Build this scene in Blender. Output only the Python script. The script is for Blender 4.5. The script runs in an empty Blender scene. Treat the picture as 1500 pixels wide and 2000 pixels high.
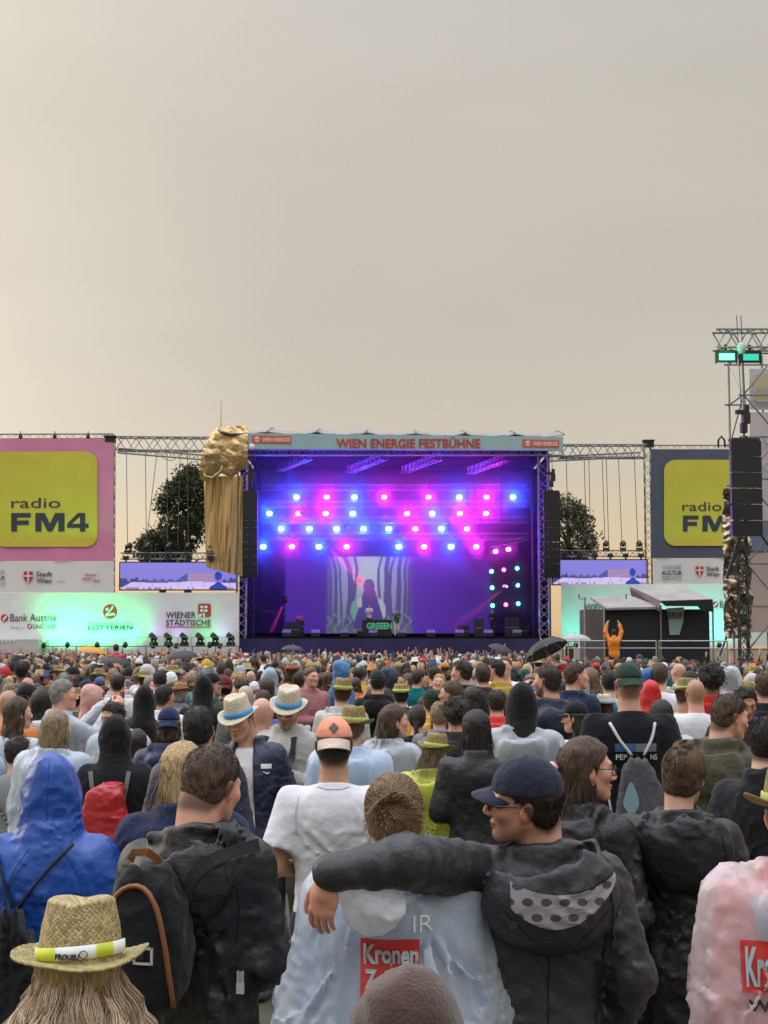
import bpy, math, random
import numpy as np
from mathutils import Vector, Matrix, Euler
from mathutils.bvhtree import BVHTree

random.seed(7)
SC = bpy.context.scene
COL = SC.collection
R = math.radians

# ------------------------------------------------------------------ camera
CAM_H, FPX, HOR = 2.12, 3000.0, 1265.0          # eye height, focal length in photo pixels, horizon row
PITCH = math.atan((HOR - 1000.0) / FPX)
cam = bpy.data.cameras.new('camera')
cam.sensor_fit = 'VERTICAL'; cam.sensor_height = 36.0
cam.lens = 36.0 * FPX / 2000.0
cam.clip_start = 0.1; cam.clip_end = 3000.0
cam_o = bpy.data.objects.new('camera', cam); COL.objects.link(cam_o)
cam_o.location = (0, 0, CAM_H); cam_o.rotation_euler = (math.pi / 2 + PITCH, 0, 0)
SC.camera = cam_o

# ------------------------------------------------------------------ world: overcast evening sky
SUN_EL, SUN_AZ = R(24), R(-58)                   # azimuth measured from the view direction (+Y), negative = left
W = bpy.data.worlds.new('World'); SC.world = W; W.use_nodes = True
def build_world():
    nt = W.node_tree; N = nt.nodes; L = nt.links
    N.clear()
    out = N.new('ShaderNodeOutputWorld')
    bgA = N.new('ShaderNodeBackground'); bgB = N.new('ShaderNodeBackground'); add = N.new('ShaderNodeAddShader')
    sky = N.new('ShaderNodeTexSky'); sky.sky_type = 'NISHITA'; sky.sun_disc = False
    sky.sun_elevation = SUN_EL; sky.sun_rotation = SUN_AZ
    sky.dust_density = 4.0; sky.air_density = 1.0; sky.ozone_density = 1.0
    L.new(sky.outputs[0], bgA.inputs[0]); bgA.inputs[1].default_value = 0.012
    # cloud deck: brighter towards the zenith, warm and bright low in the direction of the hidden sun
    tc = N.new('ShaderNodeTexCoord'); sep = N.new('ShaderNodeSeparateXYZ')
    L.new(tc.outputs['Generated'], sep.inputs[0])
    mr = N.new('ShaderNodeMapRange'); mr.inputs[1].default_value = 0.0; mr.inputs[2].default_value = 1.0
    L.new(sep.outputs[2], mr.inputs[0])
    no = N.new('ShaderNodeTexNoise'); no.inputs['Scale'].default_value = 1.5; no.inputs['Detail'].default_value = 5
    no.inputs['Roughness'].default_value = 0.45
    mp = N.new('ShaderNodeMapping'); mp.inputs['Scale'].default_value = (1.2, 1.2, 4.5)
    mp.inputs['Rotation'].default_value = (0, R(14), 0)
    L.new(tc.outputs['Generated'], mp.inputs[0]); L.new(mp.outputs[0], no.inputs[0])
    wob = N.new('ShaderNodeMath'); wob.operation = 'MULTIPLY_ADD'; wob.inputs[1].default_value = 0.10; 
    sub = N.new('ShaderNodeMath'); sub.operation = 'SUBTRACT'; sub.inputs[1].default_value = 0.5
    L.new(no.outputs[0], sub.inputs[0]); L.new(sub.outputs[0], wob.inputs[0]); L.new(mr.outputs[0], wob.inputs[2])
    cr = N.new('ShaderNodeValToRGB'); L.new(wob.outputs[0], cr.inputs[0])
    e = cr.color_ramp.elements
    e[0].position = 0.0; e[0].color = (0.68, 0.45, 0.23, 1)
    e[1].position = 1.0; e[1].color = (3.1, 3.3, 3.7, 1)
    for p, c in ((0.035, (0.80, 0.56, 0.31, 1)), (0.07, (0.73, 0.58, 0.39, 1)), (0.12, (0.61, 0.54, 0.43, 1)),
                 (0.20, (0.55, 0.505, 0.43, 1)), (0.32, (0.575, 0.53, 0.455, 1)), (0.46, (0.61, 0.57, 0.51, 1)), (0.75, (1.75, 1.80, 1.90, 1))):
        k = e.new(p); k.color = c
    # glow around the hidden sun on the left
    sd = Vector((math.sin(SUN_AZ) * math.cos(SUN_EL * .35), math.cos(SUN_AZ) * math.cos(SUN_EL * .35), math.sin(SUN_EL * .35)))
    dot = N.new('ShaderNodeVectorMath'); dot.operation = 'DOT_PRODUCT'; dot.inputs[1].default_value = sd
    nrm = N.new('ShaderNodeVectorMath'); nrm.operation = 'NORMALIZE'
    L.new(tc.outputs['Generated'], nrm.inputs[0]); L.new(nrm.outputs[0], dot.inputs[0])
    g = N.new('ShaderNodeMapRange'); g.interpolation_type = 'SMOOTHSTEP'
    g.inputs[1].default_value = 0.55; g.inputs[2].default_value = 1.0; g.inputs[3].default_value = 0.0; g.inputs[4].default_value = 1.0
    L.new(dot.outputs['Value'], g.inputs[0])
    gm = N.new('ShaderNodeMix'); gm.data_type = 'RGBA'; gm.blend_type = 'ADD'
    L.new(g.outputs[0], gm.inputs['Factor']); L.new(cr.outputs[0], gm.inputs['A']); gm.inputs['B'].default_value = (0.42, 0.35, 0.22, 1)
    # soft streaks
    st = N.new('ShaderNodeMapRange'); st.inputs[1].default_value = 0.3; st.inputs[2].default_value = 0.7
    st.inputs[3].default_value = 0.90; st.inputs[4].default_value = 1.07
    L.new(no.outputs[0], st.inputs[0])
    mm = N.new('ShaderNodeVectorMath'); mm.operation = 'SCALE'
    L.new(gm.outputs['Result'], mm.inputs[0]); L.new(st.outputs[0], mm.inputs['Scale'])
    L.new(mm.outputs[0], bgB.inputs[0]); bgB.inputs[1].default_value = 0.98
    L.new(bgA.outputs[0], add.inputs[0]); L.new(bgB.outputs[0], add.inputs[1]); L.new(add.outputs[0], out.inputs[0])
build_world()

# ------------------------------------------------------------------ sun behind cloud
sun = bpy.data.lights.new('sun', 'SUN'); sun.energy = 0.8; sun.angle = R(40); sun.color = (1.0, 0.90, 0.76)
sun_o = bpy.data.objects.new('sun', sun); COL.objects.link(sun_o)
sun_o.rotation_euler = Vector((-math.sin(SUN_AZ) * math.cos(SUN_EL), -math.cos(SUN_AZ) * math.cos(SUN_EL), -math.sin(SUN_EL))).to_track_quat('-Z', 'Y').to_euler()

SC.view_settings.view_transform = 'Standard'; SC.view_settings.look = 'None'
SC.view_settings.exposure = 0.0; SC.view_settings.gamma = 1.0; SC.view_settings.use_curve_mapping = False
SC.render.engine = 'CYCLES'
SC.cycles.use_denoising = True
try: SC.cycles.denoiser = 'OPENIMAGEDENOISE'
except Exception: pass
SC.cycles.max_bounces = 8; SC.cycles.transparent_max_bounces = 24
SC.cycles.diffuse_bounces = 3; SC.cycles.glossy_bounces = 2; SC.cycles.transmission_bounces = 3; SC.cycles.volume_bounces = 0
SC.cycles.sample_clamp_indirect = 4.0
SC.cycles.caustics_reflective = False; SC.cycles.caustics_refractive = False

CP, SP = math.cos(PITCH), math.sin(PITCH)
def at(px, py, d):
    """world point at photo pixel (px, py) and ground distance d (metres along the view axis)"""
    u, v = (px - 750.0) / FPX, (1000.0 - py) / FPX
    dy, dz = CP - v * SP, SP + v * CP
    k = d / dy
    return Vector((u * k, d, CAM_H + dz * k))

# ------------------------------------------------------------------ mesh helpers
def new_mesh(name, V, Fq, smooth=True, col=None, mats=None, midx=None):
    """V (n,3); Fq: array (m,4)/(m,3) or list of polygons"""
    me = bpy.data.meshes.new(name)
    V = np.asarray(V, np.float32)
    if isinstance(Fq, np.ndarray):
        k = Fq.shape[1]; loops = Fq.astype(np.int32).ravel(); starts = np.arange(0, len(loops), k, dtype=np.int32); tot = len(Fq)
    else:
        lens = np.fromiter((len(f) for f in Fq), np.int32, len(Fq)); tot = len(Fq)
        loops = np.fromiter((i for f in Fq for i in f), np.int32); starts = np.concatenate([[0], np.cumsum(lens)[:-1]]).astype(np.int32)
    me.vertices.add(len(V)); me.vertices.foreach_set('co', V.ravel())
    me.loops.add(len(loops)); me.loops.foreach_set('vertex_index', loops)
    me.polygons.add(tot); me.polygons.foreach_set('loop_start', starts)
    if smooth: me.polygons.foreach_set('use_smooth', np.ones(tot, bool))
    else: me.polygons.foreach_set('use_smooth', np.zeros(tot, bool))
    if midx is not None: me.polygons.foreach_set('material_index', np.asarray(midx, np.int32))
    if col is not None:
        c = np.ones((len(V), 4), np.float32); c[:, :3] = np.asarray(col, np.float32)
        a = me.color_attributes.new('Col', 'FLOAT_COLOR', 'POINT'); a.data.foreach_set('color', c.ravel())
    for m in (mats or []): me.materials.append(m)
    me.update(calc_edges=True); me.validate()
    return me

def put(name, me, parent=None, loc=None, rot=None, mat=None, color=None, scale=None):
    o = bpy.data.objects.new(name, me); COL.objects.link(o)
    if parent is not None: o.parent = parent
    if loc is not None: o.location = loc
    if rot is not None: o.rotation_euler = rot
    if scale is not None: o.scale = scale if hasattr(scale, '__len__') else (scale,) * 3
    if mat is not None:
        me.materials.clear(); me.materials.append(mat)
    if color is not None: o.color = (color[0], color[1], color[2], 1)
    return o

def empty(name, loc=(0, 0, 0), rot=(0, 0, 0), scale=1.0):
    o = bpy.data.objects.new(name, None); COL.objects.link(o)
    o.location = loc; o.rotation_euler = rot; o.scale = (scale,) * 3; o.empty_display_size = 0.2
    return o

def tag(o, label=None, cat=None, group=None, kind=None):
    if label: o['label'] = label
    if cat: o['category'] = cat
    if group: o['group'] = group
    if kind: o['kind'] = kind
    return o

class MB:
    """collects boxes, tubes and polygons into ONE mesh"""
    def __init__(s): s.V = []; s.F = []; s.n = 0
    def add(s, V, F):
        V = np.asarray(V, np.float32).reshape(-1, 3); s.V.append(V)
        s.F += [tuple(int(i) + s.n for i in f) for f in F]; s.n += len(V); return s
    def box(s, c, d, rot=None):
        c = np.array(c, float); h = np.array(d, float) / 2
        P = np.array([(x, y, z) for x in (-1, 1) for y in (-1, 1) for z in (-1, 1)], float) * h
        if rot is not None: P = P @ np.array(rot).T
        return s.add(P + c, [(0, 1, 3, 2), (4, 6, 7, 5), (0, 4, 5, 1), (2, 3, 7, 6), (0, 2, 6, 4), (1, 5, 7, 3)])
    def tube(s, a, b, r, n=6, r2=None, caps=True):
        a = Vector(a); b = Vector(b); d = b - a
        if d.length < 1e-6: return s
        q = d.to_track_quat('Z', 'Y'); r2 = r if r2 is None else r2
        P = []
        for (p, rr) in ((a, r), (b, r2)):
            for i in range(n):
                t = 2 * math.pi * i / n
                P.append(p + q @ Vector((rr * math.cos(t), rr * math.sin(t), 0)))
        Fs = [(i, (i + 1) % n, n + (i + 1) % n, n + i) for i in range(n)]
        if caps: Fs += [tuple(range(n - 1, -1, -1)), tuple(range(n, 2 * n))]
        return s.add([tuple(p) for p in P], Fs)
    def path(s, pts, r, n=6):
        pts = [Vector(p) for p in pts]; P = []; m = len(pts)
        rr = r if hasattr(r, '__len__') else [r] * m
        for k, p in enumerate(pts):
            t = (pts[min(k + 1, m - 1)] - pts[max(k - 1, 0)])
            q = t.to_track_quat('Z', 'Y')
            for i in range(n):
                a = 2 * math.pi * i / n; P.append(p + q @ Vector((rr[k] * math.cos(a), rr[k] * math.sin(a), 0)))
        Fs = [(k * n + i, k * n + (i + 1) % n, (k + 1) * n + (i + 1) % n, (k + 1) * n + i) for k in range(m - 1) for i in range(n)]
        Fs += [tuple(range(n - 1, -1, -1)), tuple(range((m - 1) * n, m * n))]
        return s.add([tuple(p) for p in P], Fs)
    def sheet(s, G):
        """G (a,b,3) grid of points"""
        G = np.asarray(G, float); a, b = G.shape[:2]
        return s.add(G.reshape(-1, 3), [(i * b + j, (i + 1) * b + j, (i + 1) * b + j + 1, i * b + j + 1) for i in range(a - 1) for j in range(b - 1)])
    def lathe(s, prof, c=(0, 0, 0), n=24):
        P = [(c[0] + r * math.cos(2 * math.pi * i / n), c[1] + r * math.sin(2 * math.pi * i / n), c[2] + z) for (r, z) in prof for i in range(n)]
        m = len(prof)
        Fs = [(k * n + i, k * n + (i + 1) % n, (k + 1) * n + (i + 1) % n, (k + 1) * n + i) for k in range(m - 1) for i in range(n)]
        return s.add(P, Fs)
    def prism(s, poly, t, M=None):
        """poly: list of (x,z) in the XZ plane, front at y=0, back at y=t"""
        n = len(poly); P = [(x, 0, z) for x, z in poly] + [(x, t, z) for x, z in poly]
        P = np.array(P, float)
        if M is not None: P = np.array([tuple(M @ Vector(p)) for p in P])
        return s.add(P, [tuple(range(n - 1, -1, -1)), tuple(range(n, 2 * n))] + [(i, (i + 1) % n, n + (i + 1) % n, n + i) for i in range(n)])
    def mesh(s, name, smooth=False): return new_mesh(name, np.concatenate(s.V), s.F, smooth)
    def obj(s, name, mat, parent=None, smooth=False, **k): return put(name, s.mesh(name, smooth), parent, mat=mat, **k)

# ------------------------------------------------------------------ materials
MATS = {}
def mat(name, color=(.5, .5, .5), rough=.7, metal=0., src=None, noise=0., nscale=8., bump=0., bscale=40., nstretch=(1, 1, 1), spec=.5,
        emit=None, estr=0., trans=0., sheen=0., transl=0., detail=4., coat=0., crease=0., cstr=1.):
    """Principled material; src: None | 'obj' (object colour) | 'attr' (colour attribute); trans = see-through share; transl = translucent share"""
    if name in MATS: return MATS[name]
    m = bpy.data.materials.new(name); m.use_nodes = True; nt = m.node_tree; N = nt.nodes; L = nt.links
    b = N['Principled BSDF']; out = N['Material Output']
    b.inputs['Roughness'].default_value = rough; b.inputs['Metallic'].default_value = metal
    b.inputs['Specular IOR Level'].default_value = spec
    if sheen: b.inputs['Sheen Weight'].default_value = sheen
    if coat: b.inputs['Coat Weight'].default_value = coat; b.inputs['Coat Roughness'].default_value = .25
    if src == 'obj': s = N.new('ShaderNodeObjectInfo').outputs['Color']
    elif src == 'attr':
        a = N.new('ShaderNodeAttribute'); a.attribute_name = 'Col'; s = a.outputs['Color']
    else:
        r = N.new('ShaderNodeRGB'); r.outputs[0].default_value = (*color, 1); s = r.outputs[0]
    tc = N.new('ShaderNodeTexCoord'); mp = N.new('ShaderNodeMapping'); mp.inputs['Scale'].default_value = nstretch
    L.new(tc.outputs['Object'], mp.inputs[0])
    if noise:
        n = N.new('ShaderNodeTexNoise'); n.inputs['Scale'].default_value = nscale; n.inputs['Detail'].default_value = detail
        L.new(mp.outputs[0], n.inputs['Vector'])
        r = N.new('ShaderNodeMapRange'); r.inputs[1].default_value = .3; r.inputs[2].default_value = .7
        r.inputs[3].default_value = 1 - noise; r.inputs[4].default_value = 1 + noise
        L.new(n.outputs[0], r.inputs[0])
        x = N.new('ShaderNodeVectorMath'); x.operation = 'SCALE'; L.new(s, x.inputs[0]); L.new(r.outputs[0], x.inputs['Scale']); s = x.outputs[0]
    L.new(s, b.inputs['Base Color'])
    nrm = None
    if bump:
        n2 = N.new('ShaderNodeTexNoise'); n2.inputs['Scale'].default_value = bscale; n2.inputs['Detail'].default_value = 5
        L.new(mp.outputs[0], n2.inputs['Vector'])
        bp = N.new('ShaderNodeBump'); bp.inputs['Strength'].default_value = min(1, bump); bp.inputs['Distance'].default_value = .02 * max(1, bump)
        hh_ = n2.outputs[0]
        if crease:
            n3 = N.new('ShaderNodeTexNoise'); n3.noise_type = 'RIDGED_MULTIFRACTAL'; n3.inputs['Scale'].default_value = crease; n3.inputs['Detail'].default_value = 3 if not trans else 2; n3.inputs['Distortion'].default_value = .6
            m3 = N.new('ShaderNodeMapping'); m3.inputs['Scale'].default_value = (1, 1, .8) if not trans else (1.3, 1.3, .45); m3.inputs['Rotation'].default_value = (.3, .4, .2); L.new(tc.outputs['Object'], m3.inputs[0]); L.new(m3.outputs[0], n3.inputs['Vector'])
            ma = N.new('ShaderNodeMath'); ma.operation = 'MULTIPLY_ADD'; ma.inputs[1].default_value = cstr; L.new(n3.outputs[0], ma.inputs[0]); L.new(n2.outputs[0], ma.inputs[2]); hh_ = ma.outputs[0]
        L.new(hh_, bp.inputs['Height']); L.new(bp.outputs[0], b.inputs['Normal']); nrm = bp.outputs[0]
    if emit is not None:
        if emit == 'src': L.new(s, b.inputs['Emission Color'])
        else: b.inputs['Emission Color'].default_value = (*emit, 1)
        b.inputs['Emission Strength'].default_value = estr
    sh = b.outputs[0]
    if transl:
        t = N.new('ShaderNodeBsdfTranslucent'); L.new(s, t.inputs[0]); mx = N.new('ShaderNodeMixShader'); mx.inputs[0].default_value = transl
        if nrm: L.new(nrm, t.inputs['Normal'])
        L.new(sh, mx.inputs[1]); L.new(t.outputs[0], mx.inputs[2]); sh = mx.outputs[0]
    if trans:
        t = N.new('ShaderNodeBsdfTransparent'); mx = N.new('ShaderNodeMixShader')
        # thin film: steeper views see more of the film, folds are whiter
        lw = N.new('ShaderNodeLayerWeight'); lw.inputs[0].default_value = .35
        if nrm: L.new(nrm, lw.inputs['Normal'])
        rr = N.new('ShaderNodeMapRange'); rr.inputs[3].default_value = 1 - trans; rr.inputs[4].default_value = min(1., 1 - trans + .45)
        L.new(lw.outputs['Facing'], rr.inputs[0])
        L.new(rr.outputs[0], mx.inputs[0]); L.new(t.outputs[0], mx.inputs[1]); L.new(sh, mx.inputs[2]); sh = mx.outputs[0]
    L.new(sh, out.inputs[0])
    MATS[name] = m
    return m

def glow(name, color, strength):
    if name in MATS: return MATS[name]
    m = bpy.data.materials.new(name); m.use_nodes = True; N = m.node_tree.nodes; L = m.node_tree.links
    N.clear(); o = N.new('ShaderNodeOutputMaterial'); e = N.new('ShaderNodeEmission')
    e.inputs[0].default_value = (*color, 1); e.inputs[1].default_value = strength; L.new(e.outputs[0], o.inputs[0]); MATS[name] = m
    return m

# ------------------------------------------------------------------ implicit surfaces
f32 = np.float32
class Noise:
    def __init__(s, seed, wl, n=8, an=(1, 1, 1)):
        r = np.random.RandomState(seed); d = r.normal(size=(n, 3)); d /= np.linalg.norm(d, axis=1)[:, None]
        s.k = (d * (2 * math.pi / wl) * r.uniform(.55, 1.5, (n, 1)) * np.array(an)).astype(f32); s.p = r.uniform(0, 6.28, n).astype(f32)
        s.a = f32(1 / math.sqrt(n / 2))
    def __call__(s, X, Y, Z):
        o = 0
        for k, p in zip(s.k, s.p): o = o + np.sin(X * k[0] + Y * k[1] + Z * k[2] + p)
        return o * s.a * f32(.6)
def ridged(n): return 1 - 2 * np.abs(n)
def smin(a, b, k):
    h = np.maximum(k - np.abs(a - b), 0) / k
    return np.minimum(a, b) - h * h * (k * .25)
def smax(a, b, k): return -smin(-a, -b, k)
def ss(a, b, x):
    t = np.clip((x - a) / (b - a), 0, 1); return t * t * (3 - 2 * t)
def ell(X, Y, Z, c, r):
    x, y, z = (X - c[0]) / r[0], (Y - c[1]) / r[1], (Z - c[2]) / r[2]
    k0 = np.sqrt(x * x + y * y + z * z); x /= r[0]; y /= r[1]; z /= r[2]
    k1 = np.sqrt(x * x + y * y + z * z) + 1e-6
    return k0 * (k0 - 1) / k1
def cap(X, Y, Z, a, b, ra, rb=None):
    rb = ra if rb is None else rb
    bx, by, bz = b[0] - a[0], b[1] - a[1], b[2] - a[2]
    x, y, z = X - a[0], Y - a[1], Z - a[2]
    t = np.clip((x * bx + y * by + z * bz) / (bx * bx + by * by + bz * bz + 1e-9), 0, 1)
    x = x - t * bx; y = y - t * by; z = z - t * bz
    return np.sqrt(x * x + y * y + z * z) - (ra + (rb - ra) * t)

def planes(*segs):
    """segs: (lo, hi, step), ..."""
    o = []
    for lo, hi, st in segs: o += list(np.arange(lo, hi - st * .3, st))
    o.append(segs[-1][1]); return np.array(o, f32)
_EDGES = [((0, 0, 0), (1, 0, 0)), ((0, 1, 0), (1, 1, 0)), ((0, 0, 1), (1, 0, 1)), ((0, 1, 1), (1, 1, 1)),
          ((0, 0, 0), (0, 1, 0)), ((1, 0, 0), (1, 1, 0)), ((0, 0, 1), (0, 1, 1)), ((1, 0, 1), (1, 1, 1)),
          ((0, 0, 0), (0, 0, 1)), ((1, 0, 0), (1, 0, 1)), ((0, 1, 0), (0, 1, 1)), ((1, 1, 0), (1, 1, 1))]
def nets(xs, ys, zs, D):
    S = D < 0; nx, ny, nz = D.shape
    c = np.zeros((nx - 1, ny - 1, nz - 1), np.int8)
    for i in (0, 1):
        for j in (0, 1):
            for k in (0, 1): c += S[i:nx - 1 + i, j:ny - 1 + j, k:nz - 1 + k]
    act = (c > 0) & (c < 8)
    ci, cj, ck = np.nonzero(act); n = len(ci)
    idx = np.full(act.shape, -1, np.int32); idx[act] = np.arange(n)
    P = np.zeros((n, 3), f32); cnt = np.zeros(n, f32)
    for a, b in _EDGES:
        ia, ja, ka = ci + a[0], cj + a[1], ck + a[2]; ib, jb, kb = ci + b[0], cj + b[1], ck + b[2]
        da, db = D[ia, ja, ka], D[ib, jb, kb]; m = (da < 0) != (db < 0)
        t = np.where(m, da / np.where(m, da - db, 1), 0).astype(f32)
        P[:, 0] += m * (xs[ia] + t * (xs[ib] - xs[ia])); P[:, 1] += m * (ys[ja] + t * (ys[jb] - ys[ja])); P[:, 2] += m * (zs[ka] + t * (zs[kb] - zs[ka]))
        cnt += m
    P /= cnt[:, None]
    Fs = []
    def quads(mask, s0, cells):
        I = np.nonzero(mask)
        q = np.stack([idx[I[0] + o[0], I[1] + o[1], I[2] + o[2]] for o in cells], 1)
        fl = s0[I]; q[~fl] = q[~fl][:, ::-1]; Fs.append(q)
    quads(S[:-1, 1:-1, 1:-1] != S[1:, 1:-1, 1:-1], S[:-1, 1:-1, 1:-1], [(0, 0, 0), (0, 1, 0), (0, 1, 1), (0, 0, 1)])
    quads(S[1:-1, :-1, 1:-1] != S[1:-1, 1:, 1:-1], S[1:-1, :-1, 1:-1], [(0, 0, 0), (0, 0, 1), (1, 0, 1), (1, 0, 0)])
    quads(S[1:-1, 1:-1, :-1] != S[1:-1, 1:-1, 1:], S[1:-1, 1:-1, :-1], [(0, 0, 0), (1, 0, 0), (1, 1, 0), (0, 1, 0)])
    return P, np.concatenate(Fs)
def grid(xs, ys, zs): return xs[:, None, None], ys[None, :, None], zs[None, None, :]

# ------------------------------------------------------------------ the human figure (local frame: faces +Y, feet at z=0, 1.75 m tall)
HC = np.array((0., .01, 1.635), f32)           # head centre (between the ears, at eye height)
NB = np.array((0., -.03, 1.47), f32)           # neck pivot
def head_frame(yaw=0, pitch=0, tilt=0):
    """rotation of the head about the neck pivot; yaw>0 turns left, pitch>0 looks down, tilt>0 leans right"""
    return np.array(Euler((R(-pitch), R(tilt), R(yaw)), 'XYZ').to_matrix(), f32)
HS = f32(.925)                                 # head size against the rest of the figure
def to_head(X, Y, Z, M):
    x, y, z = X - NB[0], Y - NB[1], Z - NB[2]
    o = NB - HC
    return ((x * M[0, 0] + y * M[1, 0] + z * M[2, 0] + o[0]) / HS, (x * M[0, 1] + y * M[1, 1] + z * M[2, 1] + o[1]) / HS, (x * M[0, 2] + y * M[1, 2] + z * M[2, 2] + o[2]) / HS)
def from_head(P, M): return (np.asarray(P, f32) * HS - (NB - HC)) @ M.T + NB

def sd_head(x, y, z, fem=False, detail=True, ear=True):
    d = ell(x, y, z, (0, -.016, .03), (.075, .096, .087))
    d = smin(d, ell(x, y, z, (0, .034, -.04), (.060, .060, .080) if not fem else (.057, .058, .078)), .035)
    ax = np.abs(x)
    d = smin(d, cap(ax, y, z, (.046, .0, -.052), (.014, .066, -.102), .021), .03)
    d = smin(d, cap(x, y, z, (0, .076, -.100), (0, .074, -.098), .019), .025)
    d = smin(d, ell(x, y, z, (0, -.045, -.035), (.058, .05, .06)), .04)
    if detail:
        d = smin(d, cap(ax, y, z, (.008, .0865, .024), (.045, .070, .026), .011), .02)
        d = smax(d, -ell(ax, y, z, (.030, .104, .003), (.018, .016, .013)), .012)
        d = smin(d, ell(ax, y, z, (.030, .076, .002), (.0135, .0135, .0115)), .004)
        d = smin(d, cap(x, y, z, (0, .092, .012), (0, .113, -.030), .0085, .0115), .012)
        d = smin(d, ell(ax, y, z, (.012, .100, -.036), (.009, .012, .008)), .008)
        d = smin(d, ell(ax, y, z, (.044, .060, -.018), (.022, .022, .02)), .03)
        d = smin(d, ell(x, y, z, (0, .0945, -.062), (.023, .0095, .0058)), .006)
        d = smin(d, ell(x, y, z, (0, .0925, -.0735), (.020, .010, .0065)), .006)
        d = smax(d, -cap(ax, y, z, (0, .108, -.0677), (.021, .094, -.0685), .0022), .003)
    if not ear: return d
    e = ell(ax - (z + .01) * .18, y + (z + .01) * .25, z, (.079, -.012, -.012), (.010, .021, .034))
    if detail: e = smax(e, -ell(ax, y, z, (.091, -.006, -.010), (.008, .010, .019)), .006)
    d = smin(d, e, .008)
    return d
def sd_neck(X, Y, Z, fem=False):
    r = .050 if fem else .058
    return cap(X, Y, Z, (0, -.028, 1.42), (0, -.005, 1.57), r + .006, r)

_TZ = np.array((.80, .86, .93, 1.0, 1.08, 1.18, 1.28, 1.35, 1.40, 1.435, 1.465, 1.49), f32)
_TW = dict(m=np.array((.148, .160, .160, .152, .148, .157, .171, .176, .166, .136, .080, .055), f32),
           f=np.array((.160, .175, .172, .150, .136, .144, .158, .164, .157, .125, .074, .048), f32))
_TD = np.array((.10, .115, .115, .105, .10, .112, .122, .118, .105, .088, .066, .05), f32)
def sd_torso(X, Y, Z, sex='m', grow=0., wide=1., belly=0., low=.80, flare=0.):
    z = np.asarray(Z, f32)
    w = np.interp(z, _TZ, _TW[sex]).astype(f32) * wide + grow; d = np.interp(z, _TZ, _TD).astype(f32) * wide + grow + belly * np.exp(-((z - 1.05) / .14) ** 2).astype(f32)
    if flare: fl = flare * np.clip((1.40 - z) / .6, 0, 1); w = w + fl; d = d + fl * .7
    yc = np.interp(z, (.8, 1.0, 1.2, 1.35, 1.49), (.0, .0, -.005, -.015, -.028)).astype(f32)
    x = X / w; y = (Y - yc) / d
    q = (np.power(np.abs(x), 2.4) + np.power(np.abs(y), 2.4)) ** (1 / 2.4)
    s = (q - 1) * np.minimum(w, d)
    s = np.maximum(s, low - Z); return np.maximum(s, Z - 1.49 - grow * .5)

ARMS = dict(
    down=((.168, -.01, 1.400), (.216, -.045, 1.13), (.225, .06, .90)),
    fold=((.168, -.01, 1.400), (.224, -.02, 1.13), (.06, .19, 1.13)),
    hold=((.168, -.01, 1.400), (.218, .00, 1.13), (.13, .24, 1.20)),
    pocket=((.168, -.01, 1.400), (.245, -.06, 1.15), (.19, .06, .95)),
    up=((.168, 0, 1.42), (.26, .06, 1.66), (.21, .10, 1.90)),
    phone=((.168, -.01, 1.400), (.225, .20, 1.30), (.10, .38, 1.52)))
def arm_pts(pose, side):
    p = ARMS[pose] if isinstance(pose, str) else pose
    return [np.array((side * q[0], q[1], q[2]), f32) if isinstance(pose, str) else np.array(q, f32) for q in p]

def hand_sdf(curl=.6, thumb=.5, side=1):
    """hand frame: wrist at origin, fingers along +X, palm faces -Z, thumb towards +Y*side"""
    segs = []
    for i, (y, L) in enumerate(((.030, .070), (.010, .078), (-.010, .072), (-.029, .056))):
        y = y * side; p = np.array((.088 - .004 * abs(i - 1), y, 0.)); a = .25 * curl; r = .0088 - .0006 * (i == 3)
        for k, fr in enumerate((.45, .31, .24)):
            a += curl * (.55, .75, .5)[k]
            q = p + np.array((math.cos(a) * L * fr, 0, -math.sin(a) * L * fr)); segs.append((p, q, r, r - .0007)); p = q; r -= .0007
    t0 = np.array((.022, .026 * side, -.008)); t1 = t0 + np.array((.034, .026 * side, -.012 - .01 * thumb)); t2 = t1 + np.array((.030, .008 * side, -.012 * thumb)); t3 = t2 + np.array((.022, -.002 * side, -.008 * thumb))
    segs += [(t0, t1, .013, .0115), (t1, t2, .0108, .0098), (t2, t3, .0095, .008)]
    def f(X, Y, Z):
        d = ell(X, Y, Z, (.05, 0, -.003), (.052, .042, .016))
        d = smin(d, cap(X, Y, Z, (-.06, 0, 0), (.03, 0, 0), .026, .024), .02)
        g = None
        for a, b, r0, r1 in segs:
            c = cap(X, Y, Z, a, b, r0, r1); g = c if g is None else np.minimum(g, c)
        return smin(d, g, .007)
    return f
def hand_mesh(wrist, fwd, palm, side=1, curl=.6, thumb=.5, h=.005):
    """palm: direction the palm faces"""
    xs = planes((-.06, .185, h)); ys = planes((-.075, .075, h)); zs = planes((-.10, .035, h))
    P, Fq = nets(xs, ys, zs, hand_sdf(curl, thumb, side)(*grid(xs, ys, zs)).astype(f32))
    fx = np.array(Vector(fwd).normalized()); pz = -np.array(palm, float); pz -= fx * (pz @ fx); pz /= np.linalg.norm(pz); py = np.cross(pz, fx)
    return P @ np.stack([fx, py, pz]).astype(f32) + np.array(wrist, f32), Fq

SKIN = dict(fair=(.62, .36, .26), pink=(.60, .32, .235), tan=(.46, .25, .16), brown=(.22, .11, .065), pale=(.68, .43, .33))
HAIRC = dict(black=(.012, .010, .010), dark=(.028, .019, .014), brown=(.065, .037, .022), light=(.16, .095, .05), blond=(.40, .27, .13), ash=(.26, .19, .12), grey=(.22, .21, .20), red=(.20, .07, .03), bald=None)

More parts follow.
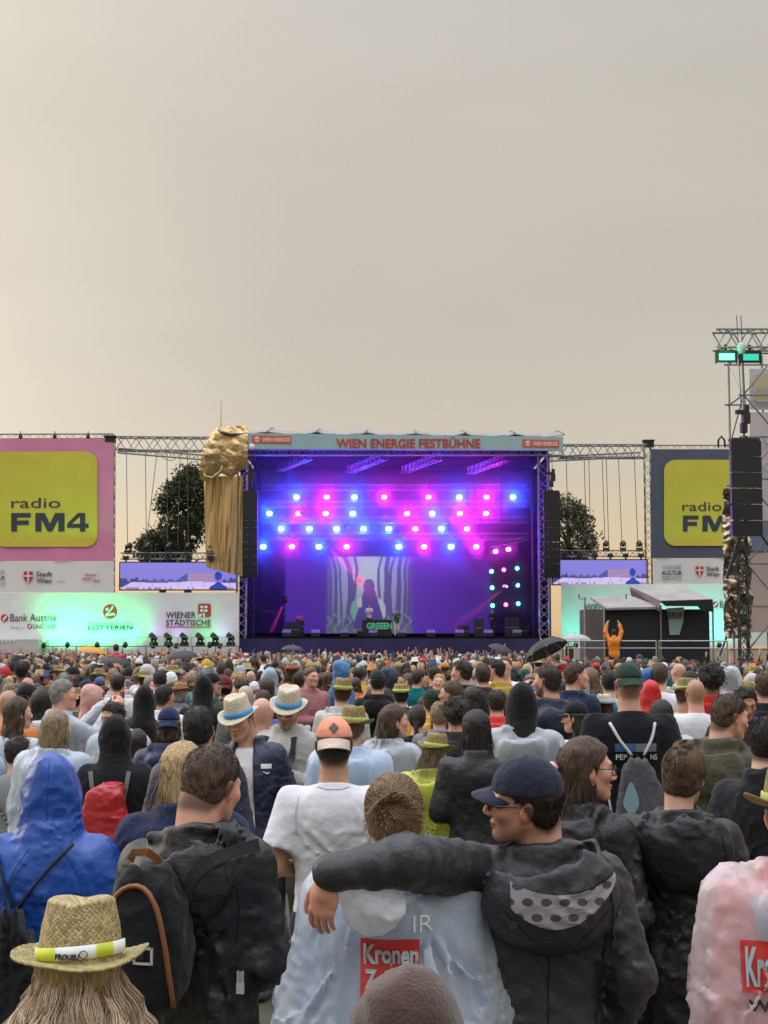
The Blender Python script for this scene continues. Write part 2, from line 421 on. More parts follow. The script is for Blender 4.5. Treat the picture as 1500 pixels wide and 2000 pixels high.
def scalp(x, y, z):
    """1 on the hair-bearing scalp, falls below 0 away from it (head frame)"""
    front = (.078 - .9 * np.clip(y - .01, 0, 1) + .0) - 0          # unused slope kept mild
    line = np.interp(y, (-.2, -.07, -.035, .0, .02, .045, .075, .12), (-.092, -.092, -.060, .012, .022, .045, .082, .10)).astype(f32)
    return np.clip((z - line) / .022, -1, 1)

def body_part(o):
    """skin of a figure as one mesh: head, neck, arms, hands and the covered trunk"""
    M = head_frame(*o.get('head', (0, 0, 0))); fem = o.get('sex', 'm') == 'f'; h = o.get('h', .006); hb = o.get('hb', .03)
    hc = from_head(np.zeros((1, 3)), M)[0]
    arms = [arm_pts(o.get('armL', 'fold'), -1), arm_pts(o.get('armR', 'fold'), 1)]
    pts = np.array(arms[0] + arms[1]); e = .10
    x0, x1 = min(-.26, pts[:, 0].min() - e), max(.26, pts[:, 0].max() + e); y0, y1 = min(-.2, pts[:, 1].min() - e), max(.2, pts[:, 1].max() + e)
    hx, hy, hz = hc; q = .145
    xs = planes((x0, hx - q * .8, hb), (hx - q * .8, hx + q * .8, h), (hx + q * .8, x1, hb)); ys = planes((y0, hy - q, hb), (hy - q, hy + q, h), (hy + q, y1, hb))
    zl = .70
    zs = planes((zl, hz - .155, min(hb, .03)), (hz - .155, hz + .145, h)) if pts[:, 2].max() < hz + .1 else planes((zl, hz - .155, min(hb, .03)), (hz - .155, hz + .145, h), (hz + .145, pts[:, 2].max() + .1, hb))
    X, Y, Z = grid(xs, ys, zs)
    D = sd_torso(X, Y, Z, o.get('sex', 'm'), -.012) + 0 * X
    k = .9 if fem else 1.
    for a in arms:
        D = smin(D, cap(X, Y, Z, a[0], a[1], .052 * k, .040 * k), .04); D = smin(D, cap(X, Y, Z, a[1], a[2], .040 * k, .028 * k), .015)
    D = smin(D, sd_neck(X, Y, Z, fem), .03)
    x, y, z = to_head(X, Y, Z, M)
    D = smin(D, cap(X, Y, Z, (0, -.025, 1.46), tuple(from_head(np.array([(0, -.02, -.06)]), M)[0]), .054 if not fem else .047, .052 if not fem else .046), .02)
    D = smin(D, sd_head(x, y, z, fem, o.get('face', True)), .018)
    V, Fq = nets(xs, ys, zs, D.astype(f32))
    # ---- colour
    hx_, hy_, hz_ = to_head(V[:, 0], V[:, 1], V[:, 2], M)
    C = np.tile(np.array(SKIN[o.get('skin', 'fair')], f32), (len(V), 1))
    isH = hz_ > -.16; ax = np.abs(hx_)
    red = np.exp(-(((ax - .08) / .02) ** 2 + ((hz_ + .01) / .05) ** 2 + ((hy_ + .01) / .04) ** 2)) + .8 * np.exp(-((hx_ / .02) ** 2 + ((hy_ - .11) / .02) ** 2 + ((hz_ + .03) / .02) ** 2)) + .5 * np.exp(-(((ax - .045) / .022) ** 2 + ((hy_ - .075) / .03) ** 2 + ((hz_ + .025) / .025) ** 2))
    C *= 1 + np.outer(red * isH, (.05, -.22, -.25))
    lip = np.exp(-((hx_ / .024) ** 4 + ((hz_ + .0675) / .0105) ** 4)) * (hy_ > .07); C *= 1 - np.outer(lip, (.18, .42, .38) if not fem else (.12, .5, .42))
    hcol = HAIRC.get(o.get('hairc', 'brown')) or (.06, .04, .03)
    def mix(mask, c): 
        nonlocal C
        C = C * (1 - mask[:, None]) + np.outer(mask, c)
    if o.get('face', True):
        brow = np.exp(-(((ax - .030) / .019) ** 4 + ((hz_ - .024 + (ax - .03) ** 2 * 9) / .0055) ** 4)) * (hy_ > .05); mix(brow * .8, hcol)
        eye = (((ax - .030) / .0125) ** 2 + ((hz_ - .002) / .0058) ** 2 < 1) & (hy_ > .07)
        if o.get('eyes', 'open') == 'open':
            mix(eye * .9, (.55, .53, .50)); mix((((ax - .030) / .0055) ** 2 + ((hz_ - .002) / .0055) ** 2 < 1) * (hy_ > .07) * .95, (.03, .025, .02))
        lid = np.exp(-(((ax - .030) / .0145) ** 4 + ((hz_ - .0075) / .0022) ** 2)) * (hy_ > .07); mix(lid * .75, (.06, .03, .025))
    if o.get('stubble'):
        b = ss(-.03, -.055, hz_ + .25 * np.clip(.04 - hy_, 0, .1)) * (hy_ > -.005) * (hz_ > -.13); mix(b * o['stubble'], hcol)
    sc = scalp(hx_, hy_, hz_)
    if o.get('hair', 'short') in ('buzz', 'short', 'fade'): mix(np.clip(ss(-.9, .6, sc), 0, 1) * isH * (.82 if o.get('hair') != 'buzz' else .55), np.array(hcol) * (1.0 if o.get('hair') != 'buzz' else 1.5))
    elif o.get('hair') not in ('bald',): mix(np.clip(ss(-.2, .8, sc), 0, 1) * isH * .9, hcol)
    # ---- hands as their own fine patch of the same mesh
    if o.get('hands', True):
        for s, a, hp in ((-1, arms[0], o.get('handL')), (1, arms[1], o.get('handR'))):
            fw = a[2] - a[1]; hp = hp or {}
            if hp == 'none': continue
            palm = hp.get('palm', (-s * .9, .2, -.3)); fw = hp.get('fwd', fw)
            fwn = np.array(Vector(fw).normalized(), f32)
            V2, F2 = hand_mesh(a[2] + fwn * .02, fw, palm, hp.get('side', s), hp.get('curl', .7), hp.get('thumb', .5), o.get('hh', .006))
            Fq = np.concatenate([Fq, F2 + len(V)]); V = np.concatenate([V, V2]); C = np.concatenate([C, np.tile(np.array(SKIN[o.get('skin', 'fair')], f32) * np.array((1.0, .93, .92), f32), (len(V2), 1))])
    return V, Fq, C

def hair_sdf(style, seed=1):
    nz = Noise(seed, .035, 8, (1, 1, .45)); nb = Noise(seed + 5, .09, 6)
    def f(x, y, z):
        n = nz(x, y, z); m = nb(x, y, z)
        sc = scalp(x, y, z)
        base = sd_head(x, y, z, False, False, False)
        k = ss(-.5, 1., sc)
        if style in ('short', 'fade'):
            t = np.interp(z, (-.09, -.03, .03, .09), (.006, .0065, .0075, .011) if style == 'short' else (.0055, .006, .0065, .012)).astype(f32)
            return base - (-.006 + (t + .006 + .0035 * n * (z > -.02)) * k)
        if style == 'crop':
            return base - (-.006 + (.016 + .005 * n + .004 * m) * k)
        if style == 'curly':
            return np.minimum(ell(x, y, z, (0, -.03, .035), (.105, .115, .105)), 1) - .012 * n - .01 * m + .03 * np.clip(y - .055, 0, 1) * 6
        if style in ('bob', 'long', 'half', 'pony', 'bun'):
            cr = base - (-.006 + (.020 + .003 * n) * ss(-.6, .6, sc))
            if style == 'pony':
                return smin(cr, cap(x, y, z, (0, -.10, .03), (0, -.135, -.15), .032, .020) - .005 * n, .02)
            if style == 'bun':
                return smin(cr, ell(x, y, z, (0, -.075, .088), (.042, .042, .038)) - .006 * n - .006 * m, .012)
            L = -.13 if style == 'bob' else -.36
            w = .086 if style == 'bob' else .092
            st = Noise(seed + 9, .022, 8, (1, 1, .06))(x, y, z)
            bk = cap(x, y * 1.25, z, (0, -.035, .03), (0, -.062, L + .03), w, w * (1.02 if style == 'bob' else 1.12)) - .006 * st
            bk = smax(bk, L - z + .012 * n, .02)
            bk = smax(bk, -cap(np.abs(x) * 0 + x, y, z, (0, .13, .02), (0, .13, -.4), .115), .02)
            return smin(cr, bk - .004 * n - .006 * m, .02)
        return base + .05
    return f
def hair_part(style, seed=1, h=.008, under=False, n=500):
    """hair in the head frame: a body of hair plus loose strands lying on it"""
    L = -.42 if style in ('long', 'half') else (-.21 if style in ('pony', 'bob') else -.13)
    xs = planes((-.135, .135, h)); ys = planes((-.18, .125, h)); zs = planes((L, .155, h)); X, Y, Z = grid(xs, ys, zs); D = hair_sdf(style, seed)(X, Y, Z)
    if under: D = smax(D, Z - .050 - .05 * Y + 0 * X, .012); D = np.where(Z > .03, np.maximum(D, sd_head(X, Y, Z, False, False, False) - .007), D)
    V, Fq = nets(xs, ys, zs, D.astype(f32))
    r = np.random.RandomState(seed + 3); me_n = np.zeros_like(V); a, b, c = V[Fq[:, 0]], V[Fq[:, 1]], V[Fq[:, 2]]; fn = np.cross(b - a, c - a)
    for k in range(4): np.add.at(me_n, Fq[:, k], fn)
    me_n /= np.linalg.norm(me_n, axis=1, keepdims=True) + 1e-9
    ok = np.nonzero((scalp(V[:, 0], V[:, 1], V[:, 2]) > -.1) | (V[:, 2] < -.03) if style in ('long', 'bob', 'pony') else (scalp(V[:, 0], V[:, 1], V[:, 2]) > .25))[0]
    if under: ok = ok[V[ok, 2] < .03]
    if style in ('long', 'bob'): ok = ok[(V[ok, 1] < .015) & (V[ok, 2] < .085)]
    if len(ok) < 20 or not n: return V, Fq
    pk = r.choice(ok, n); P, N_ = V[pk], me_n[pk]
    if style in ('long', 'bob'): ln, seg = np.where(P[:, 2] > .0, .035, 1.) * r.uniform(.05, .13, n) + .012, 4
    elif style == 'curly': ln, seg = r.uniform(.02, .045, n), 4
    else: ln, seg = r.uniform(.010, .024, n) * (1.5 if style == 'crop' else .62 if style == 'fade' else 1) * np.clip(.5 + (P[:, 2] + .06) * 5, .35, 1.3), 3
    crown = np.array((0, -.05, .125)); down = P - crown; down /= np.linalg.norm(down, axis=1, keepdims=True) + 1e-9
    if style in ('pony', 'bun'): down = np.array((0, -.10, .05) if style == 'pony' else (0, -.07, .09)) - P; down /= np.linalg.norm(down, axis=1, keepdims=True) + 1e-9
    if style in ('long', 'bob'): down = np.where(P[:, 2:] < .03, np.array((0, 0, -1.)), down)
    T = down - N_ * (down * N_).sum(1, keepdims=True); T /= np.linalg.norm(T, axis=1, keepdims=True) + 1e-9; T += r.normal(size=T.shape) * (.9 if style == 'curly' else .35 if style == 'crop' else .16)
    lift = {'curly': .5, 'crop': .28, 'short': .16, 'fade': .18}.get(style, .05); t = np.linspace(0, 1, seg + 1)
    L_ = P[:, None, :] - N_[:, None, :] * .001 + (T * ln[:, None])[:, None, :] * t[None, :, None] + (N_ * (ln * lift)[:, None])[:, None, :] * (t * (1.4 - t))[None, :, None]
    V2, F2 = strands(L_, .0016 if n < 900 else .0012 if n < 2000 else .0008); return np.concatenate([V, V2]), np.concatenate([Fq, F2 + len(V)])

# ------------------------------------------------------------------ garments
def crest_(n, p=3.): return np.power(np.clip(1 - np.abs(n), 0, 1), p)
def cap_t(X, Y, Z, a, b, ra, rb):
    bx, by, bz = b[0] - a[0], b[1] - a[1], b[2] - a[2]; x, y, z = X - a[0], Y - a[1], Z - a[2]; L = math.sqrt(bx * bx + by * by + bz * bz)
    t = np.clip((x * bx + y * by + z * bz) / (L * L + 1e-9), 0, 1); x = x - t * bx; y = y - t * by; z = z - t * bz
    return np.sqrt(x * x + y * y + z * z) - (ra + (rb - ra) * t), t * L
def folds(seed, amp, mode='cloth'):
    big = Noise(seed, .34, 6, (1, 1, .7)); w = Noise(seed + 3, .25, 5)
    if mode == 'film':
        a = Noise(seed + 1, .17, 8, (1.3, 1.3, .40)); b = Noise(seed + 2, .075, 8, (1.2, 1.2, .7)); c = Noise(seed + 6, .05, 7)
    else:
        a = Noise(seed + 1, .20, 8, (.75, .75, 1.15)); b = Noise(seed + 2, .11, 8, (.7, .7, 1.3)); c = Noise(seed + 6, .055, 7, (.8, .8, 1.2))
    def f(X, Y, Z):
        u = .05 * w(X, Y, Z); q = big(X, Y, Z); s = .45 * np.abs(X)
        m = np.clip(.55 + .6 * q, 0, 1.3)
        return amp * (1.3 * q + 1.5 * m * (crest_(a(X + u, Y - u, Z + s + u), 2.2) - .3) + .8 * m * (crest_(b(X - u, Y + u, Z - s * .6), 2.2) - .3) + .3 * (crest_(c(X, Y + u, Z), 2) - .4))
    return f
def press_folds(D, xs, ys, zs, segs):
    """raise creases along polylines: segs = list of (points, width, height); edits D in place"""
    for pts, w, h in segs:
        P = np.array(pts, f32); lo, hi = P.min(0) - 3 * w, P.max(0) + 3 * w
        i0, i1 = np.searchsorted(xs, (lo[0], hi[0])); j0, j1 = np.searchsorted(ys, (lo[1], hi[1])); k0, k1 = np.searchsorted(zs, (lo[2], hi[2]))
        if i1 - i0 < 2 or j1 - j0 < 2 or k1 - k0 < 2: continue
        X, Y, Z = grid(xs[i0:i1], ys[j0:j1], zs[k0:k1]); best = None; tt = None; n = len(P) - 1
        for q in range(n):
            d, t = cap_t(X, Y, Z, P[q], P[q + 1], 0, 0); L = np.linalg.norm(P[q + 1] - P[q]) + 1e-6; u = (q + t / L) / n
            if best is None: best, tt = d, u
            else: m = d < best; best = np.where(m, d, best); tt = np.where(m, u, tt)
        e = np.sqrt(np.clip(np.sin(np.pi * np.clip(tt, .02, .98)), 0, 1))
        D[i0:i1, j0:j1, k0:k1] -= h * e * (np.exp(-(best / w) ** 2) - .55 * np.exp(-(best / (2.1 * w)) ** 2))
def torso_back(x, z, sex, grow, wide, flare, side=-1):
    w = float(np.interp(z, _TZ, _TW[sex])) * wide + grow; d = float(np.interp(z, _TZ, _TD)) * wide + grow; fl = flare * min(1, max(0, (1.40 - z) / .6)); w += fl; d += fl * .7
    return side * d * max(0, 1 - (abs(x) / w) ** 2.4) ** (1 / 2.4) - .012
def fold_lines(r, n, arms, sex, grow, wide, flare, low, film, k):
    S = []
    def line(xa, za, xb, zb, bow, w, h, side):
        q = []
        for t in np.linspace(0, 1, 5): x = xa + (xb - xa) * t; z = za + (zb - za) * t + bow * math.sin(math.pi * t); q.append((x, torso_back(x, z, sex, grow, wide, flare, side), z))
        S.append((q, w, h))
    for i in range(n):
        s = r.choice((-1, 1)); side = -1 if r.uniform() < .7 else 1; g = r.uniform()
        if film:
            x = r.uniform(-.12, .12); line(x * .8, r.uniform(1.30, 1.44), x * (1.1 + .9 * flare / .1) + r.normal() * .03, r.uniform(low + .05, 1.1), r.normal() * .01, r.uniform(.008, .014), r.uniform(.010, .018), side)
            if g < .35: line(x, r.uniform(1.0, 1.4), x + r.normal() * .12, r.uniform(.95, 1.35), r.normal() * .02, .007, .008, side)
        elif g < .36: line(s * r.uniform(.12, .17), r.uniform(1.22, 1.34), s * r.uniform(-.06, .08), r.uniform(1.02, 1.26), r.normal() * .02, r.uniform(.008, .016), r.uniform(.006, .013), side)
        elif g < .62: x = r.uniform(-.14, .14); line(x, r.uniform(1.22, 1.38), x + r.normal() * .05, r.uniform(low + .06, 1.08), 0, r.uniform(.009, .018), r.uniform(.005, .011), side)
        elif g < .86: z = r.uniform(low + .08, 1.16); line(s * .15, z, s * r.uniform(-.10, .06), z + r.uniform(-.06, .05), r.normal() * .025, r.uniform(.007, .013), r.uniform(.005, .011), side)
        else: line(s * r.uniform(.05, .08), 1.44, s * r.uniform(.10, .17), r.uniform(1.26, 1.36), .01, .012, .009, side)
    for a in arms:
        for j in range(int(n * .55)):
            up = r.uniform() < .5; A, B = (a[0], a[1]) if up else (a[1], a[2]); ra = (.050 if up else .040) * k + grow; ax = (B - A) / (np.linalg.norm(B - A) + 1e-6); u = np.cross(ax, (.3, .8, .5)); u /= np.linalg.norm(u); v = np.cross(ax, u)
            t0 = r.beta(2.4, 1.3) if up else r.beta(1.2, 2.2); dt = r.uniform(-.28, .28); f0 = r.uniform(0, 6.28); df = r.uniform(.9, 2.3); q = []
            for t in np.linspace(0, 1, 6): c = A + (B - A) * min(.98, max(.03, t0 + dt * (t - .5))); f = f0 + df * t; q.append(c + (u * math.cos(f) + v * math.sin(f)) * ra)
            S.append((q, r.uniform(.007, .013), r.uniform(.006, .012) * (1.2 if film else 1)))
    return S
def garment(o, kind, seed=3, h=.012, grow=.02, amp=.006, low=.82, hood=None, wide=1., collar=True, flare=0., sleeve=1.0, drape=0., mode='cloth', front=0., hoodw=1., hat=False, rings=.0015, pleat=1., nf=26):
    """kind: tee | jacket | poncho"""
    M = head_frame(*o.get('head', (0, 0, 0))); sex = o.get('sex', 'm')
    arms = [arm_pts(o.get('armL', 'fold'), -1), arm_pts(o.get('armR', 'fold'), 1)]
    pts = np.array(arms[0] + arms[1]); e = .09 + grow + flare + .02
    if drape: e += .1
    x0, x1 = min(-.30 - flare, pts[:, 0].min() - e), max(.30 + flare, pts[:, 0].max() + e); y0, y1 = min(-.24 - flare, pts[:, 1].min() - e), max(.24 + flare, pts[:, 1].max() + e)
    if hood == 'down': y0 = min(y0, -.30)
    ztop = max(1.55, pts[:, 2].max() + .1) if hood != 'up' else max(1.88, pts[:, 2].max() + .1)
    xs, ys, zs = planes((x0, x1, h)), planes((y0, y1, h)), planes((low - .03, ztop, h))
    X, Y, Z = grid(xs, ys, zs)
    fo = folds(seed, amp, mode)(X, Y, Z) if amp else 0 * X
    D = sd_torso(X, Y, Z, sex, grow, wide, o.get('belly', 0), low, flare)
    k = (.92 if sex == 'f' else 1.) * (.5 + .5 * wide)
    for a in arms:
        if sleeve >= 1:
            wv = fo / max(amp, 1e-4)
            d1, t1 = cap_t(X, Y, Z, a[0], a[1], .050 * k + grow, .043 * k + grow); d1 = d1 - rings * np.sin(t1 * (2 * math.pi / .075) + 3.2 * wv + 2) * np.clip(t1 / .12, 0, 1)
            D = smin(D, d1, .05); wr = a[2] + (a[1] - a[2]) * .05
            d2, t2 = cap_t(X, Y, Z, a[1], wr, .043 * k + grow, .035 * k + grow * .8); d2 = d2 - rings * np.sin(t2 * (2 * math.pi / .065) + 3.2 * wv)
            D = smin(D, d2, .02)
        else:
            b = a[0] + (a[1] - a[0]) * sleeve
            c = cap(X, Y, Z, a[0], b, .058 * k + grow, .054 * k + grow * 1.6); u = (b - a[0]) / np.linalg.norm(b - a[0])
            c = np.maximum(c, (X - b[0]) * u[0] + (Y - b[1]) * u[1] + (Z - b[2]) * u[2])
            D = smin(D, c, .045)
    if drape:        # loose film falling from the arms to the hem
        for a in arms:
            el = a[1]; g = cap(X, Y, Z, a[0] + np.array((0, 0, -.02), f32), (el[0] * 1.12, el[1] * .7, low), .05, drape)
            D = smin(D, g, .12)
    if kind == 'jacket' and collar:
        tor = np.sqrt((np.sqrt((X / 1.0) ** 2 + ((Y + .025) / 1.05) ** 2) - .078) ** 2 + ((Z - 1.487 - .10 * (-.03 - Y) * 0) / 1.6) ** 2) - .017
        D = smin(D, tor, .03)
    if mode == 'film':
        th = np.arctan2(Y + .02, X + 1e-5); dn = np.clip((1.45 - Z) / .35, 0, 1)
        D = D - pleat * dn * (.012 * (crest_(np.sin(th * 5.5 + 1.3 * fo / max(amp, 1e-4) + seed), 1.6) - .35) + .006 * (crest_(np.sin(th * 13 + 2.2 * fo / max(amp, 1e-4)), 1.6) - .35))
    elif amp:
        D = D - .9 * amp * (crest_(np.sin((np.abs(X) * .9 + Z * 1.0) * (2 * math.pi / .16) + 1.7 * fo / amp + seed), 2.0) - .3) * np.clip((1.42 - Z) / .15, 0, 1)
    D = np.ascontiguousarray(D - fo, dtype=f32)
    if nf: press_folds(D, xs, ys, zs, fold_lines(np.random.RandomState(seed + 500), nf, arms if sleeve >= 1 else [], sex, grow, wide, flare, low, mode == 'film', k))
    if hood == 'down':
        q = hoodw; y_ = Y + 0 * X
        hd = ell(X, y_, Z, (0, -.150, 1.372), (.160 * q, .085, .128 * q)); hd = smin(hd, np.sqrt((np.sqrt((X / 1.3) ** 2 + ((Y + .045) / 1.0) ** 2) - .090) ** 2 + ((Z - 1.478 + .22 * (Y + .05)) / 1.3) ** 2) - .024, .04)
        hd = smax(hd, -ell(X, y_, Z, (0, -.135, 1.492), (.126 * q, .088, .098)), .015)
        D = smin(D, hd - 1.0 * fo, .018)
    if hood == 'up':
        x, y, z = to_head(X, Y, Z, M)
        hd = ell(x, y, z, (0, -.012, .012), (.107, .128, .150))
        hd = smin(hd, cap(X, Y, Z, tuple(from_head(np.array([(0, -.02, -.03)]), M)[0]), (0, -.02, 1.43), .088, .125), .08)
        hd = smin(hd, ell(x, y, z, (0, -.075, .095), (.062, .06, .062)), .06)
        hd = hd - 1.3 * fo - .005 * np.exp(-(x / .006) ** 2) * (y < .06) - .010 * (crest_(np.sin((z * 1.0 - y * .5) * (2 * math.pi / .07) + 1.5 * fo / max(amp, 1e-4)), 2.) - .3) * np.clip((.0 - z) / .08, 0, 1)
        hd = smax(hd, -ell(x, y, z, (0, .125, -.02), (.082, .11, .115)), .012)
        D = np.ascontiguousarray(smin(D, hd, .035), dtype=f32); rh = np.random.RandomState(seed + 77); S = []
        for i in range(nf // 2 + 4):
            a0 = rh.uniform(-1.6, 1.6); e0 = rh.uniform(-.9, 1.0); da, de = (rh.uniform(.5, 1.3) * rh.choice((-1, 1)), rh.uniform(-.3, .3)) if rh.uniform() < .55 else (rh.normal() * .2, rh.uniform(.5, 1.1) * rh.choice((-1, 1)))
            q = [(.107 * math.sin(a0 + da * t) * math.cos(e0 + de * t), -.012 - .128 * math.cos(a0 + da * t) * math.cos(e0 + de * t), .012 + .150 * math.sin(e0 + de * t)) for t in np.linspace(0, 1, 5)]
            S.append((from_head(np.array(q), M), rh.uniform(.008, .014), rh.uniform(.006, .012)))
        press_folds(D, xs, ys, zs, S)
    if kind == 'tee': D = smax(D, Z - 1.470 + .25 * (Y + .03) + 0 * X, .01)
    if front: D = smax(D, -np.maximum(np.abs(X) - front * np.clip(.6 + (1.45 - Z) * .5, .4, 1.2), .02 - Y), .02)
    return nets(xs, ys, zs, D.astype(f32))
def trousers_part(o, grow=.012, h=.025, low=.05, amp=.004):
    xs, ys, zs = planes((-.32, .32, h)), planes((-.25, .32, h)), planes((-.01, 1.0, h))
    X, Y, Z = grid(xs, ys, zs); D = sd_torso(X, Y, Z, o.get('sex', 'm'), grow - .004, 1., 0, .80) + 0 * X
    for s in (-1, 1):
        D = smin(D, cap(X, Y, Z, (s * .09, 0, .86), (s * .105, .02, .48), .085 + grow, .058 + grow), .04)
        D = smin(D, cap(X, Y, Z, (s * .105, .02, .48), (s * .11, -.01, .07), .058 + grow, .045 + grow), .03)
    D = np.maximum(D, Z - .96) - folds(5, amp)(X, Y, Z)
    D = np.maximum(D, .045 - Z)
    return nets(xs, ys, zs, D.astype(f32))
def shoes_part(h=.02):
    xs, ys, zs = planes((-.2, .2, h)), planes((-.12, .22, h)), planes((-.02, .14, h))
    X, Y, Z = grid(xs, ys, zs); D = None
    for s in (-1, 1):
        d = smin(ell(X, Y, Z, (s * .115, .06, .035), (.048, .135, .045)), cap(X, Y, Z, (s * .11, -.02, .03), (s * .11, -.02, .10), .05), .03)
        D = d if D is None else np.minimum(D, d)
    D = np.maximum(D, .0 - Z)
    return nets(xs, ys, zs, D.astype(f32))

# ------------------------------------------------------------------ headgear (head frame, then moved with the head)
def hat_grid(prof, n=48, fx=None):
    V = []; 
    for (r, z) in prof:
        for i in range(n):
            t = 2 * math.pi * i / n; V.append((r * math.cos(t), r * math.sin(t), z))
    V = np.array(V, f32)
    m = len(prof); Fq = np.array([(k * n + i, k * n + (i + 1) % n, (k + 1) * n + (i + 1) % n, (k + 1) * n + i) for k in range(m - 1) for i in range(n)])
    if fx is not None: V = fx(V)
    return V, Fq
def fedora(brim=.048, n=48, crown=.115, dense=1):
    """crown + brim; returns (straw V,F),(band V,F); rim sits at z=.035 in the head frame"""
    pr = [(.0, crown - .012), (.03, crown - .013), (.055, crown - .006), (.068, crown + .002), (.078, crown - .006)]
    zc = np.linspace(crown - .02, .004, 5 * dense); pr += [(.080 + .016 * (1 - z / crown), z) for z in zc]
    pr += [(.0985, .0)] + [(.100 + brim * t, -.003 + .006 * t) for t in np.linspace(.1, 1, 4 * dense)]
    pr += [(.1 + brim, .0)] + [(.100 + brim * t, -.008 + .006 * t) for t in np.linspace(.97, .0, 4 * dense)]
    def fx(V):
        x, y, z = V[:, 0].copy(), V[:, 1].copy(), V[:, 2].copy(); r = np.hypot(x, y); t = np.arctan2(y, x)
        b = np.clip((r - .098) / brim, 0, 1) * (z < .02)
        z = z + b * (.030 * np.abs(np.cos(t)) ** 2 * brim / .048 - .022 * np.clip(np.sin(t), 0, 1) - .004)
        pinch = np.clip((z - .06) / .05, 0, 1) * (r < .099); z = z - .010 * pinch * np.exp(-(x / .022) ** 2)
        x = x * (1 - .10 * pinch * np.clip(y / .08, 0, 1)); return np.stack([x * .93, y * 1.08 - .008, z + .035], 1)
    band = [(.0935, .034), (.0995, .033), (.1025, .004), (.098, .001)]
    return hat_grid(pr, n, fx), hat_grid(band, n, fx)
def cap_mesh(back=False, h=.007, puff=1.0, droop=.012):
    """returns (crown V,F), (peak V,F)"""
    xs = planes((-.11, .11, h)); ys = planes((-.135, .13, h)); zs = planes((-.03, .155, h)); X, Y, Z = grid(xs, ys, zs)
    D = ell(X, Y, Z, (0, -.014, .035), (.087, .108, .102 * puff)); D = np.maximum(D, -(Z - (.036 + .05 * Y)) )
    seam = np.abs(np.sin(3 * np.arctan2(Y + .014, X + 1e-6))) ; D = D + .0018 * np.exp(-(seam / .10) ** 2)
    D = smin(D, cap(X, Y, Z, (0, -.014, .1365 + .102 * (puff - 1)), (0, -.014, .137 + .102 * (puff - 1)), .006), .004)
    c = nets(xs, ys, zs, D.astype(f32))
    U, T = 13, 9; G = np.zeros((U, T, 3))
    for i, u in enumerate(np.linspace(-1, 1, U)):
        a = u * 1.08
        for j, t in enumerate(np.linspace(0, 1, T)):
            ex = .062 * (1 - .55 * u * u) ** .8
            G[i, j] = (math.sin(a) * .086, -.014 + math.cos(a) * .107 + ex * t, .040 - .018 * u * u - droop * t)
    V1 = G.reshape(-1, 3); V2 = V1 - np.array((0, 0, .004)); n = len(V1)
    Fq = [(i * T + j, (i + 1) * T + j, (i + 1) * T + j + 1, i * T + j + 1) for i in range(U - 1) for j in range(T - 1)]
    F2 = [tuple(n + q for q in reversed(f)) for f in Fq]
    rim = [i * T + T - 1 for i in range(U)]; F3 = [(rim[i], rim[i + 1], n + rim[i + 1], n + rim[i]) for i in range(U - 1)]
    F3 += [(k * T * (U - 1) + j, k * T * (U - 1) + j + 1, n + k * T * (U - 1) + j + 1, n + k * T * (U - 1) + j) for k in (0, 1) for j in range(T - 1)]
    p = (np.concatenate([V1, V2]).astype(f32), np.array(Fq + F2 + F3))
    if back:
        c = (c[0] * np.array((-1, -1, 1), f32) + np.array((0, -.028, 0), f32), c[1]); p = (p[0] * np.array((-1, -1, 1), f32) + np.array((0, -.028, 0), f32), p[1])
    return c, p
def beanie_mesh(h=.008, amp=.002, up=.0):
    xs = planes((-.12, .12, h)); ys = planes((-.14, .13, h)); zs = planes((-.06, .17, h)); X, Y, Z = grid(xs, ys, zs)
    D = ell(X, Y, Z, (0, -.014, .03), (.089, .110, .107 + up)); D = np.maximum(D, -(Z - (-.005 + .25 * Y)))
    D = D - amp * np.sin(np.arctan2(Y + .014, X + 1e-6) * 40) - .004 * Noise(4, .08, 6)(X, Y, Z)
    return nets(xs, ys, zs, D.astype(f32))
def strands(lines, r, n=3):
    """thin tubes along polylines: lines (m,k,3), radius r tapering"""
    Lr = np.asarray(lines, f32); m, k, _ = Lr.shape
    T = np.gradient(Lr, axis=1); T /= np.linalg.norm(T, axis=2, keepdims=True) + 1e-9
    up = np.array((.3, .2, .93), f32); A = np.cross(T, up); A /= np.linalg.norm(A, axis=2, keepdims=True) + 1e-9; B = np.cross(T, A)
    rad = r * (1 - .7 * np.linspace(0, 1, k) ** 2)[None, :, None]
    V = np.stack([Lr + rad * (math.cos(2 * math.pi * i / n) * A + math.sin(2 * math.pi * i / n) * B) for i in range(n)], 2)   # m,k,n,3
    ids = np.arange(m * k * n).reshape(m, k, n); a = ids[:, :-1]; b = ids[:, 1:]
    Fq = np.stack([a, np.roll(a, -1, 2), np.roll(b, -1, 2), b], -1).reshape(-1, 4)
    return V.reshape(-1, 3), Fq

# ------------------------------------------------------------------ people: materials and assembly
M_SKIN = mat('skin', src='attr', rough=.48, noise=.07, nscale=30, bump=.06, bscale=160, spec=.4)
M_HAIR = mat('hair', src='obj', rough=.5, noise=.55, nscale=22, nstretch=(6, 6, .8), bump=.5, bscale=45, spec=.45)
M_STRAND = mat('hair_strand', src='attr', rough=.42, spec=.5)
M_CLOTH = mat('cloth', src='obj', rough=.9, noise=.13, nscale=7, bump=.5, bscale=28, spec=.2, sheen=.1, crease=6., cstr=1.6)
M_TEE = mat('jersey', src='obj', rough=.92, noise=.05, nscale=7, bump=.28, bscale=20, spec=.15, sheen=.1, crease=4., cstr=1.0)
M_KNIT = mat('knit', src='obj', rough=.95, noise=.1, nscale=12, bump=.35, bscale=150, spec=.15, sheen=.3)
M_SHELL = mat('rain_shell', src='obj', rough=.46, noise=.12, nscale=6, bump=.6, bscale=16, spec=.45, crease=5.5, cstr=1.8)
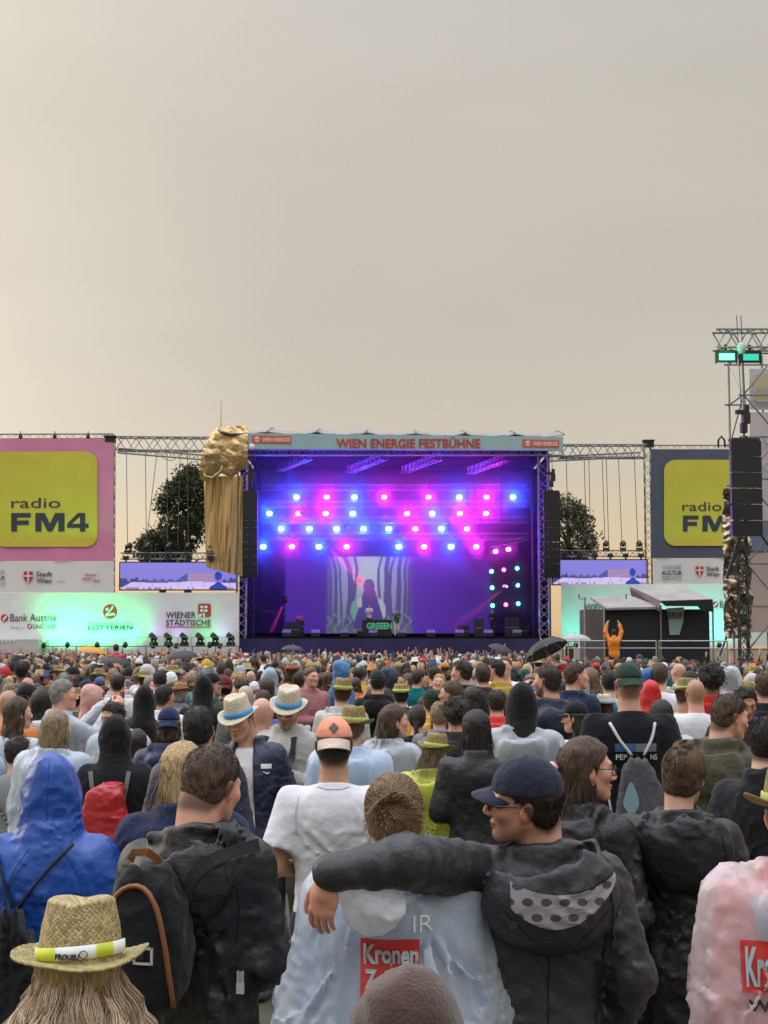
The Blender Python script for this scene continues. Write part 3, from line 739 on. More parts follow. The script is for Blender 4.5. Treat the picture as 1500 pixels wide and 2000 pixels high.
M_RUBBER = mat('rain_rubber', src='obj', rough=.30, noise=.08, nscale=6, bump=.6, bscale=10, spec=.5, crease=4., cstr=1.6)
M_FILM = mat('clear_film', src='obj', rough=.13, noise=.06, nscale=9, bump=1., bscale=3, trans=.53, transl=.30, spec=1., crease=6.5, cstr=2.6)
M_FILMY = mat('tinted_film', src='obj', rough=.15, noise=.08, nscale=9, bump=1., bscale=3, trans=.30, transl=.35, spec=.9, crease=6.5, cstr=2.6)
def straw_mat(name, c1, c2):
    m = mat(name, c1, rough=.75, bump=.5, bscale=90, spec=.3); nt = m.node_tree; N = nt.nodes; L = nt.links; b = N['Principled BSDF']
    tc = N.new('ShaderNodeTexCoord'); w = N.new('ShaderNodeTexNoise'); w.inputs['Scale'].default_value = 95; w.inputs['Detail'].default_value = 3
    mp = N.new('ShaderNodeMapping'); mp.inputs['Scale'].default_value = (1, 1, .45); L.new(tc.outputs['Object'], mp.inputs[0]); L.new(mp.outputs[0], w.inputs[0])
    x = N.new('ShaderNodeMix'); x.data_type = 'RGBA'; r = N.new('ShaderNodeMapRange'); r.inputs[1].default_value = .35; r.inputs[2].default_value = .65
    L.new(w.outputs[0], r.inputs[0]); L.new(r.outputs[0], x.inputs['Factor']); x.inputs['A'].default_value = (*c1, 1); x.inputs['B'].default_value = (*c2, 1)
    L.new(x.outputs['Result'], b.inputs['Base Color']); return m
M_STRAW = straw_mat('straw', (.36, .27, .12), (.20, .15, .055))
M_PALE = straw_mat('pale_straw', (.66, .60, .46), (.52, .47, .34))
M_BAND = mat('hat_band', src='obj', rough=.6, noise=.1, nscale=30)
M_PLASTIC = mat('black_plastic', (.02, .02, .022), rough=.4)
M_METAL = mat('grey_metal', (.5, .5, .5), rough=.35, metal=.9)

_cache = {}
def cached(key, fn):
    k = repr(key)
    if k not in _cache: _cache[k] = fn()
    return _cache[k]
def vf_mesh(name, vf, m, smooth=True):
    me = new_mesh(name, vf[0], vf[1], smooth); me.materials.append(m); return me
TOPM = dict(tee=M_TEE, jacket=M_CLOTH, shell=M_SHELL, rubber=M_RUBBER, knit=M_KNIT, film=M_FILM, filmy=M_FILMY)
BODYKEYS = ('head', 'sex', 'skin', 'hairc', 'hair', 'armL', 'armR', 'handL', 'handR', 'h', 'hb', 'hh', 'stubble', 'face', 'eyes', 'hands', 'belly')

def person(label, px, py, d, yaw=0, o=None, tops=(), hair=None, hat=None, legs=(.03, .03, .04), group=None, H=None, X=None, shoes=True, lres=.035):
    """px,py: photo pixel of the crown of the head; d: distance; tops: list of (part name, material key, colour, garment kwargs)"""
    o = dict(o or {})
    if X is None:
        P = at(px, py, d); X = P.x; H = P.z
    s = H / 1.748
    root = empty('person', (X, d, 0), (0, 0, R(yaw)), s)
    tag(root, label, 'person', group)
    style = hair[0] if hair else 'bald'
    o.setdefault('hair', style); o.setdefault('hairc', hair[1] if hair else 'brown')
    hd = o.get('head', (0, 0, 0)); M = head_frame(*hd)
    bo = {k: o[k] for k in BODYKEYS if k in o}
    def mk():
        V, Fq, C = body_part(bo); me = new_mesh('body', V, Fq, True, C); me.materials.append(M_SKIN); return me
    put('body', cached(('body', sorted(bo.items(), key=str)), mk), root)
    for (pn, mk_, colr, kw) in tops:
        kind = {'tee': 'tee'}.get(mk_, 'jacket')
        go = {k: o[k] for k in ('head', 'sex', 'armL', 'armR', 'belly') if k in o}
        if kw.get('hood') != 'up': go.pop('head', None)
        me = cached(('top', pn, mk_, sorted(go.items(), key=str), sorted(kw.items(), key=str)), lambda: vf_mesh(pn, garment(go, kind, **kw), TOPM[mk_]))
        put(pn, me, root, color=colr)
    if style not in ('bald', 'buzz', 'none'):
        hres = o.get('hhair', .009)
        me = cached(('hair', style, o.get('hseed', 1), hres, bool(hat) or 'under' in o, o.get('nstr')), lambda: vf_mesh('hair', hair_part(style, o.get('hseed', 1), hres, bool(hat) or 'under' in o, o['nstr'] if 'nstr' in o else 4200 if hres < .007 else 1100 if hres < .009 else 480), M_HAIR))
        Mh = Matrix([list(map(float, q)) for q in M]); off = Vector([float(v) for v in NB]) - Mh @ Vector([float(v) for v in NB - HC])
        put('hair', me, root, color=HAIRC[o['hairc']], loc=off, rot=Mh.to_euler(), scale=float(HS))
    if hat: headgear(root, hat, M, hd)
    if legs is not None:
        me = cached(('legs', o.get('sex', 'm'), lres), lambda: vf_mesh('trousers', trousers_part(o, h=lres), M_CLOTH)); put('trousers', me, root, color=legs)
        if shoes: put('shoes', cached(('shoes',), lambda: vf_mesh('shoes', shoes_part(), M_CLOTH)), root, color=(.05, .05, .05))
    return root

def headgear(root, hat, M, hd):
    kind = hat[0]
    def fix(vf): return (from_head(vf[0], M), vf[1])
    if kind in ('fedora', 'straw', 'boater'):
        a = dict(fedora=(.042, 48, .125), straw=(.055, 40, .108), boater=(.05, 40, .09))[kind]
        key = ('hat', kind, hd, hat[4] if len(hat) > 4 else 1)
        def mk():
            c, b = fedora(*a); return vf_mesh('hat', fix(c), M_PALE if hat[2] == 'pale' else M_STRAW), vf_mesh('hat_band', fix(b), M_BAND)
        mh, mb = cached(key + (hat[2],), mk)
        h_ = put('hat', mh, root); put('hat_band', mb, h_, color=hat[1])
    elif kind in ('cap', 'capback'):
        cr, pk = cached(('cap', kind, hd, hat[3] if len(hat) > 3 else .008), lambda: tuple(vf_mesh(n, fix(v), M_CLOTH) for n, v in zip(('cap', 'peak'), cap_mesh(kind == 'capback', hat[3] if len(hat) > 3 else .008, 1.0, .04 if kind == 'capback' else .014))))
        c_ = put('cap', cr, root, color=hat[1]); put('peak', pk, c_, color=hat[2] if len(hat) > 2 and hat[2] else hat[1])
    elif kind == 'beanie':
        put('beanie', cached(('beanie', hd), lambda: vf_mesh('beanie', fix(beanie_mesh()), M_KNIT)), root, color=hat[1])
    elif kind == 'bucket':
        pr = [(.0, .135), (.05, .134), (.07, .128), (.085, .115), (.098, .04), (.100, .035), (.135, .0), (.137, -.002), (.133, -.003), (.098, .03)]
        put('bucket_hat', cached(('bucket', hd), lambda: vf_mesh('bucket_hat', fix(hat_grid(pr, 28, lambda V: V * np.array((.95, 1.1, 1), f32) + np.array((0, -.012, 0), f32))), M_CLOTH)), root, color=hat[1])

# ------------------------------------------------------------------ ground
def build_ground():
    m = mat('trodden_grass', (.075, .075, .045), rough=.95, noise=.5, nscale=1.2, bump=.6, bscale=6)
    nx, ny = 60, 80
    xs = np.concatenate([-np.geomspace(900, 1, nx // 2), np.geomspace(1, 900, nx // 2)]); ys = np.concatenate([[-60, -20, -5], np.geomspace(1, 2500, ny)])
    G = np.zeros((len(xs), len(ys), 3)); G[..., 0] = xs[:, None]; G[..., 1] = ys[None]
    b = MB().sheet(G); g = b.obj('ground', m, smooth=True); tag(g, 'trodden muddy grass of the festival meadow', None, kind='structure')
build_ground()

# ------------------------------------------------------------------ shared stage materials
M_TRUSS = mat('aluminium_truss', (.30, .30, .31), rough=.38, metal=.85, noise=.12, nscale=3)
M_STEEL = mat('scaffold_steel', (.26, .26, .27), rough=.45, metal=.8, noise=.2, nscale=2)
M_BLACK = mat('stage_black', (.008, .008, .010), rough=.9, spec=.1, noise=.2, nscale=.7, bump=.15, bscale=1.5)
M_DARK = mat('dark_gear', (.013, .013, .015), rough=.5, noise=.2, nscale=2)
M_CABLE = mat('steel_cable', (.10, .09, .085), rough=.5, metal=.3)
M_WHITEP = mat('white_print', (.72, .72, .72), rough=.7, noise=.04, nscale=1.5, bump=.1, bscale=2)
M_PINK = mat('pink_print', (.66, .235, .40), rough=.75, noise=.06, nscale=.8, bump=.15, bscale=1.4)
M_SLATE = mat('slate_print', (.085, .095, .14), rough=.75, noise=.08, nscale=.8, bump=.15, bscale=1.4)
M_YEL = mat('yellow_print', (.60, .53, .06), rough=.75, noise=.06, nscale=.6, bump=.12, bscale=1.4)
M_INK = mat('dark_ink', (.035, .04, .065), rough=.7)
M_INKG = mat('grey_ink', (.33, .33, .34), rough=.7)
M_RED = mat('red_ink', (.50, .045, .035), rough=.7)
M_RED2 = mat('soft_red_ink', (.58, .16, .11), rough=.7)
M_TURQ = mat('fascia_print', (.32, .48, .52), rough=.7, noise=.05, nscale=1.2, bump=.1, bscale=2)

def rect_sheet(x0, y0, x1, y1, d, nx=2, ny=2, wave=0., d1=None, seed=0, t=.012):
    """a printed sheet that covers the photo rectangle at distance d (left) to d1 (right), front and back faces"""
    d1 = d if d1 is None else d1; r = np.random.RandomState(seed); ph = r.uniform(0, 6, 6)
    G = np.zeros((nx, ny, 3))
    for i, u in enumerate(np.linspace(0, 1, nx)):
        for j, v in enumerate(np.linspace(0, 1, ny)):
            p = at(x0 + (x1 - x0) * u, y0 + (y1 - y0) * v, d + (d1 - d) * u)
            w = wave * (math.sin(p.x * 1.3 + ph[0]) * math.sin(p.z * .9 + ph[1]) + .5 * math.sin(p.x * 3.1 + p.z * .7 + ph[2]))
            G[i, j] = (p.x, p.y + w, p.z)
    B = G.copy(); B[..., 1] += t
    b = MB(); b.sheet(G); b.sheet(B[:, ::-1])
    def strip(a, c): b.sheet(np.stack([a, c], 0))
    strip(B[:, 0], G[:, 0]); strip(G[:, -1], B[:, -1]); strip(G[0], B[0]); strip(B[-1], G[-1])
    return b

def text_mesh(s, bold=0., space=1.):
    c = bpy.data.curves.new('t', 'FONT'); c.body = s; c.size = 1; c.offset = bold; c.resolution_u = 3; c.space_character = space
    c.fill_mode = 'FRONT'; c.extrude = 0.004
    o = bpy.data.objects.new('t', c); COL.objects.link(o)
    me = bpy.data.meshes.new_from_object(o.evaluated_get(bpy.context.evaluated_depsgraph_get()))
    bpy.data.objects.remove(o); bpy.data.curves.remove(c); return me
def fit(me, x0, y0, x1, y1, d, gap=.04):
    n = len(me.vertices); co = np.zeros(n * 3, f32); me.vertices.foreach_get('co', co); co = co.reshape(-1, 3)
    lo, hi = co.min(0), co.max(0); a, b = at(x0, y1, d - gap), at(x1, y0, d - gap)
    q = np.zeros_like(co); q[:, 0] = a.x + (co[:, 0] - lo[0]) / (hi[0] - lo[0]) * (b.x - a.x)
    q[:, 2] = a.z + (co[:, 1] - lo[1]) / (hi[1] - lo[1]) * (b.z - a.z); q[:, 1] = d - gap - (co[:, 2] - lo[2]) * .8
    me.vertices.foreach_set('co', q.ravel()); me.update(); return me
def text(s, x0, y0, x1, y1, d, m, parent=None, bold=0., name='lettering', gap=.04, space=1.):
    return put(name, fit(text_mesh(s, bold, space), x0, y0, x1, y1, d, gap), parent, mat=m)
def poly(pts, d, m, parent, name, gap=.03, t=.012):
    """polygon through photo pixels on the plane at distance d"""
    P = [at(x, y, d - gap) for x, y in pts]; n = len(P)
    b = MB(); b.add([tuple(p) for p in P] + [(p.x, p.y + t, p.z) for p in P], [tuple(range(n)), tuple(range(2 * n - 1, n - 1, -1))] + [(i, (i + 1) % n, n + (i + 1) % n, n + i)[::-1] for i in range(n)])
    return b.obj(name, m, parent)
def rrect(x0, y0, x1, y1, r, n=6):
    o = []
    for cx, cy, a in ((x1 - r, y0 + r, -90), (x1 - r, y1 - r, 0), (x0 + r, y1 - r, 90), (x0 + r, y0 + r, 180)):
        o += [(cx + r * math.cos(R(a + 90 * k / n)), cy + r * math.sin(R(a + 90 * k / n))) for k in range(n + 1)]
    return o
def disc(cx, cy, r, n=20): return [(cx + r * math.cos(2 * math.pi * k / n), cy + r * math.sin(2 * math.pi * k / n)) for k in range(n)]

def truss(b, p, q, w=.45, r=.035, bay=.9, n=5):
    """box truss between two points"""
    p, q = Vector(p), Vector(q); d = (q - p); L = d.length; d.normalize()
    s = d.cross(Vector((0, 0, 1))) if abs(d.z) < .9 else d.cross(Vector((0, 1, 0))); s.normalize(); u = s.cross(d)
    C = [(s * a + u * c) * (w / 2) for a, c in ((-1, -1), (1, -1), (1, 1), (-1, 1))]
    for c in C: b.tube(p + c, q + c, r, n, caps=False)
    k = max(1, round(L / bay))
    for i in range(k):
        a0, a1 = p + d * (L * i / k), p + d * (L * (i + 1) / k)
        for f in range(4):
            c0, c1 = C[f], C[(f + 1) % 4]
            mid = (a0 + a1) / 2
            b.tube(a0 + c0, mid + c1, r * .55, 4, caps=False); b.tube(mid + c1, a1 + c0, r * .55, 4, caps=False)
    return b

# ------------------------------------------------------------------ radio banners
F_POLY = [[(0, 0), (.28, 0), (.28, .36), (.86, .36), (.86, .60), (.28, .60), (.28, .76), (.95, .76), (.95, 1), (0, 1)]]
M_POLY = [[(0, 0), (.21, 0), (.21, .66), (.42, 0), (.58, 0), (.79, .66), (.79, 0), (1, 0), (1, 1), (.68, 1), (.5, .42), (.32, 1), (0, 1)]]
FOUR_POLY = [[(.60, 0), (.84, 0), (.84, .20), (1, .20), (1, .42), (.84, .42), (.84, 1), (.50, 1), (0, .42), (0, .20), (.60, .20)]]
FOUR_HOLE = [(.24, .42), (.60, .42), (.60, .80)]
def big_letters(parent, d, m, ym, boxes):
    for (pl, hole), (x0, y0, x1, y1) in zip(((F_POLY, None), (M_POLY, None), (FOUR_POLY, FOUR_HOLE)), boxes):
        if x1 <= x0: continue
        f = lambda q: (x0 + (x1 - x0) * q[0], y1 - (y1 - y0) * q[1])
        o = poly([f(q) for q in pl[0]], d, m, parent, 'letter', .06)
        if hole: poly([f(q) for q in hole], d, ym, o, 'letter_opening', .085)
def crest(parent, d, x0, y0, x1, y1):
    w, h = x1 - x0, y1 - y0
    s = poly([(x0, y0), (x1, y0), (x1, y0 + .55 * h), (x0 + .85 * w, y0 + .8 * h), (x0 + .5 * w, y1), (x0 + .15 * w, y0 + .8 * h), (x0, y0 + .55 * h)], d, M_RED, parent, 'crest', .03)
    poly([(x0 + .42 * w, y0), (x0 + .58 * w, y0), (x0 + .58 * w, y1), (x0 + .42 * w, y1)], d, M_WHITEP, s, 'crest_bar', .05)
    poly([(x0, y0 + .34 * h), (x1, y0 + .34 * h), (x1, y0 + .47 * h), (x0, y0 + .47 * h)], d, M_WHITEP, s, 'crest_bar', .055)
def radio_banner_left():
    d = 97.; t = empty('banner', at(80, 1265, d)); t.location.z = 0
    tag(t, 'tall pink banner with yellow rounded square reading radio FM4', 'banner', 'radio banners flanking the stage')
    t.location = (0, 0, 0)
    rect_sheet(-90, 857, 222, 1096, d, 40, 30, .03, seed=1).obj('pink_sheet', M_PINK, t, smooth=True)
    poly(rrect(-12, 882, 190, 1068, 22), d - .06, M_YEL, t, 'yellow_square', .03)
    text('radio', 22, 972, 118, 992, d - .06, M_INK, t, .0, gap=.06)
    big_letters(t, d - .06, M_INK, M_YEL, ((22, 1002, 62, 1038), (69, 1002, 126, 1038), (131, 1002, 173, 1038)))
    rect_sheet(-90, 1096.3, 222, 1157, d, 24, 8, .03, seed=2).obj('sponsor_strip', M_WHITEP, t, smooth=True)
    crest(t, d - .04, 46, 1116, 64, 1138)
    text('Stadt', 71, 1116, 102, 1126, d - .04, M_INK, t, .012); text('Wien', 71, 1129, 101, 1139, d - .04, M_INK, t, .012)
    text('ER', -2, 1113, 10, 1121, d - .04, M_INKG, t); text('UR', -2, 1125, 10, 1133, d - .04, M_INK, t, .015); text('CE', -2, 1136, 10, 1144, d - .04, M_INKG, t)
    text('Kultur', 113, 1134, 128, 1138, d - .04, M_INKG, t)
    text('donau', 166, 1119, 188, 1125, d - .04, M_RED2, t, .02); text('insel', 161, 1127, 178, 1133, d - .04, M_RED2, t, .02); text('fest', 182, 1131, 195, 1137, d - .04, M_RED2, t, .02)
    b = MB()
    truss(b, at(-90, 853, d + .5), at(222, 852, d + .5), .3, .025); truss(b, at(217, 853, d + .55), (at(217, 1200, d + .55).x, d + .55, 0), .45, .03)
    truss(b, at(-60, 853, d + .55), (at(-60, 1200, d + .55).x, d + .55, 0), .45, .03)
    b.obj('frame', M_TRUSS, t)
    b = MB(); c = at(216, 853, d + .3); b.box(c, (.75, .75, .1)); b.box(c + Vector((0, 0, -.22)), (.6, .6, .3)); b.obj('corner_block', M_DARK, t)
    b = MB()
    for x in (40, 107, 172): c = at(x, 853, d + .2); b.box(c, (.2, .2, .2)); b.tube(c, c + Vector((0, 0, .35)), .03)
    b.obj('clamps', M_DARK, t)['kind'] = 'stuff'
radio_banner_left()
def radio_banner_right():
    d = 104.; t = empty('banner'); tag(t, 'tall slate grey banner with yellow square reading radio FM4', 'banner', 'radio banners flanking the stage')
    rect_sheet(1271, 878, 1560, 1090, d, 30, 24, .03, seed=3).obj('slate_sheet', M_SLATE, t, smooth=True)
    poly(rrect(1297, 898, 1500, 1066, 22), d - .06, M_YEL, t, 'yellow_square', .03)
    text('radio', 1333, 980, 1409, 998, d - .06, M_INK, t, gap=.06)
    big_letters(t, d - .06, M_INK, M_YEL, ((1334, 1007, 1366, 1038), (1372, 1007, 1420, 1038), (1424, 1007, 1462, 1038)))
    rect_sheet(1277, 1090.3, 1560, 1140, d, 24, 8, .03, seed=4).obj('sponsor_strip', M_WHITEP, t, smooth=True)
    text('WIENER', 1294, 1104, 1331, 1112, d - .04, M_INKG, t); text('KULTUR', 1294, 1115, 1332, 1123, d - .04, M_INK, t, .02); text('SERVICE', 1294, 1125, 1331, 1133, d - .04, M_INKG, t)
    crest(t, d - .04, 1359, 1106, 1374, 1125)
    text('Stadt', 1380, 1106, 1405, 1115, d - .04, M_INK, t, .012); text('Wien', 1380, 1117, 1405, 1126, d - .04, M_INK, t, .012)
    b = MB(); x = at(1266, 1000, d + .4).x
    truss(b, (x, d + .4, at(1266, 866, d).z), (x, d + .4, 0), .42, .03); truss(b, at(1270, 874, d + .5), at(1560, 874, d + .5), .3, .025)
    b.obj('frame', M_TRUSS, t)
    c = at(1266, 868, d + .2); MB().box(c, (.7, .6, .35)).box(c + Vector((0, 0, .25)), (.8, .7, .08)).obj('corner_block', M_DARK, t)
radio_banner_right()

# ------------------------------------------------------------------ lower sponsor hoardings
def hoarding_left():
    d = 95.; t = empty('sponsor_hoarding'); tag(t, 'long white sponsor hoarding washed green with bank and lottery logos', 'hoarding')
    rect_sheet(-90, 1157.5, 467, 1276, d, 50, 12, .02, d1=95., seed=6).obj('hoarding_sheet', M_WHITEP, t, smooth=True)
    g = d - .03
    o = poly(disc(9, 1207, 7.5), g, M_RED, t, 'bank_logo', .02); poly([(5, 1209), (12, 1201), (14, 1204), (7, 1213)], g, M_WHITEP, o, 'logo_stroke', .05)
    text('Bank Austria', 20, 1199, 110, 1214, g, M_INK, t, .0)
    text('Member of', 20, 1223, 48, 1228, g, M_INKG, t); o = poly(disc(58, 1223, 5), g, M_RED, t, 'bank_logo', .02); poly([(55, 1224), (60, 1219), (61, 1222), (57, 1227)], g, M_WHITEP, o, 'logo_stroke', .05)
    text('UniCredit', 65, 1218, 110, 1228, g, M_INK, t)
    o = poly(disc(215, 1195, 14, 28), g, M_RED, t, 'lottery_logo', .02)
    poly([(209, 1199), (215, 1195), (221, 1187), (222, 1184), (219, 1184), (213, 1193), (206, 1200), (207, 1204), (213, 1203), (221, 1201), (223, 1203), (225, 1199), (220, 1197), (213, 1199)], g, M_WHITEP, o, 'logo_stroke', .05); poly(disc(209, 1190, 3, 10), g, M_WHITEP, o, 'logo_dot', .05)
    text('österreichische', 172, 1213, 259, 1221, g, M_INKG, t); text('LOTTERIEN', 172, 1222, 259, 1230, g, M_INK, t, .015)
    text('WIENER', 324, 1195, 383, 1207, g, M_INK, t, .012); text('STÄDTISCHE', 324, 1208, 412, 1222, g, M_INK, t, .012)
    poly([(324, 1224), (412, 1224), (412, 1225.5), (324, 1225.5)], g, M_RED, t, 'underline', .02)
    o = poly(rrect(387, 1179, 412, 1205, 4), g, M_RED, t, 'insurer_logo', .02)
    for (a, b_, c, e) in ((391, 1183, 397, 1188), (399, 1183, 405, 1188), (391, 1190, 397, 1195), (399, 1190, 405, 1195)): poly([(a, b_), (c, b_), (c, e), (a, e)], g, M_WHITEP, o, 'logo_window', .05)
    poly([(397, 1197), (400, 1197), (400, 1205), (397, 1205)], g, M_WHITEP, o, 'logo_stem', .05); poly([(388, 1200), (396, 1198), (392, 1205), (388, 1205)], g, M_WHITEP, o, 'logo_leaf', .05)
    b = MB()
    for x in np.linspace(-80, 462, 12): p = at(x, 1160, d + .3); b.tube((p.x, p.y, 0), p, .04)
    for yy in (1165, 1205, 1245): b.tube(at(-90, yy, d + .3), at(467, yy, d + .3), .03)
    b.obj('frame', M_STEEL, t)
    # low catwalk in front
    w = empty('catwalk'); tag(w, 'low steel catwalk carrying lamps in front of the green hoarding', 'catwalk')
    b = MB(); a, c = at(60, 1257, 93.4), at(467, 1254, 93.4); b.box(((a.x + c.x) / 2, 93.6, 2.2), (c.x - a.x, .9, .06)); b.obj('deck', M_STEEL, w)
    b = MB()
    for x in np.linspace(a.x, c.x, 10): b.tube((x, 93.2, 0), (x, 93.2, 2.2), .03); b.tube((x, 93.2, .6), (x + 1.0, 93.2, 2.1), .02)
    b.obj('legs', M_STEEL, w)
    b = MB(); e = at(243, 1245, 93.4)
    for i in range(9): b.tube((e.x + i * .82, 93.2, 2.2), (e.x + i * .82, 93.2, 2.75), .015)
    b.tube((e.x, 93.2, 2.75), (e.x + 8 * .82, 93.2, 2.75), .015); b.obj('guard_rail', M_STEEL, w)
hoarding_left()
def hoarding_right():
    d = 102.; t = empty('sponsor_hoarding'); tag(t, 'pale sponsor hoarding with WIEN lettering behind the dark tent', 'hoarding')
    rect_sheet(1096, 1141, 1560, 1262, d, 40, 12, .02, seed=8).obj('hoarding_sheet', M_WHITEP, t, smooth=True); g = d - .03
    text('WIENER', 1142, 1180, 1196, 1192, g, M_INK, t, .012); text('STÄDTISCHE', 1142, 1194, 1222, 1206, g, M_INK, t, .012)
    text('LOTTERIEN', 1268, 1200, 1336, 1208, g, M_INK, t, .015)
    o = poly(disc(1397, 1181, 6), g, M_RED, t, 'bank_logo', .02); poly([(1393, 1183), (1400, 1176), (1401, 1179), (1395, 1186)], g, M_WHITEP, o, 'logo_stroke', .05)
    text('Bank', 1406, 1174, 1434, 1187, g, M_INK, t)
    b = MB()
    for x in np.linspace(1098, 1550, 10): p = at(x, 1144, d + .3); b.tube((p.x, p.y, 0), p, .04)
    b.obj('frame', M_STEEL, t)
hoarding_right()

# ------------------------------------------------------------------ LED walls
def screen_mesh(x0, y0, x1, y1, d, nx, ny, fn):
    a, b = at(x0, y1, d), at(x1, y0, d); U, Vv = np.meshgrid(np.linspace(0, 1, nx), np.linspace(0, 1, ny), indexing='ij')
    P = np.stack([a.x + U * (b.x - a.x), np.full_like(U, d), a.z + Vv * (b.z - a.z)], -1).reshape(-1, 3)
    ids = np.arange(nx * ny).reshape(nx, ny); Fq = np.stack([ids[:-1, :-1], ids[1:, :-1], ids[1:, 1:], ids[:-1, 1:]], -1).reshape(-1, 4)
    return new_mesh('picture', P, Fq, False, fn(U.ravel(), Vv.ravel()))
def led_mat(name, k):
    m = mat(name, src='attr', rough=.5, emit='src', estr=k); m.node_tree.nodes['Principled BSDF'].inputs['Base Color'].default_value = (.01, .01, .01, 1)
    for l in list(m.node_tree.links):
        if l.to_socket.name == 'Base Color': m.node_tree.links.remove(l)
    return m
def paint(C, m, c): m = np.asarray(m, float)[:, None]; C[:] = C * (1 - m) + m * np.array(c)
def side_picture(u, v):
    C = np.tile(np.array((.25, .22, .72)), (len(u), 1)); C += (v[:, None] - .4) * np.array((.02, .03, .05))
    r = np.random.RandomState(3); bush = .38 + .05 * np.sin(u * 60) + .04 * np.sin(u * 133 + 1)
    paint(C, (v < bush) * (u < .22), (.05, .07, .22)); paint(C, (v < .36 + .04 * np.sin(u * 90)) * (u > .22) * (u < .52) * (v > .22), (.10, .10, .34)); paint(C, (v < bush) * (u > .88), (.06, .07, .25))
    b = (u > .50) * (u < .80) * (v > .30) * (v < .62) * ~((u < .58) & (v > .62 - (.58 - u) * 3)); paint(C, b, (.33, .22, .42)); paint(C, b * (np.sin(v * 90) > .2) * (u > .58), (.48, .33, .55)); paint(C, b * (u < .58), (.07, .10, .38))
    roof = v < .30 - .28 * np.clip(.10 - u, 0, .1) * 10 - .05 * np.abs(np.sin(u * 5)); paint(C, roof, (.66, .55, .92)); paint(C, roof * (np.abs(((u * 9) % 1) - .5) < .05), (.5, .42, .8)); paint(C, (v < .08), (.75, .55, .80)); paint(C, (v < .08) * (np.sin(u * 70 + 3 * np.sin(u * 31)) > .4), (.35, .25, .55))
    hd = ((u - .845) / .03) ** 2 + ((v - .50) / .17) ** 2 < 1; sh = (np.abs(u - .845) < .055 + .02 * (v < .15)) * (v < .30 - 3 * np.abs(u - .845)); paint(C, hd | sh.astype(bool), (.03, .05, .40)); return C
def centre_picture(u, v):
    C = np.tile(np.array((.045, .014, .20)), (len(u), 1)); C *= (1 + .25 * np.sin(u * 9 + 2)[:, None]) * (.75 + .4 * (1 - v)[:, None])
    x = u * 400; y = v * 150                                # photo pixels from the lower left corner
    inn = (x > 80) & (x < 248); bg = np.stack([.23 + .10 * np.exp(-((x - 165) / 45) ** 2), .29 + .14 * np.exp(-((x - 165) / 45) ** 2), .36 + .05 * np.sin(x / 9)], 1) * (.65 + .5 * y / 150)[:, None]
    fade = .85 * ss(0, 30, np.minimum(x - 74, 254 - x)); C = C * (1 - fade[:, None]) + bg * fade[:, None]
    paint(C, inn * np.exp(-((x - 165) / 34) ** 2 - ((y - 120) / 46) ** 2) * .75, (.50, .58, .50))
    r = np.random.RandomState(5)
    for (tx, w, b) in ((88, 3, 1), (97, 5, -2), (108, 3, 2), (122, 9, -6), (136, 5, 5), (184, 4, 2), (194, 8, 4), (207, 5, -3), (219, 7, 3), (232, 4, 2), (241, 5, -2)):
        c = tx + b * np.sin(y / 40 + tx) + 10 * np.clip((y - 125) / 40, 0, 1) * np.sign(165 - tx) * -1
        paint(C, inn * (np.abs(x - c) < w * (.5 + .35 * (1 - y / 150))), (.055, .05, .10))
    paint(C, inn * (y < 16 + 4 * np.sin(x / 7)), (.07, .10, .10)); paint(C, inn * (y < 40) * (np.sin(x / 3.1 + 2 * np.sin(y / 5)) > .7), (.12, .20, .12))
    g = ((x - 143) / 16) ** 2 + ((y - 44) / 24) ** 2 < 1; paint(C, g, (.12, .33, .20)); g = ((x - 182) / 14) ** 2 + ((y - 44) / 24) ** 2 < 1; paint(C, g, (.42, .46, .45))
    body = (np.abs(x - 164) < 30 - .30 * np.clip(y - 20, 0, 90)) & (y > 8) & (y < 84); paint(C, body, (.045, .03, .12)); paint(C, ((x - 163) / 11) ** 2 + ((y - 92) / 14) ** 2 < 1, (.05, .035, .13))
    paint(C, (np.abs(x - 145) < 5) * (np.abs(y - 60) < 10), (.45, .44, .42))
    f = np.hypot(x - 146, y - 103); a = np.arctan2(y - 103, x - 146); paint(C, f < 7 + 2.5 * np.sin(a * 9), (.85, .35, .06)); paint(C, f < 4, (.75, .12, .25)); return C
def side_screen(x0, y0, x1, y1, d, label):
    t = empty('led_screen'); tag(t, label, 'screen', 'side screens'); put('picture', screen_mesh(x0, y0, x1, y1, d, 150, 44, side_picture), t, mat=led_mat('led_side', .95))
    a, b = at(x0 - 2, y1 + 2, d), at(x1 + 2, y0 - 2, d); MB().box(((a.x + b.x) / 2, d + .22, (a.z + b.z) / 2), (b.x - a.x, .4, b.z - a.z)).obj('cabinet', M_DARK, t)
    return t
side_screen(234, 1099, 462, 1151, 98.5, 'violet video screen above the green hoarding')
s2 = side_screen(1080, 1094, 1264, 1141, 104.5, 'violet video screen beside the slate banner')

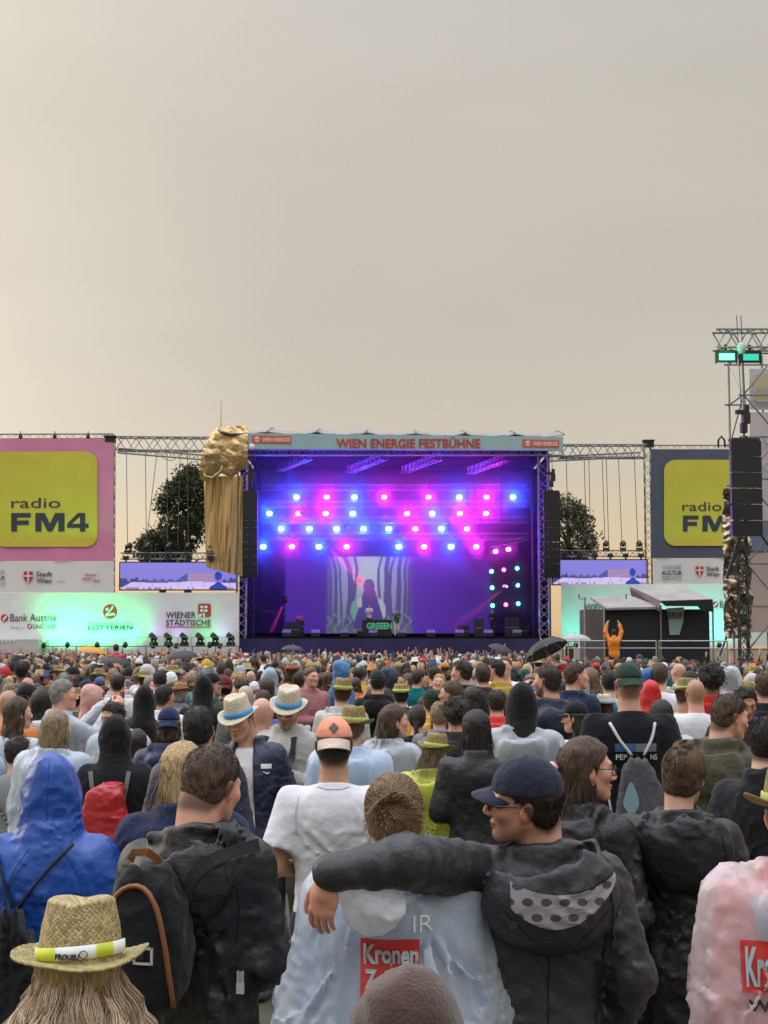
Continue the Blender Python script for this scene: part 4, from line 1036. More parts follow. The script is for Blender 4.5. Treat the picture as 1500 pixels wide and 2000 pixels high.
# ------------------------------------------------------------------ the stage
DF, DBK = 97.0, 110.0
STZ = at(750, 1243, 99).z
def build_stage():
    t = empty('concert_stage'); tag(t, 'big black festival stage with scalloped roof and turquoise fascia', 'stage')
    xl, xr = at(478, 1000, DF).x, at(1066, 1000, DF).x; ztop = at(750, 868, DF).z
    b = MB(); b.box(((xl + xr) / 2, (DF + DBK) / 2, STZ - .15), (xr - xl + 1.0, DBK - DF, .3)); b.obj('deck', M_BLACK, t)
    b = MB(); b.box(((xl + xr) / 2, DF - .02, (STZ - .15) / 2), (xr - xl + 1.0, .06, STZ - .15)); b.obj('deck_skirt', mat('skirt_cloth_violet_lit', (.035, .028, .10), rough=.9, noise=.3, nscale=.8), t)  # violet stage wash is put into the skirt's base colour
    b = MB(); b.box(((xl + xr) / 2, DBK + .3, ztop / 2), (xr - xl + 2, .1, ztop)); b.obj('back_cloth', M_BLACK, t)
    for x, nm in ((xl - .4, 'side_cloth'), (xr + .4, 'side_cloth')):
        b = MB(); b.box((x, (DF + DBK) / 2 + .8, ztop / 2 - .2), (.1, DBK - DF - 1.6, ztop - .4)); b.obj(nm, M_BLACK, t)
    # roof: scalloped membrane between bays, arched over the depth
    nb = 7; G = np.zeros((nb * 8 + 1, 14, 3)); zl, zr = at(485, 846, DF - .5).z, at(1100, 853, DF - .5).z; x0, x1 = at(428, 850, DF).x, at(1100, 850, DF).x
    for i in range(nb * 8 + 1):
        u = i / (nb * 8); s = (i % 8) / 8
        for j in range(14):
            v = j / 13
            G[i, j] = (x0 + (x1 - x0) * u, DF - .6 + v * 14, zl + (zr - zl) * u + .15 + .42 * math.sin(math.pi * min(1, v * 2.2) / 2) - .16 * math.sin(math.pi * s) ** .7 + 1.2 * math.sin(math.pi * v) * .4 + .03 * math.sin(i * 2.1 + j))
    m = mat('roof_membrane', (.24, .235, .23), rough=.55, noise=.25, nscale=.9, bump=.4, bscale=2.5)
    b = MB(); b.sheet(G); B = G.copy(); B[..., 2] -= .06; b.sheet(B[:, ::-1]); b.sheet(np.stack([G[:, 0], B[:, 0]], 0)[::-1]); b.sheet(np.stack([G[-1], B[-1]], 0)); b.sheet(np.stack([G[0], B[0]], 0)[::-1])
    rf = b.obj('roof', m, t, smooth=True)
    b = MB()
    for i in range(0, nb * 8 + 1, 8): b.path([tuple(G[i, j] + np.array((0, 0, .03))) for j in range(14)], .05, 5)
    b.obj('keder_ribs', M_TRUSS, rf)
    b = MB(); b.box(((xl + xr) / 2, DF + 6, ztop - .25), (xr - xl + .6, 11.6, .06)); b.obj('ceiling_cloth', M_BLACK, t)
    # fascia banner with lettering; the upper edge falls to the right
    f = MB(); P = [at(485, 846, DF - .8), at(1100, 853, DF - .8), at(1100, 880, DF - .8), at(485, 877, DF - .8)]
    f.add([tuple(p) for p in P] + [(p.x, p.y + .25, p.z) for p in P], [(0, 1, 2, 3), (7, 6, 5, 4), (0, 4, 5, 1), (1, 5, 6, 2), (2, 6, 7, 3), (3, 7, 4, 0)]); fa = f.obj('fascia', M_TURQ, t)
    d = DF - .8
    text('WIEN ENERGIE FESTBÜHNE', 657, 853, 938, 875, d, M_RED, fa, .022)
    for (a, b_, c, e, sh) in ((491, 850, 569, 866, 0), (1020, 858, 1092, 874, 0)):
        o = poly([(a, b_), (c, b_ + 1), (c, e + 1), (a, e)], d, mat('orange_print', (.62, .13, .07), rough=.7), fa, 'logo_panel', .02)
        text('WIEN ENERGIE', a + 21, b_ + 5, c - 3, e - 3, d - .03, M_WHITEP, o, .02, name='logo_lettering'); poly(disc(a + 11, (b_ + e) / 2, 5.4, 14), d - .03, M_WHITEP, o, 'logo_disc', .03)
        poly([(a + 5, (b_ + e) / 2 - .5), (a + 17, (b_ + e) / 2 - 1.5), (a + 17, (b_ + e) / 2), (a + 5, (b_ + e) / 2 + 1)], d - .06, MATS['orange_print'], o, 'logo_slash', .03)
    b = MB(); truss(b, at(478, 884, DF - .5), at(1100, 884, DF - .5), .35, .03, .8); b.obj('front_truss', M_TRUSS, t)
    for x in (474, 1060):
        b = MB(); p = at(x, 884, DF + .3); truss(b, (p.x, p.y, p.z), (p.x, p.y, 0), .6, .04, 1.1); b.obj('tower', M_TRUSS, t)
    for x in (490, 1046):
        b = MB(); p = at(x, 884, DF + 2.5); truss(b, (p.x, p.y, p.z), (p.x, p.y, STZ), .5, .035, 1.1); b.obj('tower', M_DARK, t)
    for i, (xa, ya, xb, yb) in enumerate(((548, 915, 604, 890), (684, 918, 752, 890), (790, 918, 858, 891), (918, 920, 995, 892))):
        b = MB(); truss(b, at(xa, ya, DF + 9), at(xb, yb, DF + 2), .45, .035, .8); b.obj('roof_girder', M_TRUSS, t)
    for row, (y, d_) in enumerate(((952, 106.), (985, 105.), (1016, 104.), (1048, 103.))):
        b = MB(); truss(b, at(512, y, d_), at(1030, y, d_), .4, .03, .9); b.obj('light_truss', M_TRUSS, t)
        for x in (560, 700, 840, 980): p = at(x, y - 5, d_); MB().tube(p, (p.x, p.y, ztop - .3), .02, 4).obj('hoist_chain', M_DARK, t)
    b = MB()
    for x in np.linspace(560, 1010, 9): p = at(x, 1239, 97.6); b.box(p + Vector((0, 0, .08)), (.55, .4, .28), rot=Matrix.Rotation(.5, 3, 'X'))
    b.obj('floor_monitors', mat('monitor_grey', (.10, .10, .11), rough=.6), t)
    b = MB(); p = at(432, 830, DF + 3); b.tube(p + Vector((0, 0, -1)), at(432, 781, DF + 3), .035, 6, .015); b.obj('lightning_rod', M_STEEL, t)
    p = at(492, 873, DF - 1.1); MB().lathe([(.0, -.22), (.12, -.18), (.17, -.05), (.17, .12), (.06, .2), (.0, .2)], p, 12).obj('dome_camera', M_WHITEP, t, smooth=True)
    # volume of stage smoke
    h = MB(); h.box(((xl + xr) / 2, (DF + DBK) / 2 + .3, (STZ + ztop - .6) / 2 + .1), (xr - xl - .4, DBK - DF - 1.0, ztop - STZ - .9))
    vm = bpy.data.materials.new('stage_smoke'); vm.use_nodes = True; N = vm.node_tree.nodes; N.clear(); o = N.new('ShaderNodeOutputMaterial'); pv = N.new('ShaderNodeVolumePrincipled')
    pv.inputs['Color'].default_value = (.9, .9, .95, 1); pv.inputs['Density'].default_value = .042; pv.inputs['Anisotropy'].default_value = .86; vm.node_tree.links.new(pv.outputs[0], o.inputs[1])
    so = h.obj('stage_smoke', vm); tag(so, 'thin violet smoke hanging inside the stage', None, kind='stuff')
    # centre LED wall
    s = empty('led_screen'); tag(s, 'wide video wall at the back of the stage showing a misty forest', 'screen')
    put('picture', screen_mesh(557, 1087, 957, 1237, 108.8, 321, 121, centre_picture), s, mat=led_mat('led_centre', 1.1))
    a, c = at(554, 1239, 108.8), at(960, 1085, 108.8); MB().box(((a.x + c.x) / 2, 109.05, (a.z + c.z) / 2), (c.x - a.x, .4, c.z - a.z)).obj('cabinet', M_DARK, s)
build_stage()

# gold foil drape on the stage flank
def gold_drape():
    m = mat('gold_foil', (.56, .40, .19), rough=.42, metal=.65, noise=.25, nscale=.9, nstretch=(1, 1, .3), bump=.55, bscale=2.2)
    t = empty('foil_drape'); tag(t, 'crumpled gold foil drape hanging on the left flank of the stage', 'drape')
    n, k = 120, 70; G = np.zeros((n, k, 3)); r = np.random.RandomState(2); ph = r.uniform(0, 6.28, 8); N1 = Noise(9, .9, 8, (1, 1, .12)); N2 = Noise(10, .42, 8, (1, 1, .07))
    for i in range(n):
        u = i / (n - 1)
        for j in range(k):
            v = j / (k - 1); y = 930 + v * 178 + (18 * u if v > .9 else 0); x = 399 + u * 76 + 3 * v - 4 * u * v
            G[i, j] = at(x, y, 98.2 - 1.3 * u)
    f = N1(G[..., 0], G[..., 1] * 0, G[..., 2] * .3); g = N2(G[..., 0], G[..., 1] * 0, G[..., 2]); G[..., 1] += .16 * f + .07 * ridged(g)
    B = G.copy(); B[..., 1] += .04
    MB().sheet(G).sheet(B[:, ::-1]).obj('hanging_foil', m, t, smooth=True)
    n, k = 80, 50; G = np.zeros((n, k, 3))
    for i in range(n):
        u = i / (n - 1); xt = 390 + u * 94; top = 832 + 62 * max(0, 1 - u / .42) ** 1.7; bot = 935 - 14 * u + 6 * math.sin(u * 12)
        for j in range(k):
            v = j / (k - 1); G[i, j] = at(xt, top + (bot - top) * v, 97.6 - 1.0 * u - .5 * math.sin(math.pi * v))
    g = Noise(12, 1.1, 8)(G[..., 0], G[..., 1] * 0, G[..., 2]); h = Noise(13, .45, 8)(G[..., 0], G[..., 1] * 0, G[..., 2]); G[..., 1] += .06 * ridged(g) + .02 * ridged(h)
    B = G.copy(); B[..., 1] += .05; MB().sheet(G).sheet(B[:, ::-1]).obj('roof_wrap', m, t, smooth=True)
    b = MB(); b.path([at(394, 896, 97.5), at(400, 930, 97.2), at(415, 934, 97.0), at(432, 920, 97.0), at(438, 900, 97)], .12, 6); b.obj('gathered_edge', m, t, smooth=True)
gold_drape()

# ------------------------------------------------------------------ trusses, chains and screens' lamps
def bridge(label, xa, ya, xb, yb, d, x2=None, group='truss bridges beside the stage'):
    t = empty('truss_bridge'); tag(t, label, 'truss', group)
    b = MB(); truss(b, at(xa, ya, d), at(xb, yb, d), .85, .05, 1.2); b.obj('main_truss', M_TRUSS, t)
    if x2: b = MB(); truss(b, at(*x2[0], d - .8), at(*x2[1], d - .8), .3, .03, .5); b.obj('lower_truss', M_TRUSS, t)
    return t
bl = bridge('aluminium truss bridge between pink banner and gold drape', 228, 867, 478, 869, 97.8, ((230, 880), (428, 896)))
br = bridge('aluminium truss bridge between stage roof and slate banner', 1092, 882, 1262, 882, 102.5, ((1062, 897), (1250, 888)))
def chains(parent, xs, y0, y1, d):
    for x, x2 in xs: b = MB(); b.tube(at(x, y0, d), at(x2, y1, d), .022, 4); b.obj('chain', M_CABLE, parent)
chains(bl, ((247, 249), (284, 286), (307, 284), (326, 328), (352, 347), (366, 368)), 882, 1072, 98.2)
chains(br, ((1106, 1110), (1141, 1146), (1150, 1154), (1176, 1182), (1184, 1189), (1208, 1215), (1239, 1246)), 897, 1068, 102.8)
b = MB(); b.path([at(312, 885, 97.5), at(322, 897, 97.5), at(335, 900, 97.5), at(347, 893, 97.5)], .02, 4); b.obj('slack_cable', M_CABLE, bl)

def moving_head(label, p, yaw, pit, s=1., group=None):
    t = empty('moving_light', p, (0, 0, yaw), s); tag(t, label, 'stage light', group)
    MB().box((0, 0, .10), (.42, .38, .2)).obj('base', M_DARK, t)
    b = MB()
    for sx in (-1, 1): b.box((sx * .19, 0, .40), (.06, .12, .44))
    b.box((0, 0, .22), (.44, .2, .06)); b.obj('yoke', M_DARK, t)
    pr = [(.0, -.24), (.11, -.23), (.15, -.15), (.15, .02), (.17, .10), (.17, .28), (.14, .28), (.13, .24), (.0, .24)]
    b = MB(); b.lathe(pr, (0, 0, 0), 12); h = b.obj('lamp_head', M_DARK, t, smooth=True, loc=(0, 0, .52), rot=(pit, 0, 0))
    return t
for k, (x, y) in enumerate(((300, 1256), (329, 1256), (360, 1256), (391, 1256), (420, 1255), (451, 1254))):
    p = at(x, y, 93.5); p.z = 2.23
    moving_head(('first', 'second', 'third', 'fourth', 'fifth', 'sixth')[k] + ' black moving light on the catwalk counted from the lottery logo', p, R(-50), R(55), 1.0, 'moving lights on the catwalk')
def lamp_bar(label, x0, x1, y, d, xs, word, grp):
    t = empty('lamp_truss'); tag(t, label, 'truss'); b = MB(); truss(b, at(x0, y, d), at(x1, y, d), .4, .03, .7); b.obj('chords', M_TRUSS, t)
    b = MB()
    for x in np.linspace(x0 + 10, x1 - 10, 6): b.tube(at(x, y + 6, d - .2), at(x, y + 12, d - .2), .06, 5); b.box(at(x, y + 4, d - .3), (.35, .3, .25))
    b.obj('clamps', M_DARK, t)['kind'] = 'stuff'
    for k, x in enumerate(xs):
        moving_head('%s moving light standing on the truss above the screen near the %s' % (('first', 'second', 'third', 'fourth', 'fifth', 'sixth')[k], word), at(x, y - 4, d), R(150 + 7 * k), R(60), .95, grp)
lamp_bar('lattice truss over the screen beside the pink banner', 236, 462, 1086, 98.2, (250, 287, 329, 367, 411, 447), 'pink banner', 'moving lights over the left screen')
lamp_bar('lattice truss over the screen beside the slate banner', 1092, 1262, 1081, 103.5, (1115, 1150, 1184, 1217, 1249), 'slate banner', 'moving lights over the right screen')

# ------------------------------------------------------------------ stage lights: blinders in four rows
BLUE, MAG = (.01, .06, 1.0), (.75, .01, .80)
def blinder(label, x, y, d, c, watts, k=1., spot=None):
    p = at(x, y, d); t = empty('stage_light', p); tag(t, label, 'stage light', 'lit stage lights')
    b = MB(); b.box((0, .17, 0), (.62 * k, .24, .42 * k)); b.box((0, .1, .34 * k), (.08, .08, .3 * k)); b.obj('housing', M_DARK, t)
    g = glow('lens_blue', (.16, .42, 1.0), 14) if c is BLUE else glow('lens_magenta', (1.0, .18, .85), 14)
    pts = rrect(-.29 * k, -.22 * k, .29 * k, .22 * k, .2 * k, 5); b = MB(); n = len(pts)
    b.add([(q[0], 0, q[1]) for q in pts] + [(q[0] * .96, .04, q[1] * .96) for q in pts], [tuple(range(n)), tuple(range(2 * n - 1, n - 1, -1))] + [(i, n + i, n + (i + 1) % n, (i + 1) % n) for i in range(n)]); b.obj('lens', g, t)
    L = bpy.data.lights.new('lamp_light', 'POINT'); L.color = c; L.energy = watts; L.shadow_soft_size = .18; lo = bpy.data.objects.new('lamp_light', L); COL.objects.link(lo); lo.parent = t; lo.location = (0, -.30, 0)
    return t
ORD = ('first', 'second', 'third', 'fourth', 'fifth', 'sixth', 'seventh', 'eighth')
ROWS = (('top', 971, 105.6, ((579, 0), (638, 1), (692, 0), (750, 1), (837, 1), (897, 0), (950, 1), (1002, 0))),
        ('second', 1003, 104.6, ((526, 0), (583, 1), (636, 1), (689, 0), (795, 1), (844, 0), (898, 1), (949, 1))),
        ('third', 1033, 103.6, ((549, 0), (604, 0), (657, 0), (710, 0), (759, 0), (811, 1), (862, 0), (912, 1))),
        ('bottom', 1068, 102.6, ((514, 0), (570, 1), (623, 0), (677, 1), (779, 0), (828, 1), (881, 0), (930, 1))))
for nm, y, d, cells in ROWS:
    for k, (x, c) in enumerate(cells):
        blinder('glowing %s stage light, %s in the %s row from the gold drape' % (('blue', 'magenta')[c], ORD[k], nm), x, y, d, (BLUE, MAG)[c], 340 if c else 720, .66)
for k, (x, y) in enumerate(((968, 1077), (993, 1073))): blinder('small pink lamp on the sloping bar, %s of two' % ('lower', 'upper')[k], x, y, 101.5, MAG, 60, .55)
b = MB(); truss(b, at(957, 1066, 101.8), at(1030, 1052, 101.8), .25, .02, .5); tag(b.obj('lamp_bar', M_TRUSS), 'short sloping lamp bar on the right side of the stage', 'lamp bar')
def led_pod(k, x, y, col, nm):
    t = empty('led_pod', at(x, y, 101.)); tag(t, 'tiny %s lamp, %s in the cluster right of the video wall' % (nm, ('top left', 'top middle', 'top right', 'centre left', 'centre middle', 'centre right', 'bottom left', 'bottom middle', 'bottom right')[k]), 'stage light', 'small coloured lamps')
    MB().box((0, .12, 0), (.3, .2, .24)).obj('housing', M_DARK, t); MB().lathe([(.0, -.0), (.11, .0), (.13, .03)], (0, 0, 0), 10).obj('lens', glow('pod_' + nm, col, 9), t, rot=(R(90), 0, 0))
for k, (x, y) in enumerate(((960, 1116), (984, 1113), (1010, 1110), (961, 1148), (986, 1145), (1011, 1143), (962, 1183), (988, 1181), (1012, 1179))):
    c, nm = (((.1, .9, .6), 'green'), ((1, .1, .5), 'pink'), ((.1, .8, .8), 'turquoise'))[(k) % 3]; led_pod(k, x, y, c, nm)
# beams: narrow spotlights seen through the smoke
def beam(label, x, y, d, tx, ty, td, col, w, ang):
    p, q = at(x, y, d), at(tx, ty, td); t = empty('beam_light', p); tag(t, label, 'stage light', 'narrow beam lights')
    rot = (q - p).to_track_quat('-Z', 'Y').to_euler()
    MB().lathe([(.0, .34), (.14, .32), (.16, .0), (.13, .0), (.0, .03)], (0, 0, 0), 12).obj('lamp_head', M_DARK, t, smooth=True, rot=rot); MB().box((0, .05, .3), (.3, .3, .12)).obj('base', M_DARK, t)
    L = bpy.data.lights.new('beam', 'SPOT'); L.color = col; L.energy = w; L.spot_size = R(ang); L.spot_blend = .5; L.shadow_soft_size = .06; lo = bpy.data.objects.new('beam', L); COL.objects.link(lo); lo.parent = t; lo.rotation_euler = rot; lo.location = (q - p).normalized() * .1
for k, (x, y, d, tx, ty, td, c, w, a) in enumerate((
        (592, 1004, 104, 700, 1110, 101, (1, .05, .55), 21650, 9), (680, 1030, 104, 860, 1150, 100, (.05, .3, 1), 26650, 9), (640, 1066, 103, 690, 1120, 100, (1, .05, .5), 20000, 10),
        (780, 1062, 103, 940, 1140, 100, (.1, .4, 1), 21650, 9), (1000, 1142, 101, 830, 1232, 100, (.1, .45, 1), 30000, 13), (985, 1150, 101, 920, 1200, 99, (1, .05, .5), 15000, 9),
        (556, 1175, 101, 534, 1225, 99, (1, .05, .5), 14150, 7), (500, 1190, 100, 640, 1212, 101, (.9, .1, .6), 12500, 10), (795, 1000, 105, 870, 1075, 101, (.9, .05, .8), 21650, 10))):
    beam('narrow stage beam light, %s of the beams counted across the stage' % (ORD + ('ninth',))[k], x, y, d, tx, ty, td, c, w, a)

# ------------------------------------------------------------------ line arrays
M_GRILLE = mat('speaker_grille', (.012, .012, .014), rough=.65, noise=.3, nscale=60, bump=.4, bscale=120)
def line_array(label, x, ys, d, w, curve=None, group='line arrays', yaw=0., motor=True):
    """ys: photo rows of the top and bottom; boxes hang in a chain; curve: list of pitch angles"""
    top = at(x, ys[0], d); bot = at(x, ys[1], d); n = len(curve); hgt = (top.z - bot.z) / n
    t = empty('line_array', (top.x, d, bot.z), (0, 0, yaw)); tag(t, label, 'loudspeaker', group)
    z = top.z - bot.z; y = 0.
    MB().box((0, 0, z + .06), (w * .95, .5, .10)).box((0, .1, z + .14), (.12, .7, .10)).obj('bumper_frame', M_DARK, t)
    for k, a in enumerate(curve):
        rot = Matrix.Rotation(R(a), 3, 'X'); c = Vector((0, y, z - hgt / 2)); b = MB()
        pr = [(-w / 2, -hgt * .485), (w / 2, -hgt * .485), (w / 2, hgt * .485), (-w / 2, hgt * .485)]
        P = [rot @ Vector((px_ * s, yy, pz * (1 if yy < .2 else .8))) + c for yy, s in ((-.32, 1.), (.32, .72)) for px_, pz in pr]
        b.add([tuple(p) for p in P], [(0, 1, 2, 3), (7, 6, 5, 4), (0, 4, 5, 1), (1, 5, 6, 2), (2, 6, 7, 3), (3, 7, 4, 0)])
        o = b.obj('cabinet', M_GRILLE, t)
        g = MB()
        for sx in (-1, 1): g.box((rot @ Vector((sx * w * .5, -.12, 0))) + c, (.03, .25, hgt * .9))
        g.obj('side_rigging', M_DARK, o)
        y += math.sin(R(a)) * hgt; z -= hgt * math.cos(R(a))
    if motor:
        b = MB(); zt = top.z - bot.z; b.box((0, 0, zt + .55), (.25, .25, .4)); b.tube((0, 0, zt + .15), (0, 0, zt + .4), .03); b.box((.10, 0, zt + .95), (.3, .28, .45)); b.box((-.15, 0, zt + 1.2), (.35, .2, .16)); b.box((.12, 0, zt + 1.3), (.2, .2, .35)); b.obj('chain_motor', M_DARK, t)
        b = MB()
        for dx in (-.08, .1): b.tube((dx, 0, zt + 1.3), (dx - .12, 0, zt + motor), .018, 4)
        b.obj('hoist_chain', M_CABLE, t)
    return t
line_array('curved black line array hanging at the right edge of the stage', 1077, (962, 1128), 95.6, 1.0, [0, 0, 1, 1, 2, 2, 3, 4, 5, 7, 9, 11], yaw=R(0), motor=2.6)
line_array('shadowed line array hanging at the left edge of the stage beside the gold drape', 489, (962, 1128), 95.6, .9, [0, 0, 1, 1, 2, 2, 3, 4, 5, 7, 9, 11], yaw=R(0), motor=2.6)
line_array('big near line array hanging from the scaffold tower', 1453, (862, 1048), 62., 1.22, [0, 0, 0, 1, 2, 3], yaw=R(6), motor=5.2)

# ------------------------------------------------------------------ scaffold tower on the right
def scaffold_tower():
    d = 63.; t = empty('scaffold_tower'); tag(t, 'tall scaffold tower with foil and banners carrying the near line array', 'tower')
    x0, x1 = at(1462, 1265, d).x, at(1600, 1265, d).x; zt = at(1462, 690, d).z
    b = MB(); lev = np.linspace(.3, zt, 9)
    for x in (x0, (x0 + x1) / 2, x1):
        for y in (d, d + 2.6): b.tube((x, y, 0), (x, y, zt + .4), .05, 6)
    for z in lev:
        for y in (d, d + 2.6): b.tube((x0 - .2, y, z), (x1 + .2, y, z), .04, 5)
        for x in (x0, x1): b.tube((x, d, z), (x, d + 2.6, z), .04, 5)
    b.obj('standards', M_STEEL, t)
    b = MB()
    for i in range(8):
        a, c = (x0, (x0 + x1) / 2) if i % 2 else ((x0 + x1) / 2, x0); b.tube((a, d - .06, lev[i]), (c, d - .06, lev[i + 1]), .04, 5); b.tube((x0, d + (0 if i % 2 else 2.6), lev[i]), (x0, d + (2.6 if i % 2 else 0), lev[i + 1]), .03, 5)
    b.obj('braces', M_STEEL, t)
    b = MB(); pa, pb = at(1396, 664, d - .6), at(1600, 664, d - .6); truss(b, pa, pb, .75, .05, .85); b.obj('boom_truss', M_TRUSS, t)
    m = mat('thin_banner', (.70, .71, .76), rough=.8, noise=.08, nscale=.8, transl=.4)
    for k, (ya, yb, c) in enumerate(((720, 800, m), (805, 1015, mat('thin_banner_pale', (.74, .70, .70), rough=.8, transl=.4)), (1020, 1075, mat('thin_banner_blue', (.30, .36, .50), rough=.8, transl=.4)), (1080, 1235, mat('thin_banner_peach', (.70, .60, .55), rough=.8, transl=.4)))):
        rect_sheet(1464, ya, 1600, yb, d + 2.3, 12, 8, .03, seed=20 + k).obj('banner_panel', c, t, smooth=True)
    poly(rrect(1472, 730, 1580, 785, 10), d + 2.2, mat('faded_yellow', (.55, .50, .30), rough=.8), t, 'banner_patch', .03)
    o = text('FM4', 1478, 756, 1540, 772, d + 2.1, mat('faded_ink', (.42, .42, .46), rough=.8), t); 
    for v in o.data.vertices: pass
    text('WIEN', 1486, 850, 1590, 875, d + 2.1, MATS['faded_ink'], t, .01); text('KULTUR', 1486, 905, 1590, 925, d + 2.1, MATS['faded_ink'], t, .01)
    # crumpled foil strip
    fm = mat('dark_foil', (.32, .27, .22), rough=.28, metal=.9, noise=.5, nscale=1.4, bump=.8, bscale=3.)
    n, k = 26, 110; G = np.zeros((n, k, 3))
    for i in range(n):
        u = i / (n - 1)
        for j in range(k): v = j / (k - 1); G[i, j] = at(1412 + 3 * v + u * 54, 955 + 292 * v, d + .9 - .3 * u)
    g = Noise(31, .6, 8)(G[..., 0], G[..., 1] * 0, G[..., 2]); h = Noise(32, .25, 8)(G[..., 0], G[..., 1] * 0, G[..., 2]); G[..., 1] += .16 * ridged(g) + .06 * ridged(h)
    B = G.copy(); B[..., 1] += .03; MB().sheet(G).sheet(B[:, ::-1]).obj('foil_strip', fm, t, smooth=True)
    b = MB(); p = at(1444, 1050, d - .4); truss(b, (p.x + .1, d - .4, p.z + 1), (p.x + .1, d - .4, 0), .35, .035, .8); b.obj('mast', M_DARK, t)
    b = MB(); q = at(1419, 1130, d - .5); b.tube(p, q, .07); b.tube((q.x, q.y, q.z), (q.x, q.y, q.z), .07); b.tube(at(1487, 1046, d - .4), at(1502, 1066, d - .4), .05); b.tube(at(1419, 1245, d - .5), at(1402, 1290, d - .5), .04); b.tube(q, at(1440, 1075, d - .5), .06); b.obj('struts', M_DARK, t)
    b = MB(); b.path([at(1403, 874, d - .2), at(1403, 860, d - .2), at(1409, 852, d - .2), at(1415, 860, d - .2), at(1416, 874, d - .2)], .045, 6); b.obj('cable_hook', M_DARK, t)
    c = at(1448, 682, d - 1.1); MB().lathe([(.0, -.22), (.13, -.2), (.2, -.05), (.2, .12), (.08, .3), (.0, .3)], c, 12).obj('dome_camera', mat('camera_grey', (.45, .46, .47), rough=.4), t, smooth=True)
    for k, (x, y, st) in enumerate(((1420, 694, 5.), (1467, 695, 1.0))):
        f = empty('flood_light', at(x, y, d - 1.2)); tag(f, ('bright green flood light under the boom truss', 'dimmer green flood light beside the dome camera')[k], 'flood light', 'green flood lights')
        MB().box((0, .2, .0), (.78, .3, .46)).box((-.42, .15, -.05), (.05, .2, .5)).box((.42, .15, -.05), (.05, .2, .5)).box((0, .25, .35), (.1, .1, .3)).obj('housing', M_DARK, f)
        MB().box((0, .02, -.05), (.62, .04, .26)).obj('lens', glow('lens_green%d' % k, (.10, 1.0, .42) if k == 0 else (.06, .75, .5), st), f)
        if k == 0:
            L = bpy.data.lights.new('flood', 'POINT'); L.color = (.1, 1, .4); L.energy = 25; L.shadow_soft_size = .3; lo = bpy.data.objects.new('flood', L); COL.objects.link(lo); lo.parent = f; lo.location = (0, -.35, 0)
scaffold_tower()

# ------------------------------------------------------------------ dark control tent in front of the right hoarding
def tent():
    d = 55.; t = empty('control_tent'); tag(t, 'black control tent with grey pitched tarpaulin roof below the slate banner', 'tent')
    a, c = at(1182, 1190, d), at(1385, 1190, d); md = mat('tent_black', (.012, .013, .018), rough=.8, noise=.3, nscale=1.5, bump=.3, bscale=3); mg = mat('tarpaulin', (.27, .25, .24), rough=.5, noise=.2, nscale=1.2, bump=.4, bscale=3)
    b = MB(); b.box(((a.x + c.x) / 2, d + 1.5, a.z / 2), (c.x - a.x, 3, a.z)); b.obj('tent_wall', md, t)
    e = at(1142, 1190, d + 1); b = MB(); b.add([(e.x, e.y, 0), (a.x - .01, d, 0), (a.x - .01, d, a.z), (e.x, e.y, e.z), (e.x, e.y + 1.5, 0), (e.x, e.y + 1.5, e.z)], [(0, 1, 2, 3), (4, 0, 3, 5)]); b.obj('side_cloth', mat('tent_grey', (.055, .048, .05), rough=.8, noise=.2, nscale=2), t)
    def slab(P, m, nm):
        n = len(P); b = MB(); Q = [Vector(p) + Vector((0, 0, -.08)) for p in P]; b.add([tuple(p) for p in P] + [tuple(q) for q in Q], [tuple(range(n)), tuple(range(2 * n - 1, n - 1, -1))] + [(i, n + i, n + (i + 1) % n, (i + 1) % n) for i in range(n)]); return b.obj(nm, m, t)
    slab([at(1152, 1166, d + 1.4), at(1185, 1187, d - .2), at(1240, 1187, d - .2), at(1292, 1185, d - .2), at(1232, 1164, d + 1.4)], mg, 'low_roof')
    slab([at(1232, 1146, d + 2.6), at(1290, 1173, d - .5), at(1392, 1170, d - .5), at(1325, 1142, d + 2.6)], mg, 'pitched_roof')
    slab([at(1230, 1147, d + 2.5), at(1234, 1163, d + 2.5), at(1288, 1190, d - .5), at(1289, 1174, d - .5)], mat('tarp_side', (.16, .10, .09), rough=.5, noise=.3, nscale=2), 'roof_flank')
    b = MB(); p, q = at(1289, 1174, d - .55), at(1392, 1196, d - .55); b.add([tuple(at(1289, 1174, d - .55)), tuple(at(1392, 1171, d - .55)), tuple(at(1393, 1195, d - .55)), tuple(at(1370, 1193, d - .55)), tuple(at(1362, 1184, d - .55)), tuple(at(1300, 1184, d - .55))], [(0, 1, 2, 3, 4, 5)]); b.obj('valance', md, t)
    for x, y in ((1180, 1187), (1290, 1182), (1392, 1185), (1142, 1166)): p = at(x, y, d - .1); MB().tube((p.x, p.y, 0), p, .035).obj('pole', M_STEEL, t)
    b = MB()
    b.tube(at(1131, 1169, d), at(1146, 1170, d), .03); b.tube(at(1131, 1160, d), at(1131, 1169, d), .03); b.tube(at(1223, 1160, d + .5), at(1223, 1170, d + .5), .03); b.obj('brackets', M_STEEL, t)['kind'] = 'stuff'
    poly([(1302, 1188), (1336, 1186), (1335, 1212), (1327, 1240), (1308, 1240), (1306, 1215)], d, mat('tent_window', (.22, .34, .32), rough=.5), t, 'window', .05); text('ERIE', 1305, 1196, 1334, 1208, d - .08, M_INK, t, .02)
    w = empty('crowd_barrier'); tag(w, 'grey steel crowd barrier in front of the black tent', 'barrier'); b = MB(); d2 = 50.
    for xa, xb in ((1110, 1192), (1193, 1282), (1287, 1420)):
        b.tube(at(xa, 1252, d2), at(xb, 1252, d2), .025); b.tube(at(xa, 1266, d2), at(xb, 1266, d2), .02)
        for x in (xa, xb): p = at(x, 1252, d2); b.tube((p.x, p.y, 0), p, .025)
    b.obj('rails', M_TRUSS, w)
tent()
